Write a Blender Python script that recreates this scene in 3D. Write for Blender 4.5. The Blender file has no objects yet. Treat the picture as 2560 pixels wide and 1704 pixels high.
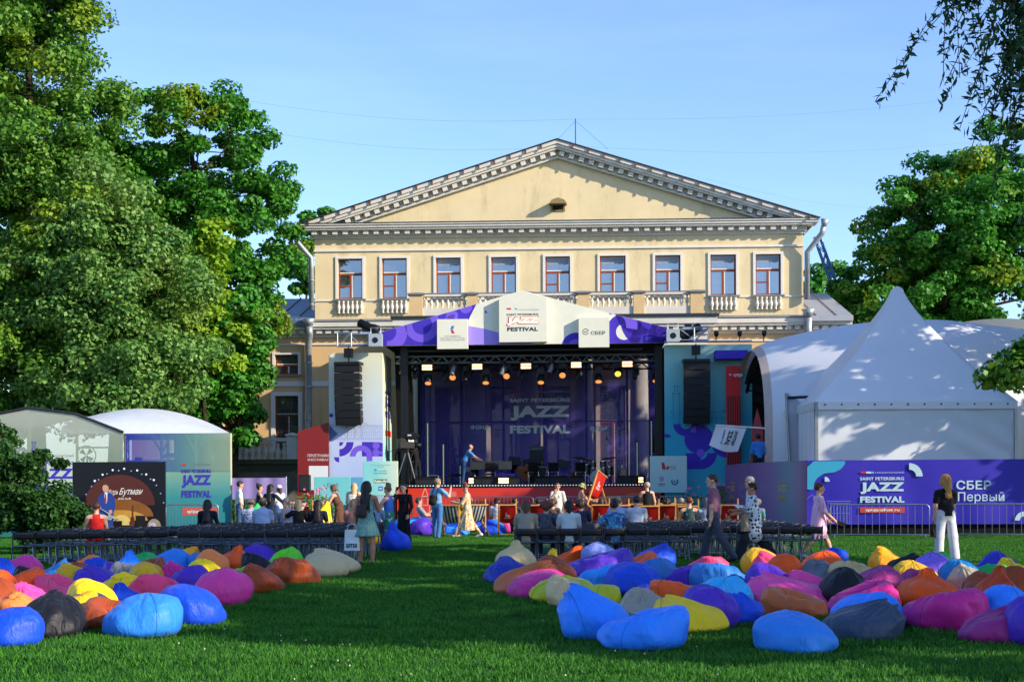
import bpy, bmesh, math, random
import numpy as np
from mathutils import Vector, Matrix, noise as mnoise
R = math.radians
sc = bpy.context.scene
COL = sc.collection

# ------------------------------------------------------------------ camera, sky, sun, exposure
F_PX, CX, HOR, HC = 3600.0, 1280.0, 1220.0, 1.55      # focal length and horizon in pixels of a 2560 x 1704 frame
ROLL = 0.005
SUN_AZ, SUN_EL = 62.0, 24.0      # degrees to the right of straight behind the camera; height
cam_d = bpy.data.cameras.new('camera'); cam = bpy.data.objects.new('camera', cam_d); COL.objects.link(cam)
cam_d.sensor_fit = 'HORIZONTAL'; cam_d.sensor_width = 36.0; cam_d.lens = 36.0 * F_PX / 2560.0
cam_d.shift_y = (HOR - 852.0) / 2560.0
cam_d.clip_start = 0.1; cam_d.clip_end = 2000.0
cam_d.dof.use_dof = True; cam_d.dof.focus_distance = 24.0; cam_d.dof.aperture_fstop = 9.0
cam.matrix_world = Matrix.Translation((0, 0, HC)) @ Matrix.Rotation(math.pi/2, 4, 'X') @ Matrix.Rotation(-ROLL, 4, 'Z')
sc.camera = cam

SUN_DIR = Vector((math.sin(R(SUN_AZ))*math.cos(R(SUN_EL)), -math.cos(R(SUN_AZ))*math.cos(R(SUN_EL)), math.sin(R(SUN_EL))))
w = bpy.data.worlds.new('World'); sc.world = w; w.use_nodes = True
nt = w.node_tree; nt.nodes.clear()
wo = nt.nodes.new('ShaderNodeOutputWorld'); bg = nt.nodes.new('ShaderNodeBackground')
sky = nt.nodes.new('ShaderNodeTexSky'); sky.sky_type = 'NISHITA'; sky.sun_disc = False
sky.sun_elevation = R(SUN_EL); sky.sun_rotation = math.atan2(SUN_DIR.x, SUN_DIR.y)
sky.altitude = 0; sky.air_density = 1.0; sky.dust_density = 0.25; sky.ozone_density = 4.0
tint = nt.nodes.new('ShaderNodeMix'); tint.data_type = 'RGBA'; tint.blend_type = 'MULTIPLY'
tint.inputs[0].default_value = 1.0; tint.inputs[7].default_value = (0.92, 0.91, 1.05, 1)
nt.links.new(sky.outputs[0], tint.inputs[6])
wtc = nt.nodes.new('ShaderNodeTexCoord'); wmp = nt.nodes.new('ShaderNodeMapping'); wmp.inputs['Scale'].default_value = (1.6, 1.6, 9.0); wmp.inputs['Rotation'].default_value = (0.0, 0.10, 0.3)
wnz = nt.nodes.new('ShaderNodeTexNoise'); wnz.inputs['Scale'].default_value = 2.2; wnz.inputs['Detail'].default_value = 7; wnz.inputs['Roughness'].default_value = 0.6
nt.links.new(wtc.outputs['Generated'], wmp.inputs[0]); nt.links.new(wmp.outputs[0], wnz.inputs['Vector'])
wrp = nt.nodes.new('ShaderNodeMapRange'); wrp.inputs[1].default_value = 0.50; wrp.inputs[2].default_value = 0.85; wrp.inputs[3].default_value = 0.0; wrp.inputs[4].default_value = 0.05
nt.links.new(wnz.outputs[0], wrp.inputs[0])
veil = nt.nodes.new('ShaderNodeMix'); veil.data_type = 'RGBA'; veil.inputs[7].default_value = (6.5, 7.2, 8.0, 1)      # thin high cirrus
nt.links.new(wrp.outputs[0], veil.inputs[0]); nt.links.new(tint.outputs[2], veil.inputs[6]); nt.links.new(veil.outputs[2], bg.inputs[0])
bg.inputs[1].default_value = 0.13
nt.links.new(bg.outputs[0], wo.inputs[0])
sun_d = bpy.data.lights.new('sun', 'SUN'); sun = bpy.data.objects.new('sun', sun_d); COL.objects.link(sun)
sun_d.energy = 3.3; sun_d.angle = R(0.55); sun_d.color = (1.0, 0.87, 0.70)
sun.rotation_euler = (-SUN_DIR).to_track_quat('-Z', 'Y').to_euler(); sun.location = (40, -20, 40)
sc.view_settings.view_transform = 'Standard'; sc.view_settings.look = 'None'
sc.view_settings.gamma = 1.0; sc.view_settings.use_curve_mapping = False
sc.view_settings.exposure = 1.15
sc.cycles.max_bounces = 6; sc.cycles.transparent_max_bounces = 12; sc.cycles.diffuse_bounces = 3
sc.cycles.glossy_bounces = 3; sc.cycles.transmission_bounces = 4; sc.cycles.caustics_reflective = False; sc.cycles.caustics_refractive = False
sc.cycles.use_denoising = True

# ------------------------------------------------------------------ helpers
def ray(px, py):
    u = (px - CX)/F_PX; v = -(py - HOR)/F_PX
    c, s = math.cos(ROLL), math.sin(ROLL)
    return Vector((u*c + v*s, 1.0, -u*s + v*c))
def at(px, py, D):
    d = ray(px, py); return Vector((0, 0, HC)) + d*D
def ground(px, py, z=0.0):
    d = ray(px, py); t = (z - HC)/d.z; return Vector((0, 0, HC)) + d*t

def srgb(h):
    if not isinstance(h, str): return tuple(h)
    h = h.lstrip('#'); o = []
    for i in (0, 2, 4):
        c = int(h[i:i+2], 16)/255.0
        o.append(c/12.92 if c <= 0.04045 else ((c+0.055)/1.055)**2.4)
    return tuple(o)
MATS = {}
def M(key, col=None, rough=0.6, metal=0.0, var=0.10, scale=3.0, bump=0.0, bscale=40.0, spec=0.4, sheen=0.0, alpha=1.0, emit=None, estr=0.0, trans=0.0, stretch=None):
    if key in MATS: return MATS[key]
    m = bpy.data.materials.new(key); m.use_nodes = True
    n = m.node_tree.nodes; l = m.node_tree.links; b = n['Principled BSDF']
    c = srgb(col); b.inputs['Base Color'].default_value = (*c, 1); b.inputs['Roughness'].default_value = rough
    b.inputs['Metallic'].default_value = metal; b.inputs['Specular IOR Level'].default_value = spec
    if sheen: b.inputs['Sheen Weight'].default_value = sheen; b.inputs['Sheen Roughness'].default_value = 0.4
    tc = None
    if var or bump:
        tc = n.new('ShaderNodeTexCoord'); src = tc.outputs['Object']
        if stretch:
            mp = n.new('ShaderNodeMapping'); mp.inputs['Scale'].default_value = stretch; l.new(src, mp.inputs[0]); src = mp.outputs[0]
    if var:
        nz = n.new('ShaderNodeTexNoise'); nz.inputs['Scale'].default_value = scale; nz.inputs['Detail'].default_value = 6; nz.inputs['Roughness'].default_value = 0.65
        l.new(src, nz.inputs['Vector'])
        mr = n.new('ShaderNodeMapRange'); mr.inputs[1].default_value = 0.25; mr.inputs[2].default_value = 0.75
        mr.inputs[3].default_value = 1.0 - var; mr.inputs[4].default_value = 1.0 + var; l.new(nz.outputs[0], mr.inputs[0])
        mx = n.new('ShaderNodeMix'); mx.data_type = 'RGBA'; mx.blend_type = 'MULTIPLY'; mx.inputs[0].default_value = 1.0
        mx.inputs[6].default_value = (*c, 1); l.new(mr.outputs[0], mx.inputs[7]); l.new(mx.outputs[2], b.inputs['Base Color'])
        mr2 = n.new('ShaderNodeMapRange'); mr2.inputs[3].default_value = max(0.02, rough - 0.12); mr2.inputs[4].default_value = min(1, rough + 0.12)
        l.new(nz.outputs[0], mr2.inputs[0]); l.new(mr2.outputs[0], b.inputs['Roughness'])
    if bump:
        nb = n.new('ShaderNodeTexNoise'); nb.inputs['Scale'].default_value = bscale; nb.inputs['Detail'].default_value = 5
        l.new(src, nb.inputs['Vector'])
        bp = n.new('ShaderNodeBump'); bp.inputs['Strength'].default_value = bump; bp.inputs['Distance'].default_value = 0.02
        l.new(nb.outputs[0], bp.inputs['Height']); l.new(bp.outputs[0], b.inputs['Normal'])
    if emit is not None:
        b.inputs['Emission Color'].default_value = (*srgb(emit), 1); b.inputs['Emission Strength'].default_value = estr
    if alpha < 1: b.inputs['Alpha'].default_value = alpha
    if trans:
        out = n['Material Output']; tr = n.new('ShaderNodeBsdfTranslucent'); tr.inputs[0].default_value = (*c, 1)
        ms = n.new('ShaderNodeMixShader'); ms.inputs[0].default_value = trans
        l.new(b.outputs[0], ms.inputs[1]); l.new(tr.outputs[0], ms.inputs[2]); l.new(ms.outputs[0], out.inputs[0])
        for lk in list(l):
            if lk.to_node == b and lk.to_socket.name == 'Base Color': l.new(lk.from_socket, tr.inputs[0])
    MATS[key] = m
    return m

class MB:
    def __init__(s): s.v = []; s.f = []; s.mi = []; s.cur = 0
    def add(s, vs, fs, mi=None):
        k = len(s.v); s.v.extend([tuple(p) for p in vs]); s.f.extend([tuple(i + k for i in q) for q in fs])
        s.mi.extend([s.cur if mi is None else mi]*len(fs)); return s
    def box(s, x0, x1, y0, y1, z0, z1, mi=None, M4=None):
        vs = [Vector(p) for p in ((x0,y0,z0),(x1,y0,z0),(x1,y1,z0),(x0,y1,z0),(x0,y0,z1),(x1,y0,z1),(x1,y1,z1),(x0,y1,z1))]
        if M4 is not None: vs = [M4 @ v for v in vs]
        return s.add(vs, ((0,3,2,1),(4,5,6,7),(0,1,5,4),(1,2,6,5),(2,3,7,6),(3,0,4,7)), mi)
    def prism(s, poly, y0, y1, mi=None):           # polygon in x,z seen from -y, extruded along y
        a = sum(poly[i][0]*poly[(i+1) % len(poly)][1] - poly[(i+1) % len(poly)][0]*poly[i][1] for i in range(len(poly)))
        if a < 0: poly = poly[::-1]
        n = len(poly); vs = [(x, y0, z) for x, z in poly] + [(x, y1, z) for x, z in poly]
        fs = [tuple(range(n)), tuple(range(2*n-1, n-1, -1))] + [((i+1) % n, i, n+i, n+(i+1) % n) for i in range(n)]
        return s.add(vs, fs, mi)
    def tube(s, pts, r, seg=8, caps=True, mi=None):
        pts = [Vector(p) for p in pts]; n = len(pts)
        rs = r if isinstance(r, (list, tuple)) else [r]*n
        vs = []; up = None
        for i, p in enumerate(pts):
            t = (pts[min(i+1, n-1)] - pts[max(i-1, 0)])
            t = t.normalized() if t.length > 1e-9 else Vector((0, 0, 1))
            if up is None: up = Vector((0, 0, 1)) if abs(t.z) < 0.9 else Vector((1, 0, 0))
            a = t.cross(up); a = a.normalized() if a.length > 1e-6 else t.orthogonal().normalized(); b2 = a.cross(t).normalized(); up = b2
            for k in range(seg):
                an = 2*math.pi*k/seg; vs.append(p + (a*math.cos(an) + b2*math.sin(an))*rs[i])
        fs = [(i*seg+k, i*seg+(k+1) % seg, (i+1)*seg+(k+1) % seg, (i+1)*seg+k) for i in range(n-1) for k in range(seg)]
        if caps: fs += [tuple(range(seg-1, -1, -1)), tuple((n-1)*seg+k for k in range(seg))]
        return s.add(vs, fs, mi)
    def lathe(s, prof, seg=10, c=(0, 0, 0), mi=None, axis='z', ang=0):
        vs = []
        for r, z in prof:
            for k in range(seg):
                a = 2*math.pi*k/seg + ang; x, y = r*math.cos(a), r*math.sin(a)
                p = (x, y, z) if axis == 'z' else ((x, z, y) if axis == 'y' else (z, x, y))
                vs.append((p[0]+c[0], p[1]+c[1], p[2]+c[2]))
        n = len(prof)
        fs = [(i*seg+k, i*seg+(k+1) % seg, (i+1)*seg+(k+1) % seg, (i+1)*seg+k) for i in range(n-1) for k in range(seg)]
        fs += [tuple(range(seg-1, -1, -1)), tuple((n-1)*seg+k for k in range(seg))]
        if axis == 'y': fs = [q[::-1] for q in fs]
        return s.add(vs, fs, mi)
    def grid(s, nu, nv, fn, mi=None, closed=False):
        vs = [fn(i/(nu-1), j/(nv-1)) for j in range(nv) for i in range(nu)]
        fs = [(j*nu+i, j*nu+i+1, (j+1)*nu+i+1, (j+1)*nu+i) for j in range(nv-1) for i in range(nu-1)]
        return s.add(vs, fs, mi)
    def mesh(s, name, mats, smooth=False):
        me = bpy.data.meshes.new(name); me.from_pydata(s.v, [], s.f)
        if not isinstance(mats, (list, tuple)): mats = [mats]
        for m in mats: me.materials.append(m)
        if len(mats) > 1: me.polygons.foreach_set('material_index', s.mi)
        if smooth: me.polygons.foreach_set('use_smooth', [True]*len(s.f))
        me.update(); return me
    def build(s, name, mats, parent=None, smooth=False, loc=None):
        o = obj(name, s.mesh(name, mats, smooth), parent, loc)
        if name.endswith(('_shapes', '_shape', 'line_drawing', 'lettering', 'printed_drums', 'printed_amps')): o['kind'] = 'stuff'
        return o
def obj(name, me, parent=None, loc=None):
    o = bpy.data.objects.new(name, me); COL.objects.link(o)
    if parent is not None: o.parent = parent
    if loc is not None: o.location = loc
    return o
def tag(o, label, cat, group=None):
    o['label'] = label; o['category'] = cat
    if group: o['group'] = group
    return o
def thing(name, label, cat, loc=(0, 0, 0), rz=0.0, group=None):
    o = obj(name, None, None, loc); o.rotation_euler = (0, 0, rz); o.empty_display_size = 0.2
    return tag(o, label, cat, group)
def struct(o): o['kind'] = 'structure'; return o
def copy_tree(o, parent=None, loc=None, rz=None, label=None, group=None):
    c = o.copy(); COL.objects.link(c); c.parent = parent
    if loc is not None: c.location = loc
    if rz is not None: c.rotation_euler = (0, 0, rz)
    if label: c['label'] = label
    if group: c['group'] = group
    for ch in o.children: copy_tree(ch, c)
    return c
def bevel(o, wdt=0.01, seg=2):
    m = o.modifiers.new('bevel', 'BEVEL'); m.width = wdt; m.segments = seg; m.limit_method = 'ANGLE'; return o

class Frame:                       # a local frame: x to the right, y away from the camera, z up
    def __init__(s, px, D, yaw_deg):
        p = at(px, HOR, D); s.o = Vector((p.x, p.y, 0)); s.yaw = R(yaw_deg)
        s.ex = Vector((math.cos(s.yaw), math.sin(s.yaw), 0)); s.ey = Vector((-math.sin(s.yaw), math.cos(s.yaw), 0))
    def uv(s, px, py, y=0.0):
        d = ray(px, py); c = Vector((0, 0, HC)); q = s.o + s.ey*y
        t = (q - c).dot(s.ey)/d.dot(s.ey); p = c + d*t - s.o
        return p.dot(s.ex), p.z
    def x(s, px, y=0.0, py=HOR): return s.uv(px, py, y)[0]
    def z(s, py, y=0.0, px=CX): return s.uv(px, py, y)[1]
    def world(s, x, y, z=0): return s.o + s.ex*x + s.ey*y + Vector((0, 0, z))

_tcache = {}
def text_data(st, bold, res=3):
    k = (st, bold, res)
    if k in _tcache: return _tcache[k]
    cu = bpy.data.curves.new('t', 'FONT'); cu.body = st; cu.offset = bold; cu.resolution_u = res; cu.fill_mode = 'FRONT'
    if bold > 0.02: cu.space_character = 1.0 + bold*1.2
    o = bpy.data.objects.new('t', cu); COL.objects.link(o)
    dg = bpy.context.evaluated_depsgraph_get(); me = bpy.data.meshes.new_from_object(o.evaluated_get(dg))
    V = np.empty(len(me.vertices)*3); me.vertices.foreach_get('co', V); V = V.reshape(-1, 3)[:, :2]
    Fc = [tuple(p.vertices) for p in me.polygons]
    bpy.data.objects.remove(o); bpy.data.curves.remove(cu); bpy.data.meshes.remove(me)
    _tcache[k] = (V, Fc); return V, Fc
def text_into(mb, st, x0, x1, z0, z1, y, bold=0.0, mi=None, depth=0.0, shear=0.0):
    """lettering that fills the box x0..x1, z0..z1 on the plane y, facing -y"""
    V, Fc = text_data(st, bold)
    lo = V.min(0); hi = V.max(0); s = (V - lo)/np.maximum(hi - lo, 1e-6)
    P = [(x0 + a*(x1-x0) + shear*(b*(z1-z0)), y, z0 + b*(z1-z0)) for a, b in s]
    mb.add(P, Fc, mi)
def arc(cx, cz, r0, r1, a0, a1, n=20):             # ring segment as a polygon (degrees, 0 = right, 90 = up)
    o = [(cx + r1*math.cos(R(a0+(a1-a0)*i/n)), cz + r1*math.sin(R(a0+(a1-a0)*i/n))) for i in range(n+1)]
    if r0 <= 0: return ([(cx, cz)] if abs(a1-a0) < 359 else []) + (o if abs(a1-a0) < 359 else o[:-1])
    return o + [(cx + r0*math.cos(R(a1+(a0-a1)*i/n)), cz + r0*math.sin(R(a1+(a0-a1)*i/n))) for i in range(n+1)]
def flat(mb, poly, y, mi=None, t=0.003): mb.prism(poly, y - t, y, mi)
def line2(mb, pts, wd, y, mi=None, t=0.003):
    for (xa, za), (xb, zb) in zip(pts[:-1], pts[1:]):
        dx, dz = xb-xa, zb-za; L = math.hypot(dx, dz) or 1; nx, nz = -dz/L*wd/2, dx/L*wd/2
        mb.prism([(xa+nx, za+nz), (xb+nx, zb+nz), (xb-nx, zb-nz), (xa-nx, za-nz)], y-t, y, mi)
rnd = random.Random(7)
# ------------------------------------------------------------------ lawn
def lawn_material():
    m = bpy.data.materials.new('lawn'); m.use_nodes = True; n = m.node_tree.nodes; l = m.node_tree.links; b = n['Principled BSDF']
    tc = n.new('ShaderNodeTexCoord')
    n1 = n.new('ShaderNodeTexNoise'); n1.inputs['Scale'].default_value = 0.35; n1.inputs['Detail'].default_value = 8; n1.inputs['Roughness'].default_value = 0.7
    n2 = n.new('ShaderNodeTexNoise'); n2.inputs['Scale'].default_value = 60; n2.inputs['Detail'].default_value = 3
    l.new(tc.outputs['Object'], n1.inputs[0]); l.new(tc.outputs['Object'], n2.inputs[0])
    r = n.new('ShaderNodeValToRGB'); r.color_ramp.elements[0].position = 0.3; r.color_ramp.elements[0].color = (0.014, 0.055, 0.007, 1)
    r.color_ramp.elements[1].position = 0.75; r.color_ramp.elements[1].color = (0.040, 0.125, 0.012, 1)
    mx = n.new('ShaderNodeMath'); mx.operation = 'MULTIPLY_ADD'; mx.inputs[1].default_value = 0.5
    l.new(n2.outputs[0], mx.inputs[0]); l.new(n1.outputs[0], mx.inputs[2])
    sb = n.new('ShaderNodeMath'); sb.operation = 'SUBTRACT'; sb.inputs[1].default_value = 0.25; l.new(mx.outputs[0], sb.inputs[0])
    l.new(sb.outputs[0], r.inputs[0]); l.new(r.outputs[0], b.inputs['Base Color']); b.inputs['Roughness'].default_value = 0.9
    b.inputs['Specular IOR Level'].default_value = 0.1
    bp = n.new('ShaderNodeBump'); bp.inputs['Strength'].default_value = 0.8; bp.inputs['Distance'].default_value = 0.03
    l.new(n2.outputs[0], bp.inputs['Height']); l.new(bp.outputs[0], b.inputs['Normal'])
    return m
LAWN = lawn_material()
g = MB(); g.add([(-700, -60, 0), (700, -60, 0), (700, 1200, 0), (-700, 1200, 0)], [(0, 1, 2, 3)])
struct(g.build('lawn', LAWN))

# ------------------------------------------------------------------ palace
STUCCO = M('stucco_yellow', '#d9c79c', 0.9, var=0.10, scale=0.6, bump=0.12, bscale=12, spec=0.1)
def add_stains(m):
    n = m.node_tree.nodes; l = m.node_tree.links; b = n['Principled BSDF']
    src = [k for k in l if k.to_socket == b.inputs['Base Color']][0].from_socket
    tc = n.new('ShaderNodeTexCoord'); mp = n.new('ShaderNodeMapping'); mp.inputs['Scale'].default_value = (1.2, 1.2, 0.28)
    nz = n.new('ShaderNodeTexNoise'); nz.inputs['Scale'].default_value = 1.0; nz.inputs['Detail'].default_value = 9; nz.inputs['Roughness'].default_value = 0.75
    l.new(tc.outputs['Object'], mp.inputs[0]); l.new(mp.outputs[0], nz.inputs[0])
    rp = n.new('ShaderNodeValToRGB'); rp.color_ramp.elements[0].position = 0.52; rp.color_ramp.elements[0].color = (0, 0, 0, 1)
    rp.color_ramp.elements[1].position = 0.72; rp.color_ramp.elements[1].color = (1, 1, 1, 1); l.new(nz.outputs[0], rp.inputs[0])
    ml = n.new('ShaderNodeMath'); ml.operation = 'MULTIPLY'; ml.inputs[1].default_value = 0.55; l.new(rp.outputs[0], ml.inputs[0])
    mx = n.new('ShaderNodeMix'); mx.data_type = 'RGBA'; mx.inputs[7].default_value = (0.30, 0.24, 0.12, 1)
    l.new(ml.outputs[0], mx.inputs[0]); l.new(src, mx.inputs[6]); l.new(mx.outputs[2], b.inputs['Base Color'])
add_stains(STUCCO)
STUCCO2 = M('stucco_ochre', '#d2b07e', 0.9, var=0.07, scale=0.8, bump=0.10, bscale=12, spec=0.1)
add_stains(STUCCO2)
WHITE = M('white_plaster', '#cfcabd', 0.85, var=0.12, scale=1.5, bump=0.08, bscale=15, spec=0.15)
WHITE2 = M('white_trim', '#d8d5cc', 0.8, var=0.06, scale=2, spec=0.15)
LEAD = M('zinc_flashing', '#7d8386', 0.55, 0.3, var=0.15, scale=2)
DARKROOF = M('dark_roof_edge', '#2b3033', 0.6, 0.2, var=0.2)
ROOFL = M('roof_metal_blue', '#6d7c8c', 0.45, 0.35, var=0.12, scale=1.0)
ROOFR = M('roof_metal_pale', '#9fa3a6', 0.5, 0.3, var=0.10, scale=1.0)
WOOD = M('window_wood', '#8a3f1e', 0.55, var=0.18, scale=6, spec=0.3)
PIPE = M('downpipe_zinc', '#9aa0a2', 0.45, 0.5, var=0.15, scale=4)
STONE = M('weathered_stone', '#6d6a60', 0.95, var=0.3, scale=1.2, bump=0.3, bscale=8, spec=0.1)
MOSS = M('mossy_ledge', '#4a4a38', 0.95, var=0.35, scale=2, bump=0.3)
def glass_mat(key, dark, mirror):
    m = bpy.data.materials.new(key); m.use_nodes = True; n = m.node_tree.nodes; l = m.node_tree.links
    b = n['Principled BSDF']; b.inputs['Base Color'].default_value = (*dark, 1); b.inputs['Roughness'].default_value = 0.4
    gl = n.new('ShaderNodeBsdfGlossy'); gl.inputs['Roughness'].default_value = 0.02; gl.inputs[0].default_value = (0.95, 0.97, 1, 1)
    tc = n.new('ShaderNodeTexCoord'); nz = n.new('ShaderNodeTexNoise'); nz.inputs['Scale'].default_value = 1.3; l.new(tc.outputs['Object'], nz.inputs[0])
    bp = n.new('ShaderNodeBump'); bp.inputs['Strength'].default_value = 0.12; bp.inputs['Distance'].default_value = 0.05
    l.new(nz.outputs[0], bp.inputs['Height']); l.new(bp.outputs[0], gl.inputs['Normal'])
    ms = n.new('ShaderNodeMixShader'); ms.inputs[0].default_value = mirror
    l.new(b.outputs[0], ms.inputs[1]); l.new(gl.outputs[0], ms.inputs[2]); l.new(ms.outputs[0], n['Material Output'].inputs[0])
    MATS[key] = m; return m
GLASS = glass_mat('window_glass', (0.03, 0.035, 0.04), 0.30)
GLASS_DIM = glass_mat('window_glass_lower', (0.05, 0.05, 0.05), 0.12)

PF = Frame(1396, 69.0, -2.2)
palace = thing('palace', 'yellow stucco palace with white pediment and nine upper windows behind the stage', 'building', PF.o, PF.yaw)
U = PF.uv
def wall(mb, x0, x1, z0, z1, holes, y=0.0, dep=0.28, mi=0):
    xs = sorted({x0, x1, *[h[0] for h in holes], *[h[1] for h in holes]}); zs = sorted({z0, z1, *[h[2] for h in holes], *[h[3] for h in holes]})
    xs = [a for a in xs if x0 <= a <= x1]; zs = [a for a in zs if z0 <= a <= z1]
    for a, b in zip(xs[:-1], xs[1:]):
        for c, d in zip(zs[:-1], zs[1:]):
            mx, mz = (a+b)/2, (c+d)/2
            if any(h[0] < mx < h[1] and h[2] < mz < h[3] for h in holes): continue
            mb.add([(a, y, c), (b, y, c), (b, y, d), (a, y, d)], [(0, 1, 2, 3)], mi)
    for a, b, c, d in holes:
        mb.add([(a, y, c), (b, y, c), (b, y, d), (a, y, d), (a, y+dep, c), (b, y+dep, c), (b, y+dep, d), (a, y+dep, d)],
               [(0, 4, 5, 1), (1, 5, 6, 2), (2, 6, 7, 3), (3, 7, 4, 0), (4, 7, 6, 5)], mi)
XL, XR = PF.x(787, py=650), PF.x(2008, py=650)
ZLEDGE = U(1396, 793)[1]
zeave_l = U(739, 555, -0.6)[1]; zap = U(1393, 347, -0.6)[1]
xap = U(1393, 347)[0]
zc_top = U(1396, 556)[1]         # top of horizontal cornice
zc = lambda py: U(1396, py)[1]
win_px = [(845, 906), (955, 1017), (1090, 1152), (1228, 1290), (1363.5, 1425), (1500, 1564), (1638, 1701), (1776, 1840), (1889, 1952)]
wz0, wz1 = zc(741), zc(641)
wins = [(U(a, 690)[0], U(b, 690)[0], wz0, wz1) for a, b in win_px]
low_y = [(U(676, 1000)[0]+0.12, U(757, 1000)[0]-0.12)]
m = MB()
wall(m, XL, XR, ZLEDGE-0.4, zc_top, wins)
hE = zc_top
# gable field and closed body behind the facade
m.add([(XL, 0, hE), (XR, 0, hE), (xap, 0, zap-0.55)], [(0, 1, 2)])
m.add([(XL, 0, ZLEDGE-0.4), (XL, 16, ZLEDGE-0.4), (XL, 16, hE), (XL, 0, hE)], [(0, 1, 2, 3)])
m.add([(XR, 0, ZLEDGE-0.4), (XR, 0, hE), (XR, 16, hE), (XR, 16, ZLEDGE-0.4)], [(0, 1, 2, 3)])
m.add([(XL, 16, ZLEDGE-0.4), (XR, 16, ZLEDGE-0.4), (XR, 16, hE), (xap, 16, zap-0.3), (XL, 16, hE)], [(0, 1, 2, 3, 4)])
m.build('wall', STUCCO, palace)
# cornice, string courses
def course(name, z0, z1, x0, x1, proj, mat, back=0.02):
    return MB().box(x0, x1, -proj, back, z0, z1).build(name, mat, palace)
m = MB()
for z0, z1, p in ((zc(591), zc(586), 0.10), (zc(586), zc(573), 0.16), (zc(573), zc(568), 0.55), (zc(568), zc(562), 0.62), (zc(562), zc(558), 0.68)):
    m.box(XL-p, XR+p, -p, 0.02, z0, z1)
m.build('cornice', WHITE, palace)
MB().box(XL-0.72, XR+0.72, -0.72, 0.05, zc(558)+0.003, zc(556.6)).build('cornice_flashing', DARKROOF, palace)
dent = MB().box(-0.12, 0.12, -0.44, -0.15, 0, zc(574)-zc(583)).mesh('dentil', WHITE)
xd = XL + 0.05
while xd < XR:
    obj('dentil', dent, palace, (xd, 0, zc(583))); xd += 0.497
course('string_course', zc(623), zc(618), XL-0.04, XR+0.04, 0.07, WHITE2)
# raking cornice
def rake(side):
    xe = XL-0.62 if side < 0 else XR+0.62
    ze = zc(562) + 0.10
    za = zap
    mb = MB()
    def layer(o0, o1, p):
        mb.prism([(xe, ze-o0), (xap, za-o0), (xap, za-o1), (xe, ze-o1)], -p, 0.02)
    layer(0.06, 0.22, 0.68); layer(0.22, 0.36, 0.60); layer(0.36, 0.46, 0.52); layer(0.46, 0.72, 0.14); layer(0.72, 0.82, 0.22)
    # cut what would hang below the horizontal cornice
    mb2 = MB(); zlim = zc(557)+0.002
    bm = bmesh.new()
    vs = [bm.verts.new(v) for v in mb.v]
    for q in mb.f:
        try: bm.faces.new([vs[i] for i in q])
        except ValueError: pass
    geom = bm.verts[:] + bm.edges[:] + bm.faces[:]
    res = bmesh.ops.bisect_plane(bm, geom=geom, plane_co=(0, 0, zlim), plane_no=(0, 0, -1), clear_outer=True)
    me = bpy.data.meshes.new('raking_cornice'); bm.to_mesh(me); bm.free(); me.materials.append(WHITE); obj('raking_cornice', me, palace)
    sl = (za-ze)/(xap-xe)
    x = xap + side*0.25; ang = math.atan(sl)
    dm = MB().box(-0.12, 0.12, -0.42, -0.13, -0.21, 0, M4=Matrix.Rotation(-ang, 4, 'Y')).mesh('dentil', WHITE)
    while True:
        z = za + sl*(x-xap) - 0.465
        if z < zc(557) + 0.22: break
        obj('dentil', dm, palace, (x, 0, z)); x += side*0.468
    # roof slope behind with dark edge
    rf = MB(); L = 16.6
    for o0, o1, y0 in ((0.0, 0.055, -0.74),):
        rf.prism([(xe-side*-0.06, ze-o0+0.0), (xap, za-o0), (xap, za-o1), (xe-side*-0.06, ze-o1)], y0, L)
    r = rf.build('roof', DARKROOF, palace)
    cm = MB().box(-0.02, 0.02, -0.77, -0.70, -0.28, -0.02).mesh('gutter_bracket', M('rust_iron', '#6e4128', 0.8, 0.2))
    for k in range(16):
        t = (k+0.6)/16.6; obj('gutter_bracket', cm, r, (xe+(xap-xe)*t, 0, ze+(za-ze)*t))
rake(-1); rake(1)
# little louvred hood in the gable field
x, z = U(1395, 520); m = MB()
m.box(x-0.34, x+0.34, -0.06, 0.02, z-0.16, z+0.22)
m.prism([(x-0.42, z+0.12), (x+0.42, z+0.12), (x+0.30, z+0.30), (x, z+0.40), (x-0.30, z+0.30)], -0.55, 0.0)
m.build('attic_hood', M('hood_tin', '#8d7a52', 0.6, 0.2), palace)
MB().box(x-0.26, x+0.26, -0.07, -0.058, z-0.10, z+0.10).build('attic_opening', M('dark_void', '#1c1812', 0.9), palace)

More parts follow.
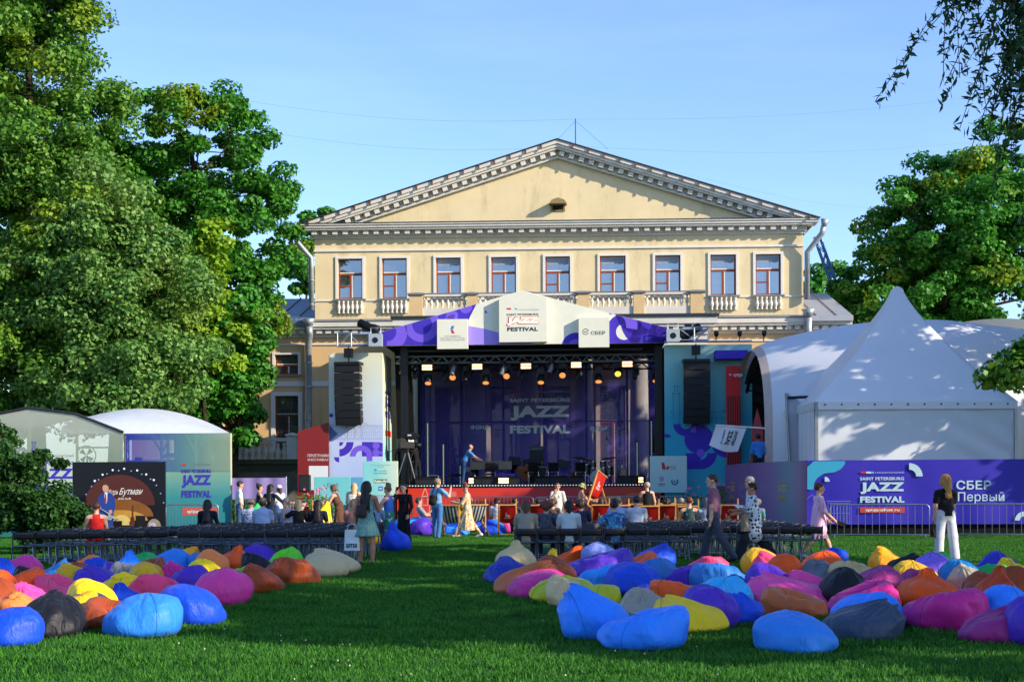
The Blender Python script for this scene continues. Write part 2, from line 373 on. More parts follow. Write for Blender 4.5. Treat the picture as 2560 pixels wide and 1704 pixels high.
# upper windows
def window(i, x0, x1, z0, z1, y=0.0, glass=GLASS, trimw=0.12, transom=0.36, casement=True, grille=False):
    fr = MB(); t = 0.065; ym = y+0.16
    fr.box(x0, x0+t, ym, ym+0.08, z0, z1); fr.box(x1-t, x1, ym, ym+0.08, z0, z1)
    fr.box(x0+t, x1-t, ym, ym+0.08, z0, z0+t); fr.box(x0+t, x1-t, ym, ym+0.08, z1-t*0.7, z1)
    zt = z1 - (z1-z0)*transom; xm = x0 + (x1-x0)*0.5
    fr.box(x0+t, x1-t, ym-0.01, ym+0.08, zt-0.09, zt)
    fr.box(xm-0.05, xm+0.05, ym-0.01, ym+0.08, z0+t, zt-0.09)
    if casement: fr.box(x0+t, xm-0.05, ym, ym+0.07, z0+(zt-z0)*0.5-0.03, z0+(zt-z0)*0.5+0.03)
    wd = fr.build('window', WOOD, palace)
    MB().box(x0+0.01, x1-0.01, ym+0.05, ym+0.07, z0+0.01, z1-0.01).build('pane', glass, wd)
    bar = MB()
    bar.box(x0+t, x1-t, ym-0.02, ym+0.03, zt+0.001, zt+0.05); bar.box(xm+0.051, xm+0.10, ym-0.015, ym+0.04, z0+t, zt-0.092)
    bar.build('white_bead', WHITE2, wd)
    tr = MB(); k = trimw
    tr.box(x0-k, x0, y-0.06, y+0.005, z0-0.02, z1); tr.box(x1, x1+k, y-0.06, y+0.005, z0-0.02, z1); tr.box(x0-k, x1+k, y-0.065, y+0.005, z1, z1+k*0.9)
    tr.build('trim', WHITE2, wd)
    MB().box(x0-k-0.05, x1+k+0.05, y-0.14, y+0.02, z0-0.09, z0-0.021).build('sill', LEAD, wd)
    return wd
for i, (x0, x1, z0, z1) in enumerate(wins):
    wd = window(i, x0, x1, z0, z1, casement=(i not in (2, 3, 7)))
    if i in (2, 3, 4, 5, 6, 7, 8):      # pale valance hanging behind the top light
        cu = MB(); zt = z1-(z1-z0)*0.36; n = 24; amp = 0.05
        top = z1-0.02; ym = 0.205
        pts = [(x0+0.08+(x1-x0-0.16)*k/n, top-0.30-amp*abs(math.sin(3*math.pi*k/n))) for k in range(n+1)]
        cu.prism([(x0+0.08, top-0.05)] + pts + [(x1-0.08, top-0.05)], ym-0.004, ym)
        cu.build('valance', M('net_curtain', '#8b97a3', 0.6, var=0.15, scale=12), wd)
# balusters
BP = [(0.055, 0), (0.055, 0.06), (0.035, 0.09), (0.085, 0.24), (0.095, 0.33), (0.06, 0.45), (0.035, 0.56), (0.045, 0.60), (0.055, 0.64), (0.055, 0.70)]
def baluster_mesh(h, r, mat, name='baluster'):
    return MB().lathe([(a*r/0.095, b*h/0.70) for a, b in BP], 10).mesh(name, mat, True)
bz0, bz1 = zc(779), zc(748)
bal1 = baluster_mesh(bz1-bz0, 0.11, WHITE)
for i in (0, 1, 7, 8):
    x0, x1 = wins[i][0]-0.06, wins[i][1]+0.06
    p = MB().box(x0, x1, -0.02, 0.004, bz0-0.02, bz1+0.02).build('balustrade_panel', STUCCO, palace)
    for k in range(6):
        obj('baluster', bal1, p, (x0+(x1-x0)*(k+0.5)/6, -0.10, bz0))
course('sill_course', zc(747.5), zc(744.5), XL-0.03, XR+0.03, 0.05, WHITE2)
# ledge between storeys
XLW, XRW = PF.x(330), PF.x(2128)
m = MB()
m.prism([(XL-0.1, 0), (XR+0.1, 0), (XR+0.1, 0.01), (XL-0.1, 0.01)], 0, 0)  if False else None
zl0, zl1 = zc(800), zc(792)
MB().add([(XL-0.05, 0.01, zl1), (XR+0.05, 0.01, zl1), (XR+0.05, -0.62, zl0), (XL-0.05, -0.62, zl0), (XL-0.05, 0.01, zl0-0.03), (XR+0.05, 0.01, zl0-0.03), (XR+0.05, -0.62, zl0-0.03), (XL-0.05, -0.62, zl0-0.03)],
     [(0, 3, 2, 1), (3, 7, 6, 2), (4, 5, 6, 7), (0, 4, 7, 3), (1, 2, 6, 5)]).build('ledge', LEAD, palace)
# lower storey wall, wings included
zw1, zw0 = zc(876), zc(933)
holes = []
low = []
for a, b in ((688, 746), (560, 618), (432, 490)):
    x0, x1 = U(a, 1000)[0], U(b, 1000)[0]
    holes.append((x0, x1, zc(930), zc(880))); holes.append((x0, x1, zc(1125), zc(984)))
    low.append((x0, x1))
port = []
for a in (1120, 1258, 1394, 1532, 1670):
    x0, x1 = U(a-32, 1000)[0], U(a+32, 1000)[0]; holes.append((x0, x1, 0.8, zc(965))); port.append((x0, x1))
m = MB(); wall(m, XLW, XRW, 0, zl0-0.035, holes)
m.add([(XLW, 0, 0), (XLW, 0, zl0), (XLW, 14, zl0), (XLW, 14, 0)], [(0, 1, 2, 3)]); m.add([(XRW, 0, 0), (XRW, 14, 0), (XRW, 14, zl0), (XRW, 0, zl0)], [(0, 1, 2, 3)])
m.build('lower_wall', STUCCO2, palace)
for x0, x1 in low:
    window(0, x0, x1, zc(930), zc(880), glass=GLASS_DIM, transom=0.5, casement=False)
    wd = window(0, x0, x1, zc(1125), zc(984), glass=GLASS_DIM, trimw=0.20, transom=0.33, casement=False)
    gr = MB()
    for k in range(1, 8): gr.tube([(x0+(x1-x0)*k/8, 0.05, zc(1125)), (x0+(x1-x0)*k/8, 0.05, zc(984))], 0.012, 4)
    for k in range(1, 12): gr.tube([(x0, 0.05, zc(1125)+(zc(984)-zc(1125))*k/12), (x1, 0.05, zc(1125)+(zc(984)-zc(1125))*k/12)], 0.010, 4)
    gr.build('grille', M('iron_grille', '#3a3d40', 0.6, 0.4), wd)
for x0, x1 in port:
    wd = window(0, x0, x1, 0.8, zc(965), glass=GLASS_DIM, trimw=0.2, transom=0.3, casement=False)
course('band', zc(960), zc(948), XLW, XRW, 0.05, WHITE2)
course('upper_string_course', zc(857), zc(853), XLW, XRW, 0.06, WHITE2)
m = MB()
for z0, z1, p in ((zc(838), zc(831), 0.12), (zc(831), zc(820), 0.18), (zc(820), zc(814), 0.50), (zc(814), zc(803), 0.58), ):
    m.box(XLW, XRW, -p, 0.01, z0, z1)
m.build('lower_cornice', WHITE, palace)
dl = MB().box(-0.13, 0.13, -0.40, -0.17, 0, zc(821)-zc(830)).mesh('dentil', WHITE)
x = XLW + 0.2
while x < XRW:
    obj('dentil', dl, palace, (x, 0, zc(830))); x += 0.43
# wing roofs, standing seams
def wing_roof(x0, x1, mat, name):
    z0, z1 = zc(800)+0.02, zc(715); m = MB()
    m.prism([(x0, z0-0.25), (x1, z0-0.25), (x1, z0), (x0, z0)], -0.72, -0.45)     # gutter board
    m.add([(x0, -0.62, z0), (x1, -0.62, z0), (x1, 6.2, z1+0.35), (x0, 6.2, z1+0.35), (x0, 13.5, z0), (x1, 13.5, z0)], [(0, 1, 2, 3), (3, 2, 5, 4)])
    r = m.build(name, mat, palace)
    sm = MB().box(-0.02, 0.02, 0, math.hypot(6.82, z1+0.35-z0), 0.005, 0.06, M4=Matrix.Rotation(math.atan2(z1+0.35-z0, 6.82), 4, 'X')).mesh('seam', mat)
    x = x0+0.5
    while x < x1: obj('seam', sm, r, (x, -0.62, z0)); x += 0.95
wing_roof(XLW, XL-0.01, ROOFL, 'wing_roof'); wing_roof(XR+0.01, XRW, ROOFR, 'wing_roof')
# downpipes
def pipe(px0, upper):
    m = MB(); y = -0.30
    P = lambda a, b, yy=y: (U(a, b, yy)[0], yy, U(a, b, yy)[1])
    for pts, r in upper: m.tube([P(*q) for q in pts], r, 10)
    return m
m = MB()
def P3(a, b, yy): x, z = U(a, b, yy); return (x, yy, z)
for pts, r in (([P3(739, 562, -.8), P3(740, 578, -.8)], [0.20, 0.11]), ([P3(740, 578, -.8), P3(742, 604, -.7), P3(778, 645, -.25), P3(779, 775, -.25)], 0.13),
               ([P3(772, 796, -.75), P3(773, 815, -.7)], [0.34, 0.15]), ([P3(773, 815, -.7), P3(774, 835, -.65), P3(771, 858, -.3), P3(771, 1080, -.3), P3(771, 1300, -.3)], 0.17)):
    m.tube(pts, r, 10)
for py in (700, 760): m.tube([P3(779, py, -.25), P3(779, py+3, -.25)], 0.16, 10)
for py in (905, 965, 1045): m.tube([P3(771, py, -.3), P3(771, py+4, -.3)], 0.20, 10)
m.build('downpipe', PIPE, palace, True)
m = MB()
for pts, r in (([P3(2063, 549, -.8), P3(2059, 566, -.8)], [0.20, 0.11]), ([P3(2059, 566, -.8), P3(2055, 583, -.7), P3(2018, 630, -.25), P3(2018, 748, -.25)], 0.13),
               ([P3(2021, 772, -.75), P3(2021, 792, -.7)], [0.34, 0.15]), ([P3(2021, 792, -.7), P3(2021, 840, -.4), P3(2021, 1100, -.3)], 0.17)):
    m.tube(pts, r, 10)
m.build('downpipe', PIPE, palace, True)
# antenna mast with stays
x, z = U(1439, 352, 3); m = MB(); zt = U(1439, 297, 3)[1]
m.tube([(x, 3, z-0.6), (x, 3, zt)], 0.035, 6)
for dx in (-1.4, 1.6): m.tube([(x, 3, zt-0.1), (x+dx, 2.6, z-0.55)], 0.006, 4)
m.build('antenna_mast', M('mast_steel', '#343a40', 0.5, 0.5), palace)

# portico with columns, terrace and balustrade
PY = -3.4
px0, px1 = U(985, 800, PY)[0], U(1790, 800, PY)[0]
zq = lambda py: U(1396, py, PY)[1]
m = MB()
for z0, z1, p in ((zq(870), zq(838), 0.0), (zq(838), zq(830), 0.08), (zq(830), zq(820), 0.10), (zq(820), zq(813), 0.34), (zq(813), zq(796), 0.42)):
    m.box(px0-p+0.4, px1+p-0.4, PY-p, -0.001, z0, z1)
m.build('portico_entablature', WHITE, palace)
MB().box(px0-0.1, px1+0.1, PY-0.5, -0.002, zq(796)+0.002, zq(789)).build('portico_flashing', DARKROOF, palace)
dp = MB().box(-0.12, 0.12, -0.22, 0, 0, zq(822)-zq(830)).mesh('dentil', WHITE)
x = px0+0.5
while x < px1-0.3: obj('dentil', dp, palace, (x, PY-0.10, zq(830))); x += 0.44
colm = MB().lathe([(0.55, 0), (0.55, 0.25), (0.47, 0.35), (0.46, 2.5), (0.39, zq(872)-0.55), (0.39, zq(872)-0.4), (0.47, zq(872)-0.3), (0.50, zq(872)-0.12), (0.50, zq(870)-0.003)], 20).mesh('column', WHITE, True)
for a in (1056, 1190, 1324, 1460, 1598, 1730):
    obj('column', colm, palace, (U(a, 1000, PY+0.6)[0], PY+0.6, 0))
BY = PY + 0.25
zb = lambda py: U(1396, py, BY)[1]
peds = [(1025, 1058), (1168, 1193), (1302, 1331), (1444, 1473), (1583, 1610), (1725, 1758)]
PS = M('stucco_pedestal', '#cdb184', 0.9, var=0.12, scale=1.5, spec=0.1)
for a, b in peds:
    x0, x1 = U(a, 750, BY)[0], U(b, 750, BY)[0]
    q = MB().box(x0, x1, BY-0.25, BY+0.25, zq(789)+0.001, zb(735)).build('pedestal', PS, palace)
    cx = (x0+x1)/2; hw = (x1-x0)/2+0.09
    c = MB(); c.box(cx-hw, cx+hw, BY-0.34, BY+0.34, zb(735)+0.001, zb(731))
    c.add([(cx-hw, BY-0.34, zb(731)), (cx+hw, BY-0.34, zb(731)), (cx+hw, BY+0.34, zb(731)), (cx-hw, BY+0.34, zb(731)), (cx, BY, zb(727))], [(0, 1, 4), (1, 2, 4), (2, 3, 4), (3, 0, 4)])
    c.build('pedestal_cap', LEAD, q)
bal2 = baluster_mesh(zb(739)-zb(768), 0.085, WHITE)
for (a, b), (c, d) in zip(peds[:-1], peds[1:]):
    x0, x1 = U(b, 750, BY)[0], U(c, 750, BY)[0]
    q = MB(); q.box(x0, x1, BY-0.16, BY+0.16, zb(739), zb(732)); q.box(x0, x1, BY-0.16, BY+0.16, zq(789)+0.001, zb(768))
    q = q.build('balustrade_rail', WHITE, palace)
    MB().box(x0, x1, BY-0.19, BY+0.19, zb(732)+0.001, zb(730.6)).build('rail_flashing', LEAD, q)
    n = 8
    for k in range(n): obj('baluster', bal2, q, (x0+(x1-x0)*(k+0.5)/n, BY, zb(768)))
# left terrace in front of the wing
TY = -5.2
T = lambda a, b: U(a, b, TY)
xt0, xt1 = T(300, 1100)[0], T(823, 1100)[0]
MB().box(xt0, xt1, TY-0.3, -0.002, 0, T(700, 1160)[1]).build('terrace_base', STONE, palace)
m = MB(); m.box(xt0-0.1, xt1, TY-0.55, -0.003, T(700, 1160)[1]+0.002, T(700, 1148)[1]); m.box(xt0-0.05, xt1, TY-0.42, TY-0.301, T(700, 1176)[1], T(700, 1161)[1])
m.build('terrace_ledge', MOSS, palace)
tb = baluster_mesh(T(700, 1103)[1]-T(700, 1144)[1], 0.15, WHITE)
tp = [(440, 470), (576, 606), (719, 745)]
for a, b in tp:
    x0, x1 = T(a, 1100)[0], T(b, 1100)[0]
    q = MB().box(x0, x1, TY-0.26, TY+0.26, T(700, 1148)[1]+0.003, T(700, 1090)[1]).build('pedestal', WHITE, palace)
    cx = (x0+x1)/2; c = MB(); z = T(700, 1090)[1]
    c.box(x0-0.06, x1+0.06, TY-0.32, TY+0.32, z+0.001, z+0.07)
    c.add([(x0-0.06, TY-0.32, z+0.07), (x1+0.06, TY-0.32, z+0.07), (x1+0.06, TY+0.32, z+0.07), (x0-0.06, TY+0.32, z+0.07), (cx, TY, z+0.17)], [(0, 1, 4), (1, 2, 4), (2, 3, 4), (3, 0, 4)])
    c.build('pedestal_cap', WHITE, q)
for (a, b), (c, d) in zip(tp[:-1], tp[1:]):
    x0, x1 = T(b, 1100)[0], T(c, 1100)[0]
    q = MB(); q.box(x0, x1, TY-0.15, TY+0.15, T(700, 1103)[1], T(700, 1094)[1])
    q = q.build('balustrade_rail', WHITE, palace)
    for k in range(7): obj('baluster', tb, q, (x0+(x1-x0)*(k+0.5)/7, TY, T(700, 1148)[1]+0.003))
# ------------------------------------------------------------------ stage
def GRAD(key, stops, axis=2, lo=0.0, hi=1.0, rough=0.5, second=None):
    m = bpy.data.materials.new(key); m.use_nodes = True; n = m.node_tree.nodes; l = m.node_tree.links; b = n['Principled BSDF']
    tc = n.new('ShaderNodeTexCoord'); sp = n.new('ShaderNodeSeparateXYZ'); l.new(tc.outputs['Object'], sp.inputs[0])
    mr = n.new('ShaderNodeMapRange'); mr.inputs[1].default_value = lo; mr.inputs[2].default_value = hi; l.new(sp.outputs[axis], mr.inputs[0])
    rp = n.new('ShaderNodeValToRGB'); e = rp.color_ramp.elements
    while len(e) > 1: e.remove(e[-1])
    e[0].position = stops[0][0]; e[0].color = (*srgb(stops[0][1]), 1)
    for p, c in stops[1:]:
        q = e.new(p); q.color = (*srgb(c), 1)
    l.new(mr.outputs[0], rp.inputs[0]); out = rp.outputs[0]
    nz = n.new('ShaderNodeTexNoise'); nz.inputs['Scale'].default_value = 2.0; nz.inputs['Detail'].default_value = 4; l.new(tc.outputs['Object'], nz.inputs[0])
    m2 = n.new('ShaderNodeMapRange'); m2.inputs[3].default_value = 0.93; m2.inputs[4].default_value = 1.05; l.new(nz.outputs[0], m2.inputs[0])
    mx = n.new('ShaderNodeMix'); mx.data_type = 'RGBA'; mx.blend_type = 'MULTIPLY'; mx.inputs[0].default_value = 1; l.new(out, mx.inputs[6]); l.new(m2.outputs[0], mx.inputs[7])
    l.new(mx.outputs[2], b.inputs['Base Color']); b.inputs['Roughness'].default_value = rough; b.inputs['Specular IOR Level'].default_value = 0.25
    bp = n.new('ShaderNodeBump'); bp.inputs['Strength'].default_value = 0.15; bp.inputs['Distance'].default_value = 0.03; l.new(nz.outputs[0], bp.inputs['Height']); l.new(bp.outputs[0], b.inputs['Normal'])
    MATS[key] = m; return m
CREAM = M('cream_print', '#dcdbc6', 0.6, var=0.04, spec=0.2)
PUR = M('violet_print', '#4331ad', 0.6, var=0.05, spec=0.2)
PUR2 = M('lilac_print', '#7459cf', 0.6, var=0.05, spec=0.2)
PUR3 = M('pale_lilac_print', '#9a86dd', 0.6, var=0.05, spec=0.2)
INK = M('dark_ink', '#23303f', 0.6, var=0.0); GREYINK = M('grey_ink', '#6c7470', 0.6, var=0.0)
BLACK = M('black_cloth', '#101012', 0.85, var=0.2, scale=4, spec=0.15)
BLKM = M('black_metal', '#17181a', 0.45, 0.3, var=0.15, scale=6)
BLKG = M('black_grille', '#1d1e20', 0.7, 0.1, var=0.25, scale=30)
ALU = M('aluminium', '#b9bdbf', 0.35, 0.85, var=0.1, scale=6)
REDP = M('red_print', '#c22a24', 0.55, var=0.05, spec=0.25)
WHITEP = M('white_print', '#d9dcda', 0.6, var=0.03)
EMW = M('lamp_white', '#ffe6c0', 0.4, var=0, emit='#ffb870', estr=2.0)
EMO = M('lamp_orange', '#d88a50', 0.4, var=0, emit='#ff9a50', estr=0.8)
EMY = M('lamp_yellow', '#d8c050', 0.4, var=0, emit='#ffd24a', estr=1.0)
EMB = M('letter_bulb', '#ffe8cc', 0.4, var=0, emit='#ffe2c0', estr=0.75)
LEDDOT = M('led_dot', '#c9d4d2', 0.4, var=0, emit='#dfe8e6', estr=0.35)

ST = Frame(1301, 58.0, -3.0); S = ST.uv
stage = thing('concert_stage', 'festival stage with cream gable banner in violet rings and a deep black opening', 'stage', ST.o, ST.yaw)
zs = lambda py, y=0.0: S(1301, py, y)[1]
xs_ = lambda px, y=0.0, py=1000: S(px, py, y)[0]
ZD = zs(1211)                     # stage floor
X0, X1 = xs_(985), xs_(1664)
MB().box(X0-0.2, X1+0.3, 0.02, 7.2, 0.0, ZD).build('deck', BLACK, stage)
# gable banner
zb_ = (zs(868) + zs(855))/2
GL, GR_ = S(953, 868), S(1669, 855); TL, TR = S(953, 831), S(1669, 820); PK = S(1305, 727)
zb_ = S(1301, 861)[1]
poly = [(GL[0], zb_), (GR_[0], zb_), (GR_[0], TR[1]), PK, (GL[0], TL[1])]
g = MB().prism(poly, -0.12, 0.10).build('gable_banner', CREAM, stage)
def top_at(x):
    if x < PK[0]: return TL[1] + (PK[1]-TL[1])*(x-GL[0])/(PK[0]-GL[0])
    return TR[1] + (PK[1]-TR[1])*(GR_[0]-x)/(GR_[0]-PK[0])
def clip_poly(p):                 # keep a print inside the banner outline
    def half(p, fn):
        o = []
        for i in range(len(p)):
            a, b = p[i], p[(i+1) % len(p)]; fa, fb = fn(a), fn(b)
            if fa >= 0: o.append(a)
            if fa*fb < 0:
                t = fa/(fa-fb); o.append((a[0]+(b[0]-a[0])*t, a[1]+(b[1]-a[1])*t))
        return o
    eps = 0.004
    for fn in (lambda q: q[1]-zb_-eps, lambda q: q[0]-GL[0]-eps, lambda q: GR_[0]-eps-q[0],
               lambda q: TL[1]+(PK[1]-TL[1])*(q[0]-GL[0])/(PK[0]-GL[0])-eps-q[1], lambda q: TR[1]+(PK[1]-TR[1])*(GR_[0]-q[0])/(GR_[0]-PK[0])-eps-q[1]):
        p = half(p, fn)
        if len(p) < 3: return None
    return p
def bprint(mb, p, k):
    # concave ring pieces are cut in convex quads
    c = clip_poly(p)
    if c: mb.prism(c, -0.122-0.002*k, -0.1205)
def ring(mb, px, py, r0, r1, a0, a1, k, fr=S, clip=True, y=-0.1205, sc_=None):
    cx, cz = fr(px, py); s = sc_ or 58.0/F_PX; n = max(6, int(abs(a1-a0)/12))
    for i in range(n):
        b0, b1 = a0+(a1-a0)*i/n, a0+(a1-a0)*(i+1)/n
        q = [(cx+r*s*math.cos(R(b)), cz+r*s*math.sin(R(b))) for r, b in ((r0, b0), (r1, b0), (r1, b1), (r0, b1))]
        if r0 <= 0: q = q[1:] if True else q; q = [(cx, cz), q[0], q[1]]
        if clip: bprint(mb, q, k)
        else: mb.prism(q, y-0.002-0.002*k, y)
mb = MB()
bprint(mb, [S(953, 870), S(1172, 866), S(1172, 800), S(1192, 760), S(953, 820)], 1)
ring(mb, 1560, 830, 20, 45, 0, 360, 1); ring(mb, 1600, 775, 28, 62, 0, 360, 1); ring(mb, 1440, 868, 0, 36, 0, 180, 1)
ring(mb, 1630, 795, 30, 80, 180, 360, 1); ring(mb, 1660, 840, 0, 40, 60, 300, 1)
bprint(mb, [S(1213, 776), S(1220, 783), S(1213, 783)], 1)
mb.build('violet_shapes', PUR, g)
mb = MB()
ring(mb, 1056, 812, 25, 44, 150, 400, 2); ring(mb, 968, 830, 24, 52, 270, 450, 2); ring(mb, 1137, 818, 0, 32, 90, 270, 2)
ring(mb, 1131, 790, 0, 15, 0, 360, 2); ring(mb, 1165, 768, 0, 16, 0, 360, 2); ring(mb, 1440, 868, 0, 20, 0, 180, 2); ring(mb, 1535, 815, 30, 58, -10, 110, 2)
mb.build('lilac_shapes', PUR2, g)
mb = MB(); bprint(mb, [S(1172, 866), S(1172, 815), S(1210, 822), S(1260, 835), S(1330, 853), S(1330, 862)], 1); mb.build('pale_lilac_shape', PUR3, g)
# three sign boards on the gable
def board(name, a, b, c, d, y0, y1, mat, peak=None, label=None):
    p0, p1 = S(a, d, y0), S(b, c, y0)
    pl = [(p0[0], p0[1]), (p1[0], p0[1]), (p1[0], p1[1])] + ([S(*peak, y0)] if peak else []) + [(p0[0], p1[1])]
    o = MB().prism(pl, y0, y1).build(name, mat, stage)
    if label: o['label'] = label
    return o
def tline(mb, st, a, b, c, d, y, bold=0.0, mi=None, fr=S):
    (x0, z0), (x1, z1) = fr(a, d, y), fr(b, c, y); text_into(mb, st, x0, x1, z0, z1, y, bold, mi)
b1 = board('sign_board', 1248, 1367, 744, 855, -0.42, -0.13, CREAM, peak=(1305, 727), label='house-shaped centre board with lit bulb letters')
mb = MB(); y = -0.424
tline(mb, 'SAINT PETERSBURG', 1266, 1346, 783, 788.5, y, 0.03); tline(mb, 'FESTIVAL', 1268, 1345, 817, 828, y, 0.045)
mb.build('lettering', INK, b1)
mb = MB(); tline(mb, 'II МЕЖДУНАРОДНЫЙ', 1296, 1347, 772, 776, y, 0.0); mb.build('small_lettering', GREYINK, b1)
mb = MB(); flat(mb, [S(1268, 777), S(1279, 777), S(1279, 773), S(1268, 773)], -0.4205); mb.build('red_bar', REDP, b1)
mb = MB(); flat(mb, [S(1288, 777), S(1294, 777), S(1294, 773), S(1288, 773)], -0.4205); mb.build('blue_bar', M('cyan_ink', '#49a8b8', .6, var=0), b1)
mb = MB(); tline(mb, 'JAZZ', 1265.5, 1348.5, 790, 815, -0.43, 0.09); mb.build('letter_outline', M('coral_print', '#d05a3c', .5, var=0), b1)
mb = MB(); tline(mb, 'JAZZ', 1268.5, 1345.5, 792.5, 812.5, -0.445, 0.035); mb.build('bulb_letters', EMB, b1)
b2 = board('sign_board', 1093, 1169, 797, 872, -0.40, -0.13, CREAM, label='square board with a small blue and red emblem')
mb = MB(); y = -0.404
for i, (st, a, b) in enumerate((('ПРИ ПОДДЕРЖКЕ', 1111, 1151), ('ПРЕЗИДЕНТСКОГО ФОНДА', 1101, 1162), ('КУЛЬТУРНЫХ ИНИЦИАТИВ', 1101, 1162))): tline(mb, st, a, b, 838.5+5*i, 842+5*i, y, 0.01)
mb.build('small_lettering', GREYINK, b2)
for nm, pts, c in (('blue_mark', [(1131, 817), (1138, 817), (1135, 826), (1128, 826)], '#2f74c0'), ('red_mark', [(1128, 827), (1135, 827), (1139, 836), (1132, 836)], '#c23330'), ('white_mark', [(1125, 818), (1130, 818), (1127, 826), (1131, 836), (1125, 836)], '#e4e6e4')):
    mb = MB(); flat(mb, [S(*p) for p in pts], -0.4005); mb.build(nm, M(nm, c, .6, var=0), b2)
b3 = board('sign_board', 1447, 1523, 793, 868, -0.40, -0.13, CREAM, label='square board with a ring-and-tick emblem and four letters')
mb = MB(); tline(mb, 'СБЕР', 1477, 1513, 827, 836.5, -0.404, 0.02)
cx, cz = S(1464, 831.5)
for i in range(14):
    a0, a1 = 40+i*22, 40+(i+1)*22+1
    mb.prism([(cx+r*math.cos(R(b)), cz+r*math.sin(R(b))) for r, b in ((0.10, a0), (0.125, a0), (0.125, a1), (0.10, a1))], -0.404, -0.4005)
line2(mb, [(cx-0.06, cz+0.02), (cx-0.01, cz-0.03), (cx+0.12, cz+0.07)], 0.03, -0.4005); mb.build('emblem_and_lettering', M('deep_green_ink', '#24463f', .6, var=0), b3)
# roof body and legs
m = MB(); m.prism([(GL[0]+0.1, zb_+0.02), (GR_[0]-0.1, zb_+0.02), (GR_[0]-0.1, TR[1]-0.1), (PK[0], PK[1]-0.1), (GL[0]+0.1, TL[1]-0.1)], 0.12, 7.2)
m.build('roof_body', BLACK, stage)
LEDS = M('led_bar', '#2c3330', 0.5, var=0.3, scale=40)
MB().box(X0+0.5, X1-0.9, 0.6, 0.75, zs(877, .7), zs(873.5, .7)).build('led_bar', LEDS, stage)
for x in (X0+0.35, X1-0.25):
    for yy in (0.7, 6.6): MB().box(x-0.15, x+0.15, yy-0.15, yy+0.15, 0, zb_).build('roof_leg', BLKM, stage)
m = MB(); m.prism([S(988, 878, 1.5), S(1025, 878, 1.5), S(1040, 1205, 1.5), S(1000, 1205, 1.5)], 1.4, 1.5); m.prism([S(1646, 880, 1.5), S(1664, 880, 1.5), S(1664, 1200, 1.5), S(1650, 1200, 1.5)], 1.4, 1.5)
dr = m.v; 
MB().prism([S(988, 878, 1.5), S(1027, 878, 1.5), S(1042, 1209, 1.5), S(998, 1209, 1.5)], 1.3, 1.5).build('side_drape', BLACK, stage)
MB().prism([S(1648, 880, 5), S(1668, 880, 5), S(1668, 1209, 5), S(1652, 1209, 5)], 4.9, 5.1).build('side_drape', BLACK, stage)
# front apron and light strip
AP = GRAD('red_apron_print', [(0, '#d8341c'), (0.35, '#cf3a2c'), (0.6, '#b8303a'), (1, '#c4492f')], 0, xs_(995), xs_(1650))
ap = MB().box(xs_(992), xs_(1652), -0.06, -0.01, 0.12, zs(1217)).build('apron', AP, stage)
MB().box(xs_(992), xs_(1655), -0.10, 0.015, zs(1216), zs(1209)).build('front_lip', BLKM, stage)
mb = MB()
x = xs_(1000)
while x < xs_(1648): mb.box(x, x+0.05, -0.108, -0.101, zs(1213.5), zs(1211.5)); x += 0.12
o = mb.build('led_strip', LEDDOT, stage); o['kind'] = 'stuff'
mb = MB()   # tower outline and line drawings on the apron
for q in ([(1051, 1290), (1051, 1262), (1055, 1262), (1055, 1240), (1059, 1230), (1063, 1218), (1067, 1230), (1070, 1240), (1070, 1262), (1074, 1262), (1074, 1290)], [(1055, 1240), (1070, 1240)], [(1051, 1262), (1074, 1262)], [(1340, 1270), (1340, 1244), (1368, 1244), (1366, 1250), (1342, 1250)], [(1346, 1250), (1346, 1285)], [(1354, 1250), (1354, 1285)], [(1362, 1250), (1362, 1285)]):
    line2(mb, [S(*p) for p in q], 0.035, -0.0605)
for k in range(7): line2(mb, [S(1122+k*3, 1228), S(1122+k*3, 1243)], 0.02, -0.0605)
mb.build('line_drawing', M('pink_line', '#e59c8c', .6, var=0), ap)
mb = MB()
for a, r in ((1540, 40), (1590, 60)):
    ring(mb, a, 1290, r-16, r, 0, 180, 0, clip=False, y=-0.0605)
mb.build('orange_shapes', M('orange_print', '#cf5a34', .6, var=0.03), ap)

# mesh backdrop that lets the portico show through
def scrim_mat(key, col, alpha, rough=0.8):
    m = bpy.data.materials.new(key); m.use_nodes = True; n = m.node_tree.nodes; l = m.node_tree.links
    b = n['Principled BSDF']; b.inputs['Base Color'].default_value = (*srgb(col), 1); b.inputs['Roughness'].default_value = rough
    tr = n.new('ShaderNodeBsdfTransparent'); ms = n.new('ShaderNodeMixShader')
    tc = n.new('ShaderNodeTexCoord'); nz = n.new('ShaderNodeTexNoise'); nz.inputs['Scale'].default_value = 1.2; l.new(tc.outputs['Object'], nz.inputs[0])
    mr = n.new('ShaderNodeMapRange'); mr.inputs[3].default_value = alpha-0.10; mr.inputs[4].default_value = alpha+0.10; l.new(nz.outputs[0], mr.inputs[0]); l.new(mr.outputs[0], ms.inputs[0])
    l.new(tr.outputs[0], ms.inputs[1]); l.new(b.outputs[0], ms.inputs[2]); l.new(ms.outputs[0], n['Material Output'].inputs[0])
    MATS[key] = m; return m
SCRIM = scrim_mat('violet_mesh', '#5348b0', 0.42)
SY = 6.3
x0, z0 = S(1052, 1211, SY)[0], ZD; x1, z1 = S(1668, 878, SY)
bd = MB().box(x0, x1, SY, SY+0.01, z0, z1).build('backdrop_mesh', SCRIM, stage)
bd['label'] = 'see-through violet mesh backdrop with large pale lettering'
SL = scrim_mat('mesh_lettering', '#d4dce0', 0.9); SL2 = scrim_mat('mesh_small_lettering', '#a4a4c4', 0.7)
fs = lambda a, b, y=0: S(a, b, SY)
mb = MB()
tline(mb, 'SAINT PETERSBURG', 1275, 1425, 994.5, 1005, SY-0.004, 0.035, fr=lambda a, b, y: S(a, b, SY))
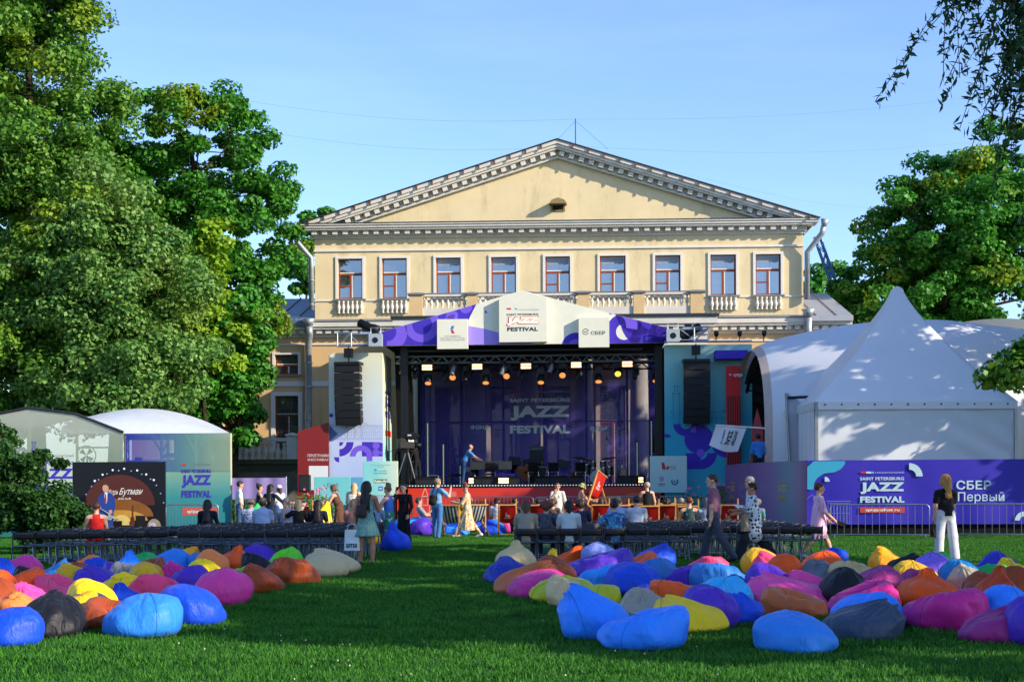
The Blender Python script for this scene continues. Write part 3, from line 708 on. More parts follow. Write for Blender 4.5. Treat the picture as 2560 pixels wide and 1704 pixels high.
tline(mb, 'JAZZ', 1276, 1425, 1013, 1051, SY-0.004, 0.05, fr=lambda a, b, y: S(a, b, SY))
tline(mb, 'FESTIVAL', 1275, 1425, 1062, 1083.5, SY-0.004, 0.05, fr=lambda a, b, y: S(a, b, SY))
tline(mb, 'адм', 1474, 1518, 1065, 1079, SY-0.004, 0.03, fr=lambda a, b, y: S(a, b, SY))
tline(mb, 'ФОНД', 1177, 1222, 1062, 1075, SY-0.004, 0.03, fr=lambda a, b, y: S(a, b, SY))
mb.build('lettering', SL, bd)
mb = MB(); ff = lambda a, b, y: S(a, b, SY)
tline(mb, 'МЕЖДУНАРОДНЫЙ', 1338, 1425, 975, 982.5, SY-0.004, 0, fr=ff)
tline(mb, 'БУТМАНА', 1190, 1222, 1077.5, 1081.5, SY-0.004, 0, fr=ff)
for i, st in enumerate(('ассоциация', 'джазовых', 'музыкантов')): tline(mb, st, 1530, 1530+len(st)*3.1, 1065+5.5*i, 1068.5+5.5*i, SY-0.004, 0, fr=ff)
for i, st in enumerate(('КОМИТЕТ', 'ПО КУЛЬТУРЕ', 'САНКТ-', 'ПЕТЕРБУРГА')): tline(mb, st, 1496, 1496+len(st)*4, 1009.5+5.7*i, 1013.5+5.7*i, SY-0.004, 0.01, fr=ff)
for q in ([(1496, 1004), (1538, 1004)], [(1496, 983), (1538, 983)], [(1500, 1000), (1509, 984), (1517, 984), (1524, 1000)], [(1505, 1000), (1510, 990)], [(1529, 1000), (1524, 990), (1518, 984)], [(1496, 991), (1506, 991)], [(1528, 991), (1538, 991)], [(1517, 975), (1517, 984)]):
    line2(mb, [S(*p, SY) for p in q], 0.025, SY-0.001)
mb.build('small_lettering', SL2, bd)
mb = MB(); mb.prism([S(1278, 981, SY), S(1297, 981, SY), S(1297, 976, SY), S(1278, 976, SY)], SY-0.005, SY-0.001); mb.build('red_bar', M('dull_red', '#8a3a3c', .7, var=0), bd)
for a in (1155, 1258, 1360, 1466, 1568, 1662):
    x = S(a, 1000, SY+0.15)[0]; MB().tube([(x, SY+0.15, 0), (x, SY+0.15, z1)], 0.055, 8).build('frame_pole', BLKM, stage)
MB().tube([(x0, SY+0.1, S(1300, 1053, SY)[1]), (x1, SY+0.1, S(1300, 1053, SY)[1])], 0.025, 6).build('frame_rail', BLKM, stage)

# trusses
def truss_parts(parent, p0, p1, wd, ht, step, r=0.028, joined=False, mat=None):
    mat = mat or ALU
    p0, p1 = Vector(p0), Vector(p1); d = p1-p0; L = d.length; ex = d/L
    up = Vector((0, 0, 1)) if abs(ex.z) < 0.9 else Vector((0, 1, 0)); sd = ex.cross(up).normalized(); up = sd.cross(ex).normalized()
    cs = [(sy*wd/2, sz*ht/2) for sy in (-1, 1) for sz in (-1, 1)]
    Q = lambda t, c: p0 + ex*t + sd*c[0] + up*c[1]
    big = MB(); n = max(2, int(L/step))
    for c in cs:
        if joined: big.tube([Q(0, c), Q(L, c)], r, 6)
        else: MB().tube([Q(0, c), Q(L, c)], r, 6).build('chord', mat, parent)
    faces = [(cs[0], cs[1]), (cs[2], cs[3]), (cs[1], cs[3]), (cs[0], cs[2])]
    cache = {}
    for fi, (a, b) in enumerate(faces):
        for k in range(n):
            u, v = (a, b) if k % 2 == 0 else (b, a); t0, t1 = L*k/n, L*(k+1)/n
            if joined: big.tube([Q(t0, u), Q(t1, v)], r*0.55, 4, caps=False)
            else:
                key = (fi, k % 2)
                if key not in cache: cache[key] = MB().tube([Q(t0, u)-ex*t0, Q(t1, v)-ex*t0], r*0.55, 5).mesh('brace', mat)
                obj('brace', cache[key], parent, ex*t0)
    if joined:
        o = big.build('truss', mat, parent); o['kind'] = 'stuff'; return o
TY_ = 0.9
lt = thing('lighting_truss', 'long silver lighting truss hung across the stage opening', 'truss', ST.o, ST.yaw)
zA = S(1301, 897, TY_)[1]
truss_parts(lt, (S(990, 900, TY_)[0], TY_, zA), (S(1641, 888, TY_)[0], TY_, zA), 0.29, 0.27, 0.27)
truss_parts(stage, (S(1024, 915, 3.5)[0], 3.5, S(1301, 917, 3.5)[1]), (S(1640, 915, 3.5)[0], 3.5, S(1301, 917, 3.5)[1]), 0.25, 0.25, 0.3, joined=True, mat=BLKM)

# lamps on the truss
def blinder():
    t = thing('blinder_lamp', 'twin-tube blinder lamp glowing white under the stage truss', 'stage light', group='blinder lamps on the stage truss')
    MB().box(-0.23, 0.23, -0.06, 0.10, -0.14, 0.14).build('housing', BLKM, t)
    for z in (-0.06, 0.06): MB().box(-0.20, 0.20, -0.075, -0.0605, z-0.042, z+0.042).build('tube', EMW, t)
    m = MB(); m.tube([(-0.25, 0, 0.0), (-0.25, 0, 0.2), (0.25, 0, 0.2), (0.25, 0, 0.0)], 0.015, 6); m.tube([(0, 0, 0.2), (0, 0, 0.33)], 0.02, 6); m.build('yoke', BLKM, t)
    return t
def place(t, px, py, y, fr=ST, rz=0):
    x, z = fr.uv(px, py, y); t.location = fr.world(x, y, z); t.rotation_euler = (0, 0, fr.yaw+rz); return t
b0 = None
for px_, py_ in ((1068, 918.5), (1193, 916.5), (1315, 915), (1440.5, 912), (1568, 910)):
    o = blinder() if b0 is None else copy_tree(b0); b0 = b0 or o; place(o, px_, py_, 0.7)
def wash(tilt, lens, label, group):
    t = thing('wash_light', label, 'stage light', group=group)
    MB().box(-0.15, 0.15, -0.13, 0.13, 0.24, 0.42).build('base', BLKM, t)
    y = MB(); 
    for s in (-1, 1): y.box(s*0.20-0.025, s*0.20+0.025, -0.06, 0.06, -0.05, 0.26)
    y.box(-0.225, 0.225, -0.06, 0.06, 0.20, 0.245); y.build('yoke', BLKM, t)
    h = MB().lathe([(0.05, 0.20), (0.13, 0.16), (0.165, 0.02), (0.165, -0.14), (0.15, -0.16)], 16).build('head', BLKM, t, True)
    h.rotation_euler = (tilt, 0, 0)
    ln = MB()
    for rr, n in ((0, 1), (0.055, 6), (0.105, 12)):
        for k in range(n):
            a = 2*math.pi*k/n; ln.lathe([(0.025, -0.162), (0.02, -0.168)], 8, c=(rr*math.cos(a), rr*math.sin(a), 0))
    o = ln.build('lens_cluster', lens, h); o['kind'] = 'stuff'
    return t
w0 = None
for i, (zx, zy) in enumerate(((305, 322), (512, 285), (790, 318), (965, 275), (1253, 315), (1435, 267), (1738, 308), (1900, 255), (2220, 303))):
    yl = i == 7
    tl = -1.0 if i in (1, 3, 5, 7) else -0.5
    o = wash(tl, EMY if yl else EMO, 'round wash light glowing yellow under the stage truss' if yl else 'round black wash light glowing orange under the stage truss', None if yl else 'orange wash lights on the stage truss')
    place(o, 980+zx/3.366, 860+zy/3.366-6, 1.1)
def spot(mat, label, group):
    t = thing('profile_spotlight', label, 'stage light', group=group)
    MB().box(-0.10, 0.10, -0.09, 0.09, 0.26, 0.38).build('base', BLKM, t)
    y = MB()
    for s in (-1, 1): y.box(s*0.13-0.02, s*0.13+0.02, -0.05, 0.05, -0.04, 0.27)
    y.box(-0.15, 0.15, -0.05, 0.05, 0.23, 0.265); y.build('yoke', BLKM, t)
    h = MB().lathe([(0.06, 0.22), (0.10, 0.18), (0.11, 0.0), (0.085, -0.08), (0.10, -0.2), (0.085, -0.22)], 12).build('head', mat, t, True); h.rotation_euler = (-0.45, 0.25, 0)
    MB().lathe([(0.07, -0.221), (0.05, -0.228)], 12).build('lens', GLASS, h)
    return t
s0 = None
for zx, zy in ((205, 262), (460, 280), (620, 285), (668, 250), (1095, 275), (1120, 245), (1575, 272), (2050, 265)):
    o = spot(BLKM, 'small black moving spotlight under the stage truss', 'black spotlights on the stage truss') if s0 is None else copy_tree(s0); s0 = s0 or o
    place(o, 980+zx/3.366, 860+zy/3.366-4, 1.4 if zy < 260 else 1.0, rz=rnd.uniform(-1, 1))
GREYH = M('grey_lamp_shell', '#6f7376', 0.5, 0.1, var=0.15, scale=8)
s0 = None
for zx, zy in ((95, 228), (515, 232), (935, 232), (1340, 215)):
    o = spot(GREYH, 'pale grey spotlight hanging under the stage truss', 'grey spotlights on the stage truss') if s0 is None else copy_tree(s0); s0 = s0 or o
    place(o, 980+zx/3.366, 860+zy/3.366-4, 0.75, rz=rnd.uniform(-.6, .6))
ON = ('nearest', 'second', 'third', 'fourth', 'fifth', 'sixth', 'seventh', 'eighth', 'ninth', 'tenth', 'eleventh', 'twelfth', 'thirteenth', 'fourteenth')
for gname in ('blinder lamps on the stage truss', 'orange wash lights on the stage truss', 'black spotlights on the stage truss', 'grey spotlights on the stage truss'):
    for k, q in enumerate(sorted((q for q in COL.objects if q.get('group') == gname), key=lambda q: -q.location.x)): q['label'] = q['label'].replace('stage truss', 'truss') + ', ' + ON[k] + (' to' if k == 0 else ' from') + ' the cyan tower'

# ------------------------------------------------------------------ printed towers left and right
lt0 = thing('printed_tower', 'tall cream and pale blue printed tower beside the stage by the red board', 'tower', ST.o, ST.yaw)
xa, xb = xs_(823), xs_(957); zt = zs(878)
GT = GRAD('cream_to_blue_print', [(0, '#9fc3d8'), (0.25, '#aebfe0'), (0.5, '#b9c2dc'), (0.72, '#c3d2d2'), (1, '#d9d6b6')], 2, 0.3, zt)
lf = MB().box(xa, xb, -0.05, 0.0, 0.0, zt).build('front_panel', GT, lt0)
GT2 = GRAD('cream_cyan_side_print', [(0, '#86c9cc'), (0.4, '#8fcbc6'), (0.65, '#cfd7b8'), (1, '#dcd8b4')], 2, 0.3, zt)
sd = MB().box(xb-0.06, xb-0.001, 0.002, 2.6, 0.0, zt-0.02).build('side_panel', GT2, lt0)
m = MB(); m.box(xa, xa+0.06, 0.002, 2.6, 0, zt-0.02); m.box(xa+0.062, xb-0.062, 2.5, 2.6, 0, zt-0.02); m.build('back_panel', BLACK, lt0)
mb = MB()
tline(mb, 'JAZZ', 0, 1, 0, 1, 0) if False else None
def side_text(mb, st, y0, y1, z0, z1, x, bold):
    V, Fc = text_data(st, bold); lo = V.min(0); hi = V.max(0); q = (V-lo)/(hi-lo)
    mb.add([(x, y0+a*(y1-y0), z0+b*(z1-z0)) for a, b in q], Fc)
side_text(mb, 'JAZZ', 0.6, 2.3, zs(1015), zs(985), xb+0.003, 0.05); side_text(mb, 'FESTIVAL', 0.6, 2.3, zs(1038), zs(1022), xb+0.003, 0.05); side_text(mb, 'SAINT PETERSBURG', 0.6, 2.3, zs(978), zs(970), xb+0.003, 0.03)
mb.build('lettering', PUR, sd)
MB().box(xb, xb+0.003, 0.6, 2.4, zs(1085), zs(1070)).build('red_label', M('coral_red', '#d8412c', .55, var=0), sd)
A = lambda px, py: S(px, py, -0.05)
def rr(mb, px, py, r0, r1, a0, a1, k=0): ring(mb, px, py, r0, r1, a0, a1, k, fr=lambda a, b: A(a, b), clip=False, y=-0.0505)
mb = MB()
rr(mb, 828, 1038, 0, 5, 0, 360); rr(mb, 848.5, 1104.5, 18, 36, 270, 360); rr(mb, 848, 1142, 0, 13, 180, 270)
flat(mb, [A(905, 1140), A(957, 1140), A(957, 1107), A(945, 1104), A(905, 1104)], -0.0505)
rr(mb, 848.5, 1104.5, 0, 10, 270, 360)
mb.build('violet_shapes', PUR, lf)
mb = MB(); rr(mb, 903, 1140, 14, 28, 0, 180, 2); rr(mb, 940, 1113, 0, 9, 0, 360, 1.5); rr(mb, 940, 1131, 0, 9, 0, 360, 1.5); rr(mb, 953, 1131, 0, 4, 0, 360, 1.5)
flat(mb, [A(917, 1140), A(931, 1140), A(931, 1160), A(917, 1160)], -0.0525)
mb.build('lilac_shapes', PUR2, lf)
mb = MB()   # line drawing of a facade
for q in ([(823, 1063), (957, 1063)], [(823, 1066), (957, 1066)], [(823, 1095), (957, 1095)], [(823, 1098), (957, 1098)], [(902, 1063), (902, 1058), (917, 1058), (917, 1063)], [(865, 1063), (870, 1078), (868, 1094)], [(884, 1063), (889, 1078), (886, 1094)], [(901, 1063), (906, 1078), (903, 1094)]): line2(mb, [A(*p) for p in q], 0.018, -0.0505)
for k in range(12):
    a = 829 + k*11
    line2(mb, [A(a, 1070), A(a+6, 1070), A(a+6, 1090), A(a, 1090), A(a, 1070)], 0.014, -0.0505); line2(mb, [A(a, 1080), A(a+6, 1080)], 0.012, -0.0505)
mb.build('line_drawing', M('blue_line', '#7f8fc4', .6, var=0), lf)
mb = MB(); flat(mb, [A(823.5, 1103), A(823.5, 1063), A(845, 1084)], -0.0505); mb.build('blue_triangle', M('slate_print', '#4f6490', .6, var=0.05), lf)

rt0 = thing('printed_tower', 'wide cyan printed tower with violet tubes between the stage and white tents', 'tower', ST.o, ST.yaw)
xa, xb = xs_(1661), xs_(1880); zt = zs(866)
GC = GRAD('cyan_print', [(0, '#4cb6c4'), (0.35, '#2aa3c0'), (0.6, '#2f9fb8'), (0.8, '#6fb9bb'), (1, '#9cc4b8')], 2, 0.0, zt)
rf_ = MB().box(xa, xb, -0.05, 0.0, 0.0, zt).build('front_panel', GC, rt0)
m = MB(); m.box(xa, xa+0.06, 0.002, 2.6, 0, zt-0.02); m.box(xb-0.06, xb, 0.002, 2.6, 0, zt-0.02); m.box(xa+0.062, xb-0.062, 2.5, 2.6, 0, zt-0.02); m.build('back_panel', BLACK, rt0)
mb = MB()
rr(mb, 1715, 1058, 14, 32, 180, 360, 0); rr(mb, 1747, 1097, 0, 36, 0, 360, 1); rr(mb, 1668, 1093, 0, 9, 0, 180, 0)
rr(mb, 1752, 1132, 16, 40, 270, 360, 2); rr(mb, 1817, 1105, 16, 38, 180, 300, 1)
flat(mb, [A(1714, 1132), A(1752, 1132), A(1752, 1172), A(1714, 1172)], -0.0530); rr(mb, 1775, 1110, 10, 26, 300, 420, 2)
mb.build('violet_shapes', PUR, rf_)
mb = MB(); rr(mb, 1752, 1132, 0, 10, 0, 360, 3.5); rr(mb, 1740, 1080, 0, 14, 90, 180, 2.6); mb.build('lilac_shapes', PUR2, rf_)
mb = MB()
for q in ([(1685, 965), (1687, 972), (1687, 978), (1681, 984), (1681, 990), (1683, 990), (1683, 1060), (1698, 1060), (1698, 990), (1700, 990), (1700, 984), (1694, 978), (1694, 972), (1696, 965), (1685, 965)], [(1681, 984), (1700, 984)], [(1683, 1035), (1678, 1030), (1678, 1025)], [(1698, 1035), (1703, 1030), (1703, 1025)], [(1775, 1030), (1815, 1030)], [(1775, 1045), (1815, 1045)], [(1780, 1033), (1780, 1060)], [(1792, 1033), (1792, 1060)], [(1804, 1033), (1804, 1060)], [(1805, 1030), (1805, 1024), (1812, 1024), (1812, 1030)]): line2(mb, [A(*p) for p in q], 0.025, -0.0505)
mb.build('line_drawing', M('teal_line', '#27789c', .6, var=0), rf_)
bx_ = MB().box(xs_(1788, -.6), xs_(1870, -.6), -0.75, -0.05, zs(902, -.6), zs(881, -.6)).build('awning_box', PUR, rt0)
MB().tube([(xa, -0.1, zt+0.12), (xb, -0.1, zt+0.12)], 0.04, 8).build('top_rail', ALU, rt0)
for a, f in ((1790, 1), (1848, 1), (1909, .6)):
    x = xs_(a); m = MB(); m.tube([(x, -0.1, zt+0.12), (x, -0.25, zt+0.35)], 0.02, 6); m.lathe([(0.05, 0), (0.10, 0.1), (0.09, 0.22)], 10, c=(x, -0.3, zt+0.28)); m.build('floodlight', BLKM, rt0)

# red curtain print with lettering
rb = thing('red_curtain_board', 'red theatre-curtain print board with white letters leaning by the cyan tower', 'board', ST.o, ST.yaw)
m = MB(); y = -0.5; (ax, az), (bx2, bz) = S(1816, 1160, y), S(1850, 914, y)
m.box(ax, bx2, y-0.05, y, 0.0, bz); rbp = m.build('panel', M('curtain_red', '#c8161c', .55, var=0.05), rb)
mb = MB()
for k in range(6):
    x = ax + (bx2-ax)*(k+0.35)/6; flat(mb, [(x, 0.2), (x+0.09, 0.2), (x+0.07, bz-1.2), (x+0.02, bz-1.2)], y-0.0505)
flat(mb, [(ax+.02, bz-0.9), (bx2-.02, bz-0.9), (bx2-.02, bz-.03), (ax+.02, bz-.03)], y-0.0505) if False else None
mb.build('curtain_folds', M('curtain_dark', '#4a0c10', .6, var=0.1), rbp)
mb = MB(); tline(mb, 'а стр', 1822, 1856, 934, 943, y-0.056, 0.05); mb.build('lettering', WHITEP, rbp)

# programme board in dark red
pb = thing('programme_board', 'dark red festival programme board with slanted top beside the printed tower', 'board', ST.o, ST.yaw)
y = -0.2
m = MB(); m.prism([S(745, 1300, y), S(822, 1300, y), S(822, 1056, y), S(745, 1078, y)], y-0.06, y); pbp = m.build('panel', M('oxblood_print', '#7d1d1c', .55, var=0.06), pb)
mb = MB(); tline(mb, 'ПРОГРАММА', 769, 829, 1134, 1142, y-0.064, 0.03); tline(mb, 'ФЕСТИВАЛЯ', 769, 830, 1145, 1152, y-0.064, 0.03)
mb.v = [(min(v[0], xs_(821.5, y)), v[1], v[2]) for v in mb.v]
mb.build('lettering', M('dusty_white', '#c9b8b4', .6, var=0), pbp)
mb = MB(); flat(mb, [S(773, 1224, y), S(821, 1224, y), S(821, 1164, y), S(773, 1164, y)], y-0.0605); mb.build('white_square', WHITEP, pbp)

# sponsor panels in front
def panel(label, a, b, c, d, y, mat, post=True):
    t = thing('sponsor_panel', label, 'panel', ST.o, ST.yaw)
    (x0, z0), (x1, z1) = S(a, d, y), S(b, c, y)
    p = MB().box(x0, x1, y-0.05, y+0.03, max(z0, 0.03), z1).build('panel', mat, t); bevel(p, 0.008, 1)
    m = MB()
    for x in (x0+0.15, x1-0.15):
        m.box(x-0.03, x+0.03, y+0.031, y+0.08, 0.0, z1-0.2)
    o = m.build('rear_post', BLKM, t)
    return t, p
GP1 = GRAD('teal_cream_print', [(0, '#7cc8c8'), (0.5, '#8fd0c6'), (1, '#cfdcc4')], 0, xs_(905), xs_(1000))
t, p = panel('square teal and cream sponsor panel with radio and social network logos beside the stage', 909, 995, 1152, 1238, -0.9, GP1)
y = -0.954; f9 = lambda a, b, yy: S(a, b, -0.95)
mb = MB(); tline(mb, 'ГЕНЕРАЛЬНЫЕ ИНФОРМАЦИОННЫЕ', 926, 976, 1161, 1163.4, y, 0, fr=f9); tline(mb, 'ПАРТНЁРЫ', 943, 959, 1165, 1167.4, y, 0, fr=f9); tline(mb, 'Санкт-Петербург', 933.5, 968.5, 1180, 1184.5, y, 0.0, fr=f9); mb.build('small_lettering', GREYINK, p)
mb = MB(); ring(mb, 938.5, 1174, 0, 3.6, 0, 360, 0, fr=lambda a, b: S(a, b, -.95), clip=False, y=-0.9505); mb.prism([S(941, 1177.5, -.95), S(965, 1177, -.95), S(966.5, 1174.5, -.95), S(950, 1176, -.95)], -0.953, -0.9505); mb.build('blue_mark', M('bright_blue', '#2fa0dc', .5, var=0), p)
mb = MB(); mb.prism([S(935, 1206.5, -.95), S(968, 1206.5, -.95), S(968, 1197, -.95), S(935, 1197, -.95)], -0.953, -0.9505); mb.build('green_label', M('bottle_green', '#0f6e4c', .5, var=0), p)
mb = MB(); tline(mb, 'Relax-fm', 936.5, 967, 1198.5, 1205, -0.957, 0.05, fr=f9); mb.build('green_label_lettering', M('pale_lettering', '#f0e2d6', .5, var=0), p)
mb = MB(); mb.prism([S(946, 1226, -.95), S(957, 1226, -.95), S(957, 1215, -.95), S(946, 1215, -.95)], -0.953, -0.9505); mb.build('blue_square', M('network_blue', '#2f62c4', .5, var=0), p)
mb = MB(); tline(mb, 'VK', 947.5, 955.5, 1218, 1223.5, -0.957, 0.06, fr=f9); mb.build('blue_square_lettering', WHITEP, p)
GP2 = GRAD('cyan_lilac_print', [(0, '#93b6dc'), (0.5, '#7cc6cc'), (1, '#6fc4c4')], 2, 0.2, 2.0)
t, p = panel('low wide cyan sponsor panel with one dark word beside the flower bed', 786, 876, 1191, 1262, -1.3, GP2)
mb = MB(); tline(mb, 'Сноб', 818, 845, 1207, 1216, -1.354, 0.0, fr=lambda a, b, yy: S(a, b, -1.35)); mb.build('lettering', INK, p)
t, p = panel('narrow blue filler panel in the gap behind the blonde woman', 877, 908, 1192, 1262, -1.1, M('filler_blue', '#5c9cc0', .55, var=.06))
GP3 = GRAD('pale_sky_print', [(0, '#8fc6cc'), (0.5, '#a6cdcc'), (1, '#bcd2c6')], 2, 0.2, 3.0)
t, p = panel('square pale cyan sponsor panel with a red hockey-stick emblem beside the drum kit', 1625, 1717, 1139, 1231, -0.9, GP3)
mb = MB(); q9 = lambda a, b: S(a, b, -.95)
mb.prism([q9(1656, 1173), q9(1665, 1173), q9(1660.5, 1155.5), q9(1653.5, 1155.5)], -0.953, -0.9505); mb.prism([q9(1665.2, 1173), q9(1671, 1173), q9(1673.5, 1164.5), q9(1667, 1164.5)], -0.953, -0.9505)
tline(mb, 'МТС', 1675.5, 1690, 1164, 1168, y, 0.02, fr=f9); tline(mb, 'LIVE', 1675.5, 1690, 1169.3, 1173, y, 0.02, fr=f9); mb.build('red_emblem', M('emblem_red', '#b0262c', .5, var=0), p)
mb = MB()
for k in range(7):
    zz = 1190+k*2; hw = (3, 4.6, 5.6, 6.2, 6.0, 5.0, 3.2)[k]; mb.prism([q9(1654-hw, zz+1.3), q9(1654+hw, zz+1.3), q9(1654+hw, zz), q9(1654-hw, zz)], -0.953, -0.9505)
mb.build('pink_emblem', M('emblem_pink', '#c06a92', .5, var=0), p)
mb = MB(); tline(mb, 'AKRA', 1645, 1663, 1207.5, 1211.5, y, 0.04, fr=f9); mb.build('lettering', INK, p)
mb = MB(); tline(mb, 'HOTELS', 1645, 1663, 1213, 1216, y, 0.0, fr=f9); mb.build('small_lettering', GREYINK, p)
mb = MB(); ring(mb, 1687, 1203, 5.2, 9, 150, 400, 0, fr=q9, clip=False, y=-0.9505); ring(mb, 1687, 1203, 0, 2.6, 0, 360, 0, fr=q9, clip=False, y=-0.9505); mb.build('blue_emblem', M('emblem_blue', '#285a84', .5, var=0), p)

# ------------------------------------------------------------------ line arrays on their truss arms
def line_array(label, px, ptop, pbot, y, flip):
    t = thing('line_array', label, 'loudspeaker'); x, zt = S(px, ptop, y); zb2 = S(px, pbot, y)[1]
    t.location = ST.world(x, y, 0); t.rotation_euler = (0, 0, ST.yaw + (-0.14 if flip else 0.06))
    n = 8; h = (zt-zb2)/n; z = zt; yy = 0.0
    MB().box(-0.53, 0.53, -0.05, 0.55, zt+0.01, zt+0.13).build('flying_frame', BLKM, t)
    for k in range(n):
        tl = 0.012*k*k*0.35
        c = MB(); w1 = 0.53
        c.add([(-w1, 0, -h+0.012), (w1, 0, -h+0.012), (w1*0.86, 0.6, -h+0.05), (-w1*0.86, 0.6, -h+0.05), (-w1, 0, 0), (w1, 0, 0), (w1*0.86, 0.6, -0.04), (-w1*0.86, 0.6, -0.04)],
              [(0, 3, 2, 1), (4, 5, 6, 7), (0, 1, 5, 4), (1, 2, 6, 5), (2, 3, 7, 6), (3, 0, 4, 7)])
        o = c.build('cabinet', BLKG, t, loc=(0, yy, z)); o.rotation_euler = (tl, 0, 0)
        gm = MB().box(-w1+0.05, w1-0.05, -0.012, -0.002, -h+0.03, -0.02).build('grille', BLKG, o)
        yy += math.sin(tl)*h; z -= h*math.cos(tl)*0.996
        if k == 0: z -= 0.02
    m = MB(); m.tube([(0, 0.25, zt+0.13), (0, 0.25, zt+0.75)], 0.03, 6); m.box(-0.16, 0.16, 0.12, 0.38, zt+0.32, zt+0.68); m.build('hoist', BLKM, t)
    return t
line_array('black curved line array hanging in front of the cream and pale blue tower', 867, 912, 1063, -0.75, True)
line_array('black straight line array hanging in front of the cyan tower', 1742, 905, 1059, -0.75, False)
for (a, b, c, d, nm) in ((850, 955, 850, 862, 'left'), (1668, 1768, 838, 850, 'right')):
    ra = thing('rigging_arm', 'short silver truss arm carrying the line array by the ' + ('cream' if nm == 'left' else 'cyan') + ' tower', 'truss', ST.o, ST.yaw)
    z = S((a+b)/2, c, -.4)[1]
    truss_parts(ra, (S(a, c, -.4)[0], -0.4, z), (S(b, c, -.4)[0], -0.4, z), 0.42, 0.42, 0.40, r=0.03, joined=False)
    x = S(a+14 if nm == 'left' else b-16, c, -.4)[0]
    m = MB(); m.box(x-0.28, x+0.28, -0.72, -0.66, z-0.26, z+0.26); m.box(x-0.22, x+0.22, -0.725, -0.655, z-0.20, z+0.20) if False else None
    fr = MB()
    for q in (((-.28, -.28), (.28, -.28)), ((.28, -.28), (.28, .28)), ((.28, .28), (-.28, .28)), ((-.28, .28), (-.28, -.28)), ((-.28, -.28), (.28, .28))):
        fr.tube([(x+q[0][0], -0.70, z+q[0][1]), (x+q[1][0], -0.70, z+q[1][1])], 0.028, 6)
    fr.build('end_frame', ALU, ra)
    xx = S(915 if nm == 'left' else 1720, 838, -.3)[0]; m = MB()
    m.box(xx-0.22, xx+0.22, -0.5, -0.1, z+0.22, z+0.32); m.build('lamp_mount', ALU, ra)
    fl = thing('followspot', 'black followspot lying on the truss arm above the ' + ('cream' if nm == 'left' else 'cyan') + ' tower', 'stage light', ST.world(xx, -0.35, z+0.34), ST.yaw)
    b_ = MB().lathe([(0.10, -0.45), (0.17, -0.40), (0.18, 0.1), (0.22, 0.2), (0.24, 0.42), (0.20, 0.45)], 14, axis='x', c=(0, 0, 0.22)).build('barrel', BLKM, fl, True)
    b_.rotation_euler = (0, 0.45 if nm == 'left' else 2.6, 0)
    MB().box(-0.14, 0.14, -0.12, 0.12, 0.0, 0.10).build('foot', BLKM, fl)
    cb = S(940 if nm == 'left' else 1682, 845, -.5)[0]
    dm = thing('dimmer_case', 'pale equipment case on the truss end beside the gable banner, ' + ('cream' if nm == 'left' else 'cyan') + ' tower end', 'case', ST.world(cb, -0.55, z-0.28), ST.yaw)
    m = MB(); m.box(-0.26, 0.26, -0.2, 0.2, 0, 0.5); m.build('case_body', M('pale_case', '#a9b3b6', .5, .3), dm); m = MB(); m.lathe([(0.12, -0.01), (0.10, 0.0)], 14, axis='y', c=(0, -0.20, 0.24)); m.build('fan_opening', BLKM, dm)
    m = MB(); m.tube([(-0.2, 0, 0.5), (-0.2, 0, 0.75), (0.2, 0, 0.75), (0.2, 0, 0.5)], 0.02, 6); m.build('handle', ALU, dm)
# ------------------------------------------------------------------ gear on the stage floor
def on_deck(t, px, y, rz=0.0, z=None):
    x = S(px, 1200, y)[0]; t.location = ST.world(x, y, ZD if z is None else z); t.rotation_euler = (0, 0, ST.yaw+rz); return t
VARN = M('varnished_wood', '#7a3d16', 0.3, var=0.25, scale=5, spec=0.5)
PIANO = M('piano_black', '#0b0b0d', 0.18, var=0.05, spec=0.6)
CHROME = M('chrome', '#c8ccd0', 0.2, 0.95, var=0.05)
# pixel tubes
for i, (px, top, y, base) in enumerate(((1070, 1054, 2.2, 1207), (1109, 1108, 2.6, 1207), (1151, 1163, 4.0, 1205), (1593, 1103, 3.6, 1205), (1629, 1048, 3.2, 1205), (1555, 1160, 4.2, 1203))):
    t = thing('pixel_tube', 'slim black pixel tube standing on the stage, ' + ('tall one by the side drape', 'shorter one behind the wedge beside the drape', 'short one next to the piano stool', 'tall one by the drum kit', 'tallest one by the speaker on a pole', 'short one next to the guitar stand')[i], 'stage light')
    on_deck(t, px, y); h = S(px, top, y)[1]-ZD
    MB().box(-0.12, 0.12, -0.12, 0.12, 0, 0.03).build('foot', BLKM, t); MB().box(-0.055, 0.055, -0.045, 0.045, 0.03, h).build('tube', BLKM, t)
    mb = MB(); n = int(h/0.075)
    for k in range(n): mb.box(-0.022, 0.022, -0.052, -0.0455, 0.06+k*0.073, 0.095+k*0.073)
    o = mb.build('led_cells', M('led_cell', '#8fa8a0', .4, var=0, emit='#9fc8bc', estr=0.25), t); o['kind'] = 'stuff'
# grand piano
t = thing('grand_piano', 'black grand piano on the stage with its lid closed', 'piano'); on_deck(t, 1238, 3.6)
out = [(-1.0, -0.75), (-1.0, 0.75), (-0.4, 0.75), (0.55, 0.55), (1.0, 0.20), (1.12, -0.15), (1.0, -0.5), (0.75, -0.70), (0.2, -0.75)]
m = MB(); n = len(out)
def slab(mb, out, z0, z1):
    n = len(out); mb.add([(x, y, z0) for x, y in out]+[(x, y, z1) for x, y in out], [tuple(range(n)), tuple(range(2*n-1, n-1, -1))]+[((i+1) % n, i, n+i, n+(i+1) % n) for i in range(n)])
slab(m, out, 0.66, 0.98); m.build('case', PIANO, t); m = MB(); slab(m, [(x*1.02, y*1.02) for x, y in out], 0.983, 1.01); m.build('lid', PIANO, t)
m = MB(); m.box(-1.32, -1.0, -0.72, 0.72, 0.58, 0.74); m.build('keyboard', PIANO, t); MB().box(-1.29, -1.05, -0.64, 0.64, 0.742, 0.757).build('keys', M('ivory', '#b9b6a8', .4, var=.05), t)
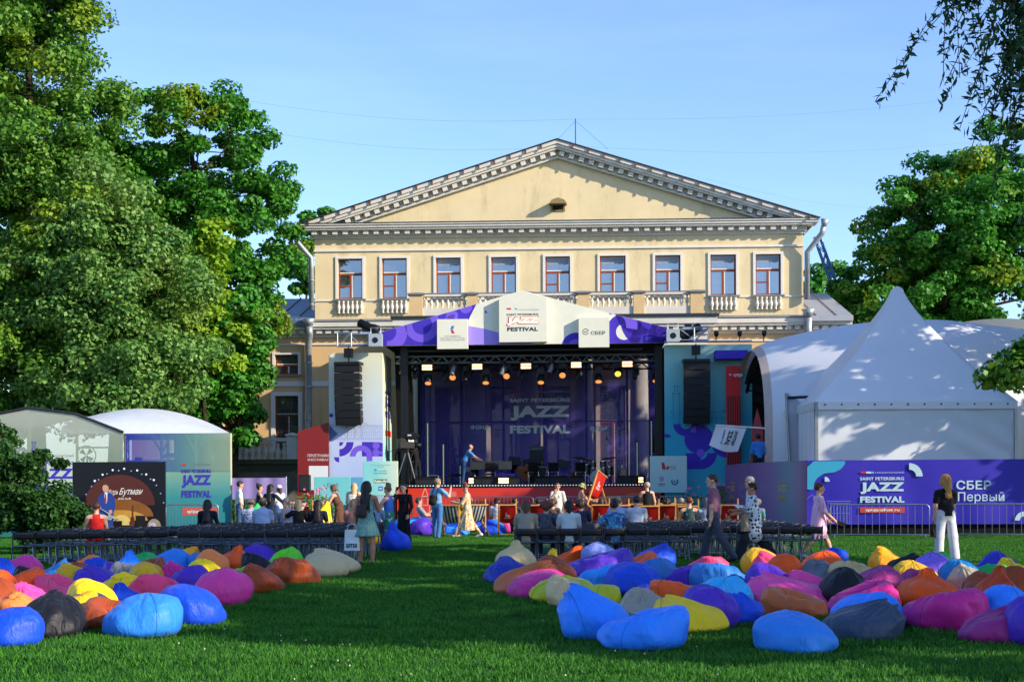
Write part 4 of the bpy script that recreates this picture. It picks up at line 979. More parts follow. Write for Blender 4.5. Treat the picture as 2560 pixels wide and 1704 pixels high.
MB().box(-1.02, -0.96, -0.4, 0.4, 1.012, 1.24).build('music_desk', PIANO, t)
for x, y in ((-0.85, -0.6), (-0.85, 0.6), (0.75, 0.0)): MB().lathe([(0.05, 0), (0.05, 0.06), (0.07, 0.2), (0.09, 0.66)], 10, c=(x, y, 0)).build('leg', PIANO, t, True)
t = thing('piano_stool', 'low black piano stool beside the slim pixel tube on stage', 'stool'); on_deck(t, 1140, 3.2)
m = MB(); m.box(-0.35, 0.35, -0.18, 0.18, 0.38, 0.48); bevel(m.build('seat', BLACK, t), 0.02)
for x in (-.3, .3):
    for y in (-.14, .14): MB().box(x-.025, x+.025, y-.025, y+.025, 0, 0.379).build('leg', BLKM, t)
# bass amplifier on a road case
t = thing('bass_amplifier', 'tall black bass amplifier stack on a road case mid-stage', 'amplifier'); on_deck(t, 1342, 3.4, z=ZD+0.78)
m = MB(); m.box(-0.29, 0.29, -0.2, 0.2, 0.0, 0.62); bevel(m.build('speaker_cabinet', BLKM, t), 0.015); MB().box(-0.25, 0.25, -0.212, -0.201, 0.05, 0.56).build('grille', BLKG, t)
m = MB(); m.box(-0.29, 0.29, -0.2, 0.2, 0.63, 0.86); bevel(m.build('amp_head', BLKM, t), 0.012); MB().box(-0.25, 0.25, -0.21, -0.201, 0.70, 0.82).build('control_panel', M('amp_panel', '#3c3f42', .4, .4, var=.3, scale=30), t)
m = MB(); m.tube([(-.12, 0, .86), (-.1, 0, .93), (.1, 0, .93), (.12, 0, .86)], 0.015, 6); m.build('handle', BLKM, t)
t = thing('road_case', 'black road case with silver edges under the amplifier', 'case'); on_deck(t, 1345, 3.4)
MB().box(-0.40, 0.40, -0.3, 0.3, 0.08, 0.745).build('body', BLKM, t)
for q in (((-.4, -.31, .08), (-.4, -.31, .745)), ((.4, -.31, .08), (.4, -.31, .745)), ((-.4, -.31, .745), (.4, -.31, .745)), ((-.4, -.31, .08), (.4, -.31, .08))): MB().tube(q, 0.025, 6).build('edge', CHROME, t)
for x in (-.3, .3): MB().lathe([(0.04, -0.02), (0.04, 0.02)], 10, axis='x', c=(x, -0.2, 0.04)).build('castor', BLKM, t)
t = thing('road_case', 'small open silver-edged case by the side drape on stage', 'case'); on_deck(t, 1084, 1.6)
m = MB()
for q in (((-.2, 0, 0), (-.2, 0, .4)), ((.2, 0, 0), (.2, 0, .4)), ((-.2, 0, .4), (.2, 0, .4)), ((-.2, 0, .03), (.2, 0, .03))): MB().tube(q, 0.02, 6).build('edge', CHROME, t)
MB().box(-.19, .19, .02, .3, 0.0, .39).build('body', BLKM, t)
# double bass and cello lying on their sides
def viol(name, label, px, y, L, rz, tilt):
    t = thing(name, label, 'instrument'); on_deck(t, px, y, rz)
    pts = [(0, 0), (0.26, 0.02), (0.33, 0.14), (0.31, 0.28), (0.20, 0.42), (0.19, 0.50), (0.25, 0.60), (0.24, 0.72), (0.14, 0.82), (0.045, 0.86)]
    poly = [(x*L, z*L*0.62) for x, z in pts] + [(-x*L, z*L*0.62) for x, z in pts[::-1]][:-1]
    b = MB().prism(poly, -0.10*L*0.6, 0.10*L*0.6).build('body', VARN, t); bevel(b, 0.03, 3); b.rotation_euler = (0.25, tilt, 0); b.location = (0, 0, 0.06 + 0.33*L*abs(math.sin(tilt)))
    m = MB(); m.box(-0.03, 0.03, -0.12*L*0.6-0.02, -0.06*L, 0.35*L*.62, 1.45*L*.62); m.build('fingerboard', PIANO, b)
    m = MB(); m.box(-0.025, 0.025, -0.05, 0.02, 0.85*L*.62, 1.5*L*.62); m.lathe([(0.06, -0.03), (0.06, 0.03)], 12, axis='x', c=(0, -0.03, 1.53*L*.62)); m.build('neck_and_scroll', VARN, b)
viol('double_bass', 'brown double bass lying on its side on the stage', 1300, 2.4, 1.15, 0.1, 1.05)
viol('cello', 'reddish cello leaning on a chair beside the drum kit', 1438, 3.4, 0.85, -0.2, 0.2)
def music_stand(px, y, lab, h=1.0):
    t = thing('music_stand', lab, 'music stand'); on_deck(t, px, y, rnd.uniform(-.4, .4))
    m = MB(); m.tube([(0, 0, 0.25), (0, 0, h)], 0.014, 6)
    m.build('pole', BLKM, t)
    for k in range(3): a = k*2.094; MB().tube([(0, 0, .3), (.28*math.cos(a), .28*math.sin(a), 0.01)], 0.01, 5).build('leg', BLKM, t)
    d = MB().box(-0.26, 0.26, -0.012, 0.012, -0.16, 0.20).build('desk', BLKM, t); d.location = (0, -0.03, h); d.rotation_euler = (-0.4, rnd.uniform(-.25, .25), 0)
music_stand(1286, 3.0, 'black music stand behind the double bass'); music_stand(1322, 2.6, 'black tilted music stand in front of the amplifier', 0.9); music_stand(1410, 2.8, 'black music stand between the amplifier and the cello', 0.85)
# drum kit
t = thing('drum_kit', 'drum kit with pale bass drum and two cymbals on stage', 'drum kit'); on_deck(t, 1491, 3.2)
DR = M('drum_shell', '#20262c', 0.25, var=.1, spec=.6); HEAD = M('drum_head', '#a8b4b6', .6, var=.08)
b = MB().lathe([(0.29, -0.2), (0.29, 0.2)], 24, axis='y', c=(0, 0, 0.31)).build('bass_drum', DR, t, False); MB().lathe([(0.275, -0.212), (0.27, -0.205)], 24, axis='y', c=(0, 0, 0.31)).build('drum_head', HEAD, b); MB().lathe([(0.06, -0.222), (0.055, -0.215)], 14, axis='y', c=(-0.07, 0, 0.26)).build('sound_hole', VARN, b)
for x, y, z, r, h in ((-0.42, 0.1, 0.42, 0.17, 0.42), (0.30, 0.1, 0.72, 0.15, 0.26), (-0.14, 0.15, 0.72, 0.14, 0.24), (0.55, 0.35, 0.4, 0.2, 0.35)):
    d = MB().lathe([(r, 0), (r, h)], 18, c=(x, y, z)).build('tom', DR, t); MB().lathe([(r*1.04, h), (r*1.04, h+0.02)], 18, c=(x, y, z)).build('rim', CHROME, d); MB().lathe([(r*1.04, -0.02), (r*1.04, 0.0)], 18, c=(x, y, z)).build('rim', CHROME, d)
for x, z, r, a in ((-0.62, 1.12, 0.42, 0.12), (0.55, 1.12, 0.36, -0.1), (-0.25, 1.02, 0.30, 0.2)):
    c = MB().lathe([(0.01, 0.035), (0.08, 0.03), (r, 0.0), (r, -0.006), (0.08, 0.022)], 24).build('cymbal', M('bronze', '#5c4a28', .35, .8, var=.15), t, True); c.location = (x, 0.25, z); c.rotation_euler = (0.15, a, 0)
    MB().tube([(x, 0.25, 0), (x, 0.25, z)], 0.015, 6).build('cymbal_stand', CHROME, t)
for a in (-1, 1): MB().tube([(a*0.15, 0, 0.1), (a*0.40, -0.15, 0.0)], 0.012, 5).build('spur', CHROME, t)
# microphone boom, guitar on stand, loudspeaker on pole
t = thing('microphone_stand', 'tall black boom microphone stand behind the drum kit', 'stand'); on_deck(t, 1543, 3.6)
MB().tube([(0, 0, 0), (0, 0, 1.4)], 0.014, 6).build('pole', BLKM, t); MB().tube([(0.12, 0, 1.3), (-0.42, 0, 1.95)], 0.011, 6).build('boom', BLKM, t); MB().lathe([(0.02, 0), (0.03, 0.12), (0.02, 0.16)], 8, c=(-0.44, 0, 1.88)).build('microphone', BLKM, t)
for k in range(3): a = k*2.094; MB().tube([(0, 0, .2), (.3*math.cos(a), .3*math.sin(a), 0.01)], 0.01, 5).build('leg', BLKM, t)
t = thing('electric_guitar', 'dark guitar upright on a stand beside the drum kit', 'guitar'); on_deck(t, 1559, 3.5)
b = MB().prism([(-.17, .15), (.17, .15), (.21, .3), (.13, .48), (.17, .62), (.08, .68), (-.08, .68), (-.17, .62), (-.13, .48), (-.21, .3)], -.03, .03).build('body', PIANO, t); bevel(b, .02, 2); MB().box(-.025, .025, -.045, -.031, .5, 1.2).build('neck', PIANO, t); MB().box(-.05, .05, -.04, -.02, 1.2, 1.36).build('headstock', PIANO, t)
for a in (-.2, .2): MB().tube([(a, -.1, 0), (0, .05, .4)], 0.012, 5).build('stand_leg', BLKM, t)
t = thing('pole_loudspeaker', 'black loudspeaker on a pole at the stage edge by the cyan tower', 'loudspeaker'); on_deck(t, 1645, 3.4)
b = MB().prism([(-.24, 1.35), (.24, 1.35), (.24, 2.0), (-.24, 2.0)], -.2, .2).build('cabinet', BLKM, t); bevel(b, .03); MB().tube([(0, 0, 0), (0, 0, 1.35)], .025, 8).build('pole', BLKM, t)
for k in range(3): a = k*2.094; MB().tube([(0, 0, .5), (.4*math.cos(a), .4*math.sin(a), 0.01)], 0.015, 5).build('leg', BLKM, t)
t = thing('pole_loudspeaker', 'black loudspeaker on a tripod in front of the dark red programme board', 'loudspeaker', ground(768, 1300)); t.location = at(762, HOR, 56.2); t.location.z = 0
b = MB().prism([(-.22, 1.45), (.22, 1.45), (.22, 2.12), (-.22, 2.12)], -.2, .2).build('cabinet', BLKM, t); bevel(b, .03); MB().tube([(0, 0, 0), (0, 0, 1.45)], .03, 8).build('pole', BLKM, t); MB().box(-.18, .18, -.212, -.201, 1.5, 2.07).build('grille', BLKG, t)
for k in range(3): a = k*2.094; MB().tube([(0, 0, .6), (.45*math.cos(a), .45*math.sin(a), 0.01)], 0.018, 5).build('leg', BLKM, t)
# floor wedges
def wedge(px, y, lab, w_=0.36):
    t = thing('floor_monitor', lab, 'loudspeaker'); on_deck(t, px, y)
    m = MB(); m.add([(-w_, -.2, 0), (w_, -.2, 0), (w_, .25, 0), (-w_, .25, 0), (-w_, -.22, .26), (w_, -.22, .26), (w_, .12, .36), (-w_, .12, .36)], [(0, 3, 2, 1), (4, 5, 6, 7), (0, 1, 5, 4), (1, 2, 6, 5), (2, 3, 7, 6), (3, 0, 4, 7)])
    bevel(m.build('cabinet', BLKM, t), .012); MB().box(-w_+.05, w_-.05, -.225, -.222, .04, .22).build('rear_panel', BLKG, t)
for px, y, lab, w_ in ((1063, .5, 'wide black floor monitor next to the side drape', .42), (1193, .5, 'black floor monitor by the piano stool end of the stage', .22), (1222, .6, 'wide black floor monitor in front of the grand piano', .36), (1282, .5, 'black floor monitor in front of the double bass', .28), (1358, .6, 'black floor monitor in front of the road case', .3), (1400, .5, 'wide black floor monitor in front of the tilted music stand', .36), (1442, .5, 'black floor monitor in front of the cello', .28), (1578, .6, 'very wide black floor monitor beside the drum kit', .58)): wedge(px, y, lab, w_)
for i, (px, y) in enumerate(((1178, .3), (1259, .3), (1602, .3))):
    o = copy_tree(b0, label='floor blinder lamp lit warm white at the stage edge, ' + ('by the piano stool', 'by the double bass', 'by the drum kit')[i], group='lit lamps along the stage edge')
    on_deck(o, px, y, z=ZD+0.17)
    if i != 1: o.scale = (0.45, 1, 1)
# chairs on stage
def stage_chair(px, y, lab):
    t = thing('stage_chair', lab, 'chair'); on_deck(t, px, y, math.pi+rnd.uniform(-.3, .3))
    m = MB(); m.box(-.23, .23, -.22, .22, .43, .48); bevel(m.build('seat', BLACK, t), .015)
    m = MB(); m.box(-.22, .22, .20, .235, .55, .92); bevel(m.build('backrest', BLACK, t), .01)
    for x in (-.21, .21):
        MB().tube([(x, -.2, 0), (x, -.2, .43)], .012, 6).build('leg', CHROME, t); MB().tube([(x, .22, 0), (x, .21, .9)], .012, 6).build('leg', CHROME, t)
stage_chair(1226, 1.9, 'black chair on stage in front of the grand piano'); stage_chair(1335, 2.0, 'black chair on stage in front of the amplifier'); stage_chair(1380, 2.2, 'black chair on stage between two music stands'); stage_chair(1455, 2.6, 'black chair on stage between the cello and the drum kit')
t = thing('cloth_covered_box', 'box under a violet cloth on the stage by the double bass', 'box'); on_deck(t, 1266, 2.4); bevel(MB().box(-.38, .38, -.25, .25, 0, .48).build('cloth', M('violet_cloth', '#5b3fa0', .7, var=.15), t), .05, 3)
# television camera on tripod
def tv_camera(label, loc, rz, h=1.45):
    t = thing('television_camera', label, 'camera', loc, rz)
    for k in range(3): a = k*2.094+.5; MB().tube([(0.05*math.cos(a), .05*math.sin(a), h-.15), (.5*math.cos(a), .5*math.sin(a), 0.01)], [0.035, .02], 6).build('leg', M('tripod_grey', '#55595c', .4, .6), t)
    b = MB().box(-.12, .12, -.35, .3, h, h+.28).build('body', BLKM, t); bevel(b, .02)
    MB().lathe([(.10, .3), (.11, .5), (.09, .62)], 14, axis='y', c=(0, 0, h+.14)).build('lens', BLKM, t, True); MB().box(-.05, .05, -.30, -.05, h+.29, h+.42).build('viewfinder', BLKM, t)
    MB().tube([(-.1, -.3, h), (-.25, -.75, h-.15)], .014, 6).build('pan_bar', BLKM, t); MB().lathe([(.09, h-.16), (.10, h-.001)], 12).build('head', BLKM, t)
tv_camera('television camera on a tripod at the stage corner by the side drape', ST.world(S(1018, 1200, .6)[0], .6, ZD), ST.yaw-1.1, 1.5)
t = thing('fresnel_lamp', 'round theatre lamp with white lens on the stage corner', 'stage light'); on_deck(t, 1028, .8)
MB().tube([(0, 0, 0), (0, 0, 1.75)], .02, 6).build('stand', BLKM, t); MB().lathe([(.10, .18), (.15, .1), (.16, -.12)], 16, axis='y', c=(0, 0, 1.82)).build('housing', BLKM, t, True); MB().lathe([(.135, -.125), (.10, -.14)], 16, axis='y', c=(0, 0, 1.82)).build('lens', M('lens_white', '#dcdccb', .3, var=0, emit='#fff4d8', estr=.6), t)
t = thing('monitor_screen', 'grey flat screen on a stand beside the television camera', 'screen'); on_deck(t, 1003, .9)
MB().tube([(0, 0, 0), (0, 0, 1.5)], .02, 6).build('stand', BLKM, t); MB().box(-.2, .2, -.03, .03, 1.45, 1.9).build('panel', M('grey_screen', '#4d5a58', .4, var=.1), t)
t = thing('camera_crane_head', 'dark camera crane head hanging beside the stage drape', 'camera'); x, z = S(1032, 1089, .6); t.location = ST.world(x, .6, z); t.rotation_euler = (0, 0, ST.yaw)
b = MB().prism([(-.32, -.06), (-.1, -.18), (.12, -.14), (.26, -.05), (.26, .05), (.02, .16), (-.2, .1)], -.12, .12).build('housing', BLKM, t); bevel(b, .02); MB().tube([(-.3, 0, 0), (-.75, .3, -.75), (-.8, .4, -1.0-(z-ZD-1.0))], .04, 8).build('arm', BLKM, t); MB().box(-.2, -.05, -.123, -.1205, .0, .05).build('label_plate', WHITEP, t)
# ------------------------------------------------------------------ crowd barriers
GALV = M('galvanised_steel', '#8b959b', 0.4, 0.75, var=0.15, scale=5)
def barrier_at(a, b, label, group, h=1.08, nb=15):
    a, b = Vector(a), Vector(b); d = b-a; L = d.length; t = thing('crowd_barrier', label, 'barrier', a, math.atan2(d.y, d.x), group)
    r = 0.12; pts = [(0.0, 0, .14), (0.0, 0, h-r)] + [(r-r*math.cos(k*math.pi/8), 0, h-r+r*math.sin(k*math.pi/8)) for k in range(1, 5)]
    pts = pts + [(L-p[0], 0, p[2]) for p in pts[::-1]]
    MB().tube(pts + [(0.0, 0, .14)], 0.021, 8).build('frame', GALV, t, True)
    bm_ = MB().tube([(0, 0, .15), (0, 0, h-.02)], 0.009, 5).mesh('bar', GALV)
    for k in range(nb): obj('bar', bm_, t, (L*(k+1)/(nb+1), 0, 0))
    for x in (0.12, L-.12):
        MB().tube([(x, -.28, .02), (x, -.22, .05), (x, 0, .14), (x, .22, .05), (x, .28, .02)], .018, 6).build('foot', GALV, t)
    return t
def gx(px, D): p = at(px, HOR, D); p.z = 0; return p
for a, b, lab in ((1030, 1180, 'behind the denim man'), (1187, 1333, 'in front of the tower drawing on the red apron'), (1338, 1488, 'behind the woman in the white shawl'), (1500, 1643, 'behind the hoisted red deckchair'), (1649, 1795, 'below the pale cyan sponsor panel')):
    barrier_at(gx(a, 55.2), gx(b, 54.8), 'galvanised crowd barrier before the stage, ' + lab, 'barriers before the stage', h=1.22)
for a, b, D, lab in ((732, 850, 55, 'before the low cyan panel'), (588, 725, 55.6, 'behind the man in the white tee'), (415, 545, 43.2, 'beside the black photo wall'), (172, 300, 45.0, 'behind the black photo wall')):
    barrier_at(gx(a, D), gx(b, D), 'galvanised crowd barrier ' + lab, 'barriers by the mesh marquee', h=1.12)
for a, b, lab in ((2075, 2323, 'before the festival title on the blue banner'), (2335, 2590, 'behind the woman in white trousers')):
    barrier_at(gx(a, 42.6), gx(b, 42.0), 'galvanised crowd barrier on the lawn ' + lab, 'barriers before the blue banner', h=1.02, nb=13)

# ------------------------------------------------------------------ banner fence to the right
BLUEB = M('royal_blue_banner', '#2a1f9c', 0.5, var=0.06, scale=1.2, bump=0.1, bscale=2.5)
BF = Frame(2017, 44.6, -4.0)
bf = thing('banner_fence', 'long royal blue banner fence with festival title and bank lettering', 'banner', BF.o, BF.yaw)
B_ = BF.uv
x0, x1 = 0.0, B_(2760, 1200)[0]; zt = B_(2200, 1149)[1]; zb2 = B_(2200, 1310)[1]
bp_ = MB().grid(60, 8, lambda u, v: (x0+(x1-x0)*u, 0.02*math.sin(u*40)*(1-v)+0.012*math.sin(u*17+v*3), zb2+(zt-zb2)*v)).build('banner', BLUEB, bf, True)
MB().box(x0, x1, .12, .18, 0, zb2+.15).build('black_skirt', BLACK, bf)
for k in range(7): x = x0+(x1-x0)*k/6; MB().tube([(x, .2, 0), (x, .2, zt)], .03, 6).build('post', GALV, bf)
Y = -0.04
def bl(mb, st, a, b, c, d, bold): (xa, za), (xb, zb3) = B_(a, d, Y), B_(b, c, Y); text_into(mb, st, xa, xb, za, zb3, Y, bold)
BW = M('banner_white', '#a9c4cc', .6, var=.03)
mb = MB(); bl(mb, 'SAINT PETERSBURG', 2150, 2260, 1191.5, 1200, .03); bl(mb, 'JAZZ', 2151, 2261, 1204.5, 1234, .05); bl(mb, 'FESTIVAL', 2150.5, 2261, 1239.5, 1256, .05); bl(mb, 'СБЕР', 2391, 2478, 1200, 1223, .02); bl(mb, 'Первый', 2395, 2511, 1228, 1258, 0.005); mb.build('lettering', BW, bf)
mb = MB(); bl(mb, 'II МЕЖДУНАРОДНЫЙ', 2188, 2260, 1177.5, 1183, 0); mb.build('small_lettering', BW, bf)
for nm, a, b, c in (('red_bar', 2152, 2165, REDP), ('white_bar', 2165.5, 2178, BW), ('cyan_bar', 2178.5, 2185, M('cyan_ink2', '#4aa0c0', .6, var=0))):
    mb = MB(); flat(mb, [B_(a, 1183, Y), B_(b, 1183, Y), B_(b, 1178, Y), B_(a, 1178, Y)], Y); mb.build(nm, c, bf)
mb = MB(); flat(mb, [B_(2150, 1281, Y), B_(2262, 1281, Y), B_(2262, 1267, Y), B_(2150, 1267, Y)], Y); rl = mb.build('red_label', M('label_red', '#b03a34', .6, var=0), bf)
mb = MB(); bl(mb, 'spbjazzfest.ru', 2164, 2249, 1270, 1279, .02); mb.v = [(a, b-.006, c) for a, b, c in mb.v]; mb.build('lettering', WHITEP, rl)
mb = MB(); s = 44.6/F_PX
ring(mb, 2273, 1190, 17, 33, 0, 90, 0, fr=lambda a, b: B_(a, b, Y), clip=False, y=Y, sc_=s); ring(mb, 2560, 1300, 10, 22, 90, 180, 0, fr=lambda a, b: B_(a, b, Y), clip=False, y=Y, sc_=s); ring(mb, 2062, 1203, 0, 12, 0, 90, 0, fr=lambda a, b: B_(a, b, Y), clip=False, y=Y, sc_=s); mb.build('pale_shapes', BW, bf)
mb = MB(); flat(mb, [B_(2018, 1223, Y), B_(2034, 1223, Y), B_(2036, 1205, Y), B_(2044, 1193, Y), B_(2060, 1183, Y), B_(2085, 1180, Y), B_(2102, 1172, Y), B_(2112, 1160, Y), B_(2113, 1152, Y), B_(2035, 1152, Y), B_(2018, 1166, Y)], Y); mb.build('cyan_shape', M('cyan_shape', '#2b94b4', .6, var=.04), bf)
mb = MB()
for k in range(7): line2(mb, [B_(2070+k*8, 1256, Y), B_(2076+k*8, 1256, Y), B_(2076+k*8, 1308, Y), B_(2070+k*8, 1308, Y), B_(2070+k*8, 1256, Y)], .012, Y); line2(mb, [B_(2070+k*8, 1282, Y), B_(2076+k*8, 1282, Y)], .012, Y)
line2(mb, [B_(2066, 1252, Y), B_(2127, 1252, Y)], .018, Y); line2(mb, [B_(2018, 1246, Y), B_(2030, 1236, Y), B_(2040, 1246, Y)], .015, Y)
mb.build('line_drawing', M('banner_line', '#6b74c4', .6, var=0), bf)
# curved lilac banner joining it
cb_ = thing('curved_banner', 'curved lilac gradient banner with faint gold titles between chairs and blue banner', 'banner')
pA, pB = gx(1813, 53.5), gx(2017, 44.55); nrm = Vector((-0.55, -0.83, 0))
def curve_pt(u): return pA.lerp(pB, u) + nrm*0.55*math.sin(math.pi*u)
GLIL = GRAD('lilac_gradient_print', [(0, '#6b4a86'), (0.45, '#7d6a9c'), (0.72, '#6c8a9e'), (0.88, '#8a7a98'), (1, '#7a5a86')], 0, pA.x, pB.x)
zc1 = zt
MB().grid(40, 6, lambda u, v: (*curve_pt(u)[:2], 0.32+(zc1-0.32)*v)).build('banner', GLIL, cb_, True)
MB().grid(20, 2, lambda u, v: (*(curve_pt(u)+Vector((.1, .15, 0)))[:2], 0.0+.4*v)).build('black_skirt', BLACK, cb_)
GOLD = M('faint_gold', '#a89c6a', .6, var=0); LAV = M('faint_lavender', '#8f83b4', .6, var=0)
def curved_text(mb, st, u0, u1, z0, z1, bold):
    V, Fc = text_data(st, bold); lo = V.min(0); hi = V.max(0); q = (V-lo)/(hi-lo)
    mb.add([(*(curve_pt(u0+(u1-u0)*a)+nrm*0.012)[:2], z0+b*(z1-z0)) for a, b in q], Fc)
mb = MB(); mb2 = MB(); mb3 = MB()
for u in (0.10, 0.42, 0.74):
    curved_text(mb, 'JAZZ', u, u+.09, 1.35, 1.62, .05); curved_text(mb, 'FESTIVAL', u, u+.09, 1.12, 1.27, .04); curved_text(mb, 'SAINT PETERSBURG', u, u+.09, 1.68, 1.75, .02); curved_text(mb3, 'II МЕЖДУНАРОДНЫЙ', u+.02, u+.09, 1.82, 1.86, 0)
for u in (0.26, 0.56): curved_text(mb2, 'СБЕР', u, u+.08, 1.45, 1.66, .01); curved_text(mb2, 'Первый', u, u+.10, 1.12, 1.36, 0)
mb.build('lettering', GOLD, cb_); mb2.build('pale_lettering', LAV, cb_); mb3.build('small_lettering', GOLD, cb_)

# ------------------------------------------------------------------ raised VIP deck and white tents
m = MB(); slab(m, [(9.35, 46.3), (21, 46.3), (21, 61), (8.15, 61), (8.25, 53.6)], 0.0, 1.60)
vd = m.build('vip_platform', M('deck_boards', '#5a5148', .8, var=.2), None); tag(vd, 'low raised platform under the white tents behind the blue banner', 'platform')
PVC = M('white_tent_pvc', '#dfe2e6', 0.42, var=0.03, scale=1.0, bump=0.15, bscale=1.2, spec=0.35, trans=0.18)
PVCW = M('white_tent_wall', '#cfd6da', 0.5, var=0.05, scale=0.8, bump=0.35, bscale=0.9, spec=0.3, trans=0.12)
TF = Frame(2285, 47.0, 0.0); T_ = TF.uv
pg = thing('pagoda_tent', 'white pointed pagoda tent with hanging valance behind the blue banner', 'tent', TF.o, 0.0)
x0, x1 = T_(2037, 1000)[0], T_(2543, 1000)[0]; ze = T_(2285, 1003)[1]; zap_ = T_(2243, 724, 3.2)[1]; W_ = x1-x0; cx = (x0+x1)/2; dep = W_*0.95; cxa = T_(2243, 724, dep/2)[0]
def roof(u, v):                          # four concave sails from the eaves to the tip
    t = v; k = (1-t)**1.28 if t < 1 else 0
    a = u*4; i = int(min(a, 3.999)); f = a-i
    cor = [(x0, 0), (x1, 0), (x1, dep), (x0, dep), (x0, 0)]
    ex = cor[i][0]+(cor[i+1][0]-cor[i][0])*f; ey = cor[i][1]+(cor[i+1][1]-cor[i][1])*f
    kk = 0.05+0.95*k
    return (cxa*(1-kk)*1.0+ex*kk - (cxa-cx)*0*kk, dep/2*(1-kk)+ey*kk, ze+(zap_-ze)*(1-(1-t)**1.0))
rf = MB().grid(65, 26, roof).build('roof', PVC, pg, True)
MB().lathe([(0.16, 0), (0.12, 0.12), (0.02, 0.16)], 12, c=(cxa, dep/2, zap_-0.05)).build('tip_cap', PVC, rf, True)
zv = T_(2285, 1022)[1]
va = MB()
cor = [(x0, -.03), (x1, -.03), (x1, dep+.03), (x0, dep+.03), (x0, -.03)]
for i in range(4):
    (ax, ay), (bx2, by) = cor[i], cor[i+1]
    va.grid(24, 3, lambda u, v: (ax+(bx2-ax)*u+.0, ay+(by-ay)*u+.012*math.sin(u*30), zv+(ze+.01-zv)*v))
va.build('valance', PVC, pg, True)
em = MB().lathe([(.035, -.005), (.03, -.012)], 8, axis='y').mesh('eyelet', M('eyelet_dark', '#37545c', .5, var=0))
for k in range(12): obj('eyelet', em, pg, (x0+W_*(k+.6)/12.2, -.045, ze-.09))
# walls: front, open pleated curtain on the left
zf = 1.61
def fwall(u, v):
    s_ = max(0, u-0.55)/0.45
    return (x0+.12+(W_-.24)*u, .06+.03*math.sin(u*9+v*5)*(1-v)+s_*.10*math.sin(6*(v+u*1.4)*math.pi)*(1-v)*(v)*2.0, zf+(zv+.10-zf)*v)
MB().grid(60, 30, fwall).build('front_wall', PVCW, pg, True)
MB().grid(70, 6, lambda u, v: (x0+.05+.06*math.sin(u*60), .3+(dep-.3)*u, zf+(zv+.1-zf)*v)).build('side_curtain', PVCW, pg, True)
MB().grid(10, 4, lambda u, v: (x1-.05, .3+(dep-.3)*u, zf+(zv+.1-zf)*v)).build('far_wall', PVCW, pg, True)
for x in (x0+.05, x1-.05):
    for y in (.02, dep-.05): MB().box(x-.05, x+.05, y-.05, y+.05, zf, ze).build('pole', GALV, pg)
MB().box(x0+.9*W_, x0+.9*W_, 0, 0, 0, 0) if False else None
# arched pavilion behind
AF = Frame(2200, 55.8, 0.0); A_ = AF.uv
av = thing('arched_pavilion', 'large white arched tent with shell roof behind the pagoda tent', 'tent', AF.o + Vector((0.40, 0, 0)), R(4))
xl, xr = A_(1862, 1000)[0], A_(2780, 1000)[0]
ztop = A_(2190, 802)[1]; zlow = A_(1862, 1160)[1]
# shell: profile rises from the open left arch to a crown, then meets a second bay
yA0, yA1 = -5.5, 4.5
pin = A_(1905, 1160, yA0)
def shell(u, v):
    x = xl + (xr-xl)*u
    crown = 3.35 + (ztop-3.35)*1.0
    zr = A_(1862, 868, 0)[1] + (ztop-A_(1862, 868, 0)[1])*math.sin(min(1, u*2.3)*math.pi/2)**0.8 - max(0, u-.5)*1.6
    hw = 3.1+2.3*math.sin(min(1, u*2.2)*math.pi/2)
    a = math.pi*v
    return (x + (1-math.sin(a))*(-0.2), -hw*math.cos(a), 1.0+(zr-1.0)*math.sin(a)**0.62)
MB().grid(50, 36, shell).build('shell_roof', PVC, av, True)
def mouth(v, k): p = Vector(shell(0, v)); return (p.x+k, p.y*.97, 1+(p.z-1)*.985)
MB().grid(2, 40, lambda u, v: (lambda p: (p.x-.28*u, p.y*(1-.03*u), 1+(p.z-1)*(1-.03*u)))(Vector(shell(0, v)))).build('mouth_rim', M('rim_tan', '#b9a69a', .5, var=.1), av, True)
MB().grid(3, 40, lambda u, v: (lambda p: (p.x+.05+1.5*u, p.y*.955, 1+(p.z-1)*.955))(Vector(shell(0, .25+.75*v)))).build('dark_lining', M('dark_mesh_lining', '#2a2c30', .8, var=.2), av)
for k, f in enumerate((.15, .95)):
    MB().tube([(shell(0, v/24)[0]+f, shell(0, v/24)[1]*.92, 1+(shell(0, v/24)[2]-1)*.92) for v in range(25)], .06, 8).build('arch_tube', BLKM, av)
for v in range(1, 24):
    p = Vector(shell(0, v/24)); q = Vector(shell(0, (v+.5)/24)); MB().tube([(p.x+.15, p.y*.92, 1+(p.z-1)*.92), (q.x+.95, q.y*.92, 1+(q.z-1)*.92)], .04, 5).build('arch_brace', BLKM, av)
MB().grid(30, 6, lambda u, v: (xl+2.2+.04*math.sin(u*90), -2.9+5.6*u, 1.61+3.4*v)).build('inner_curtain', M('grey_drape', '#8d949b', .7, var=.1), av, True)
# red disc panel in the mouth
MB().prism([(-.0, 0)]+[(.95*math.cos(R(a)), 1.7*math.sin(R(a))) for a in range(0, 181, 12)], -.04, .04).build('red_arch_panel', M('salmon_red', '#c2545c', .55, var=.06), av, loc=(A_(1890, 1160, -2.4)[0], -2.4, 1.61))
MB().prism([(-.25, 0), (.25, 0), (.22, 2.2), (.0, 3.0), (-.2, 2.2)], -.04, .04).build('red_sail', MATS['salmon_red'], av, loc=(A_(1868, 1160, 1.0)[0], 1.0, 1.61))
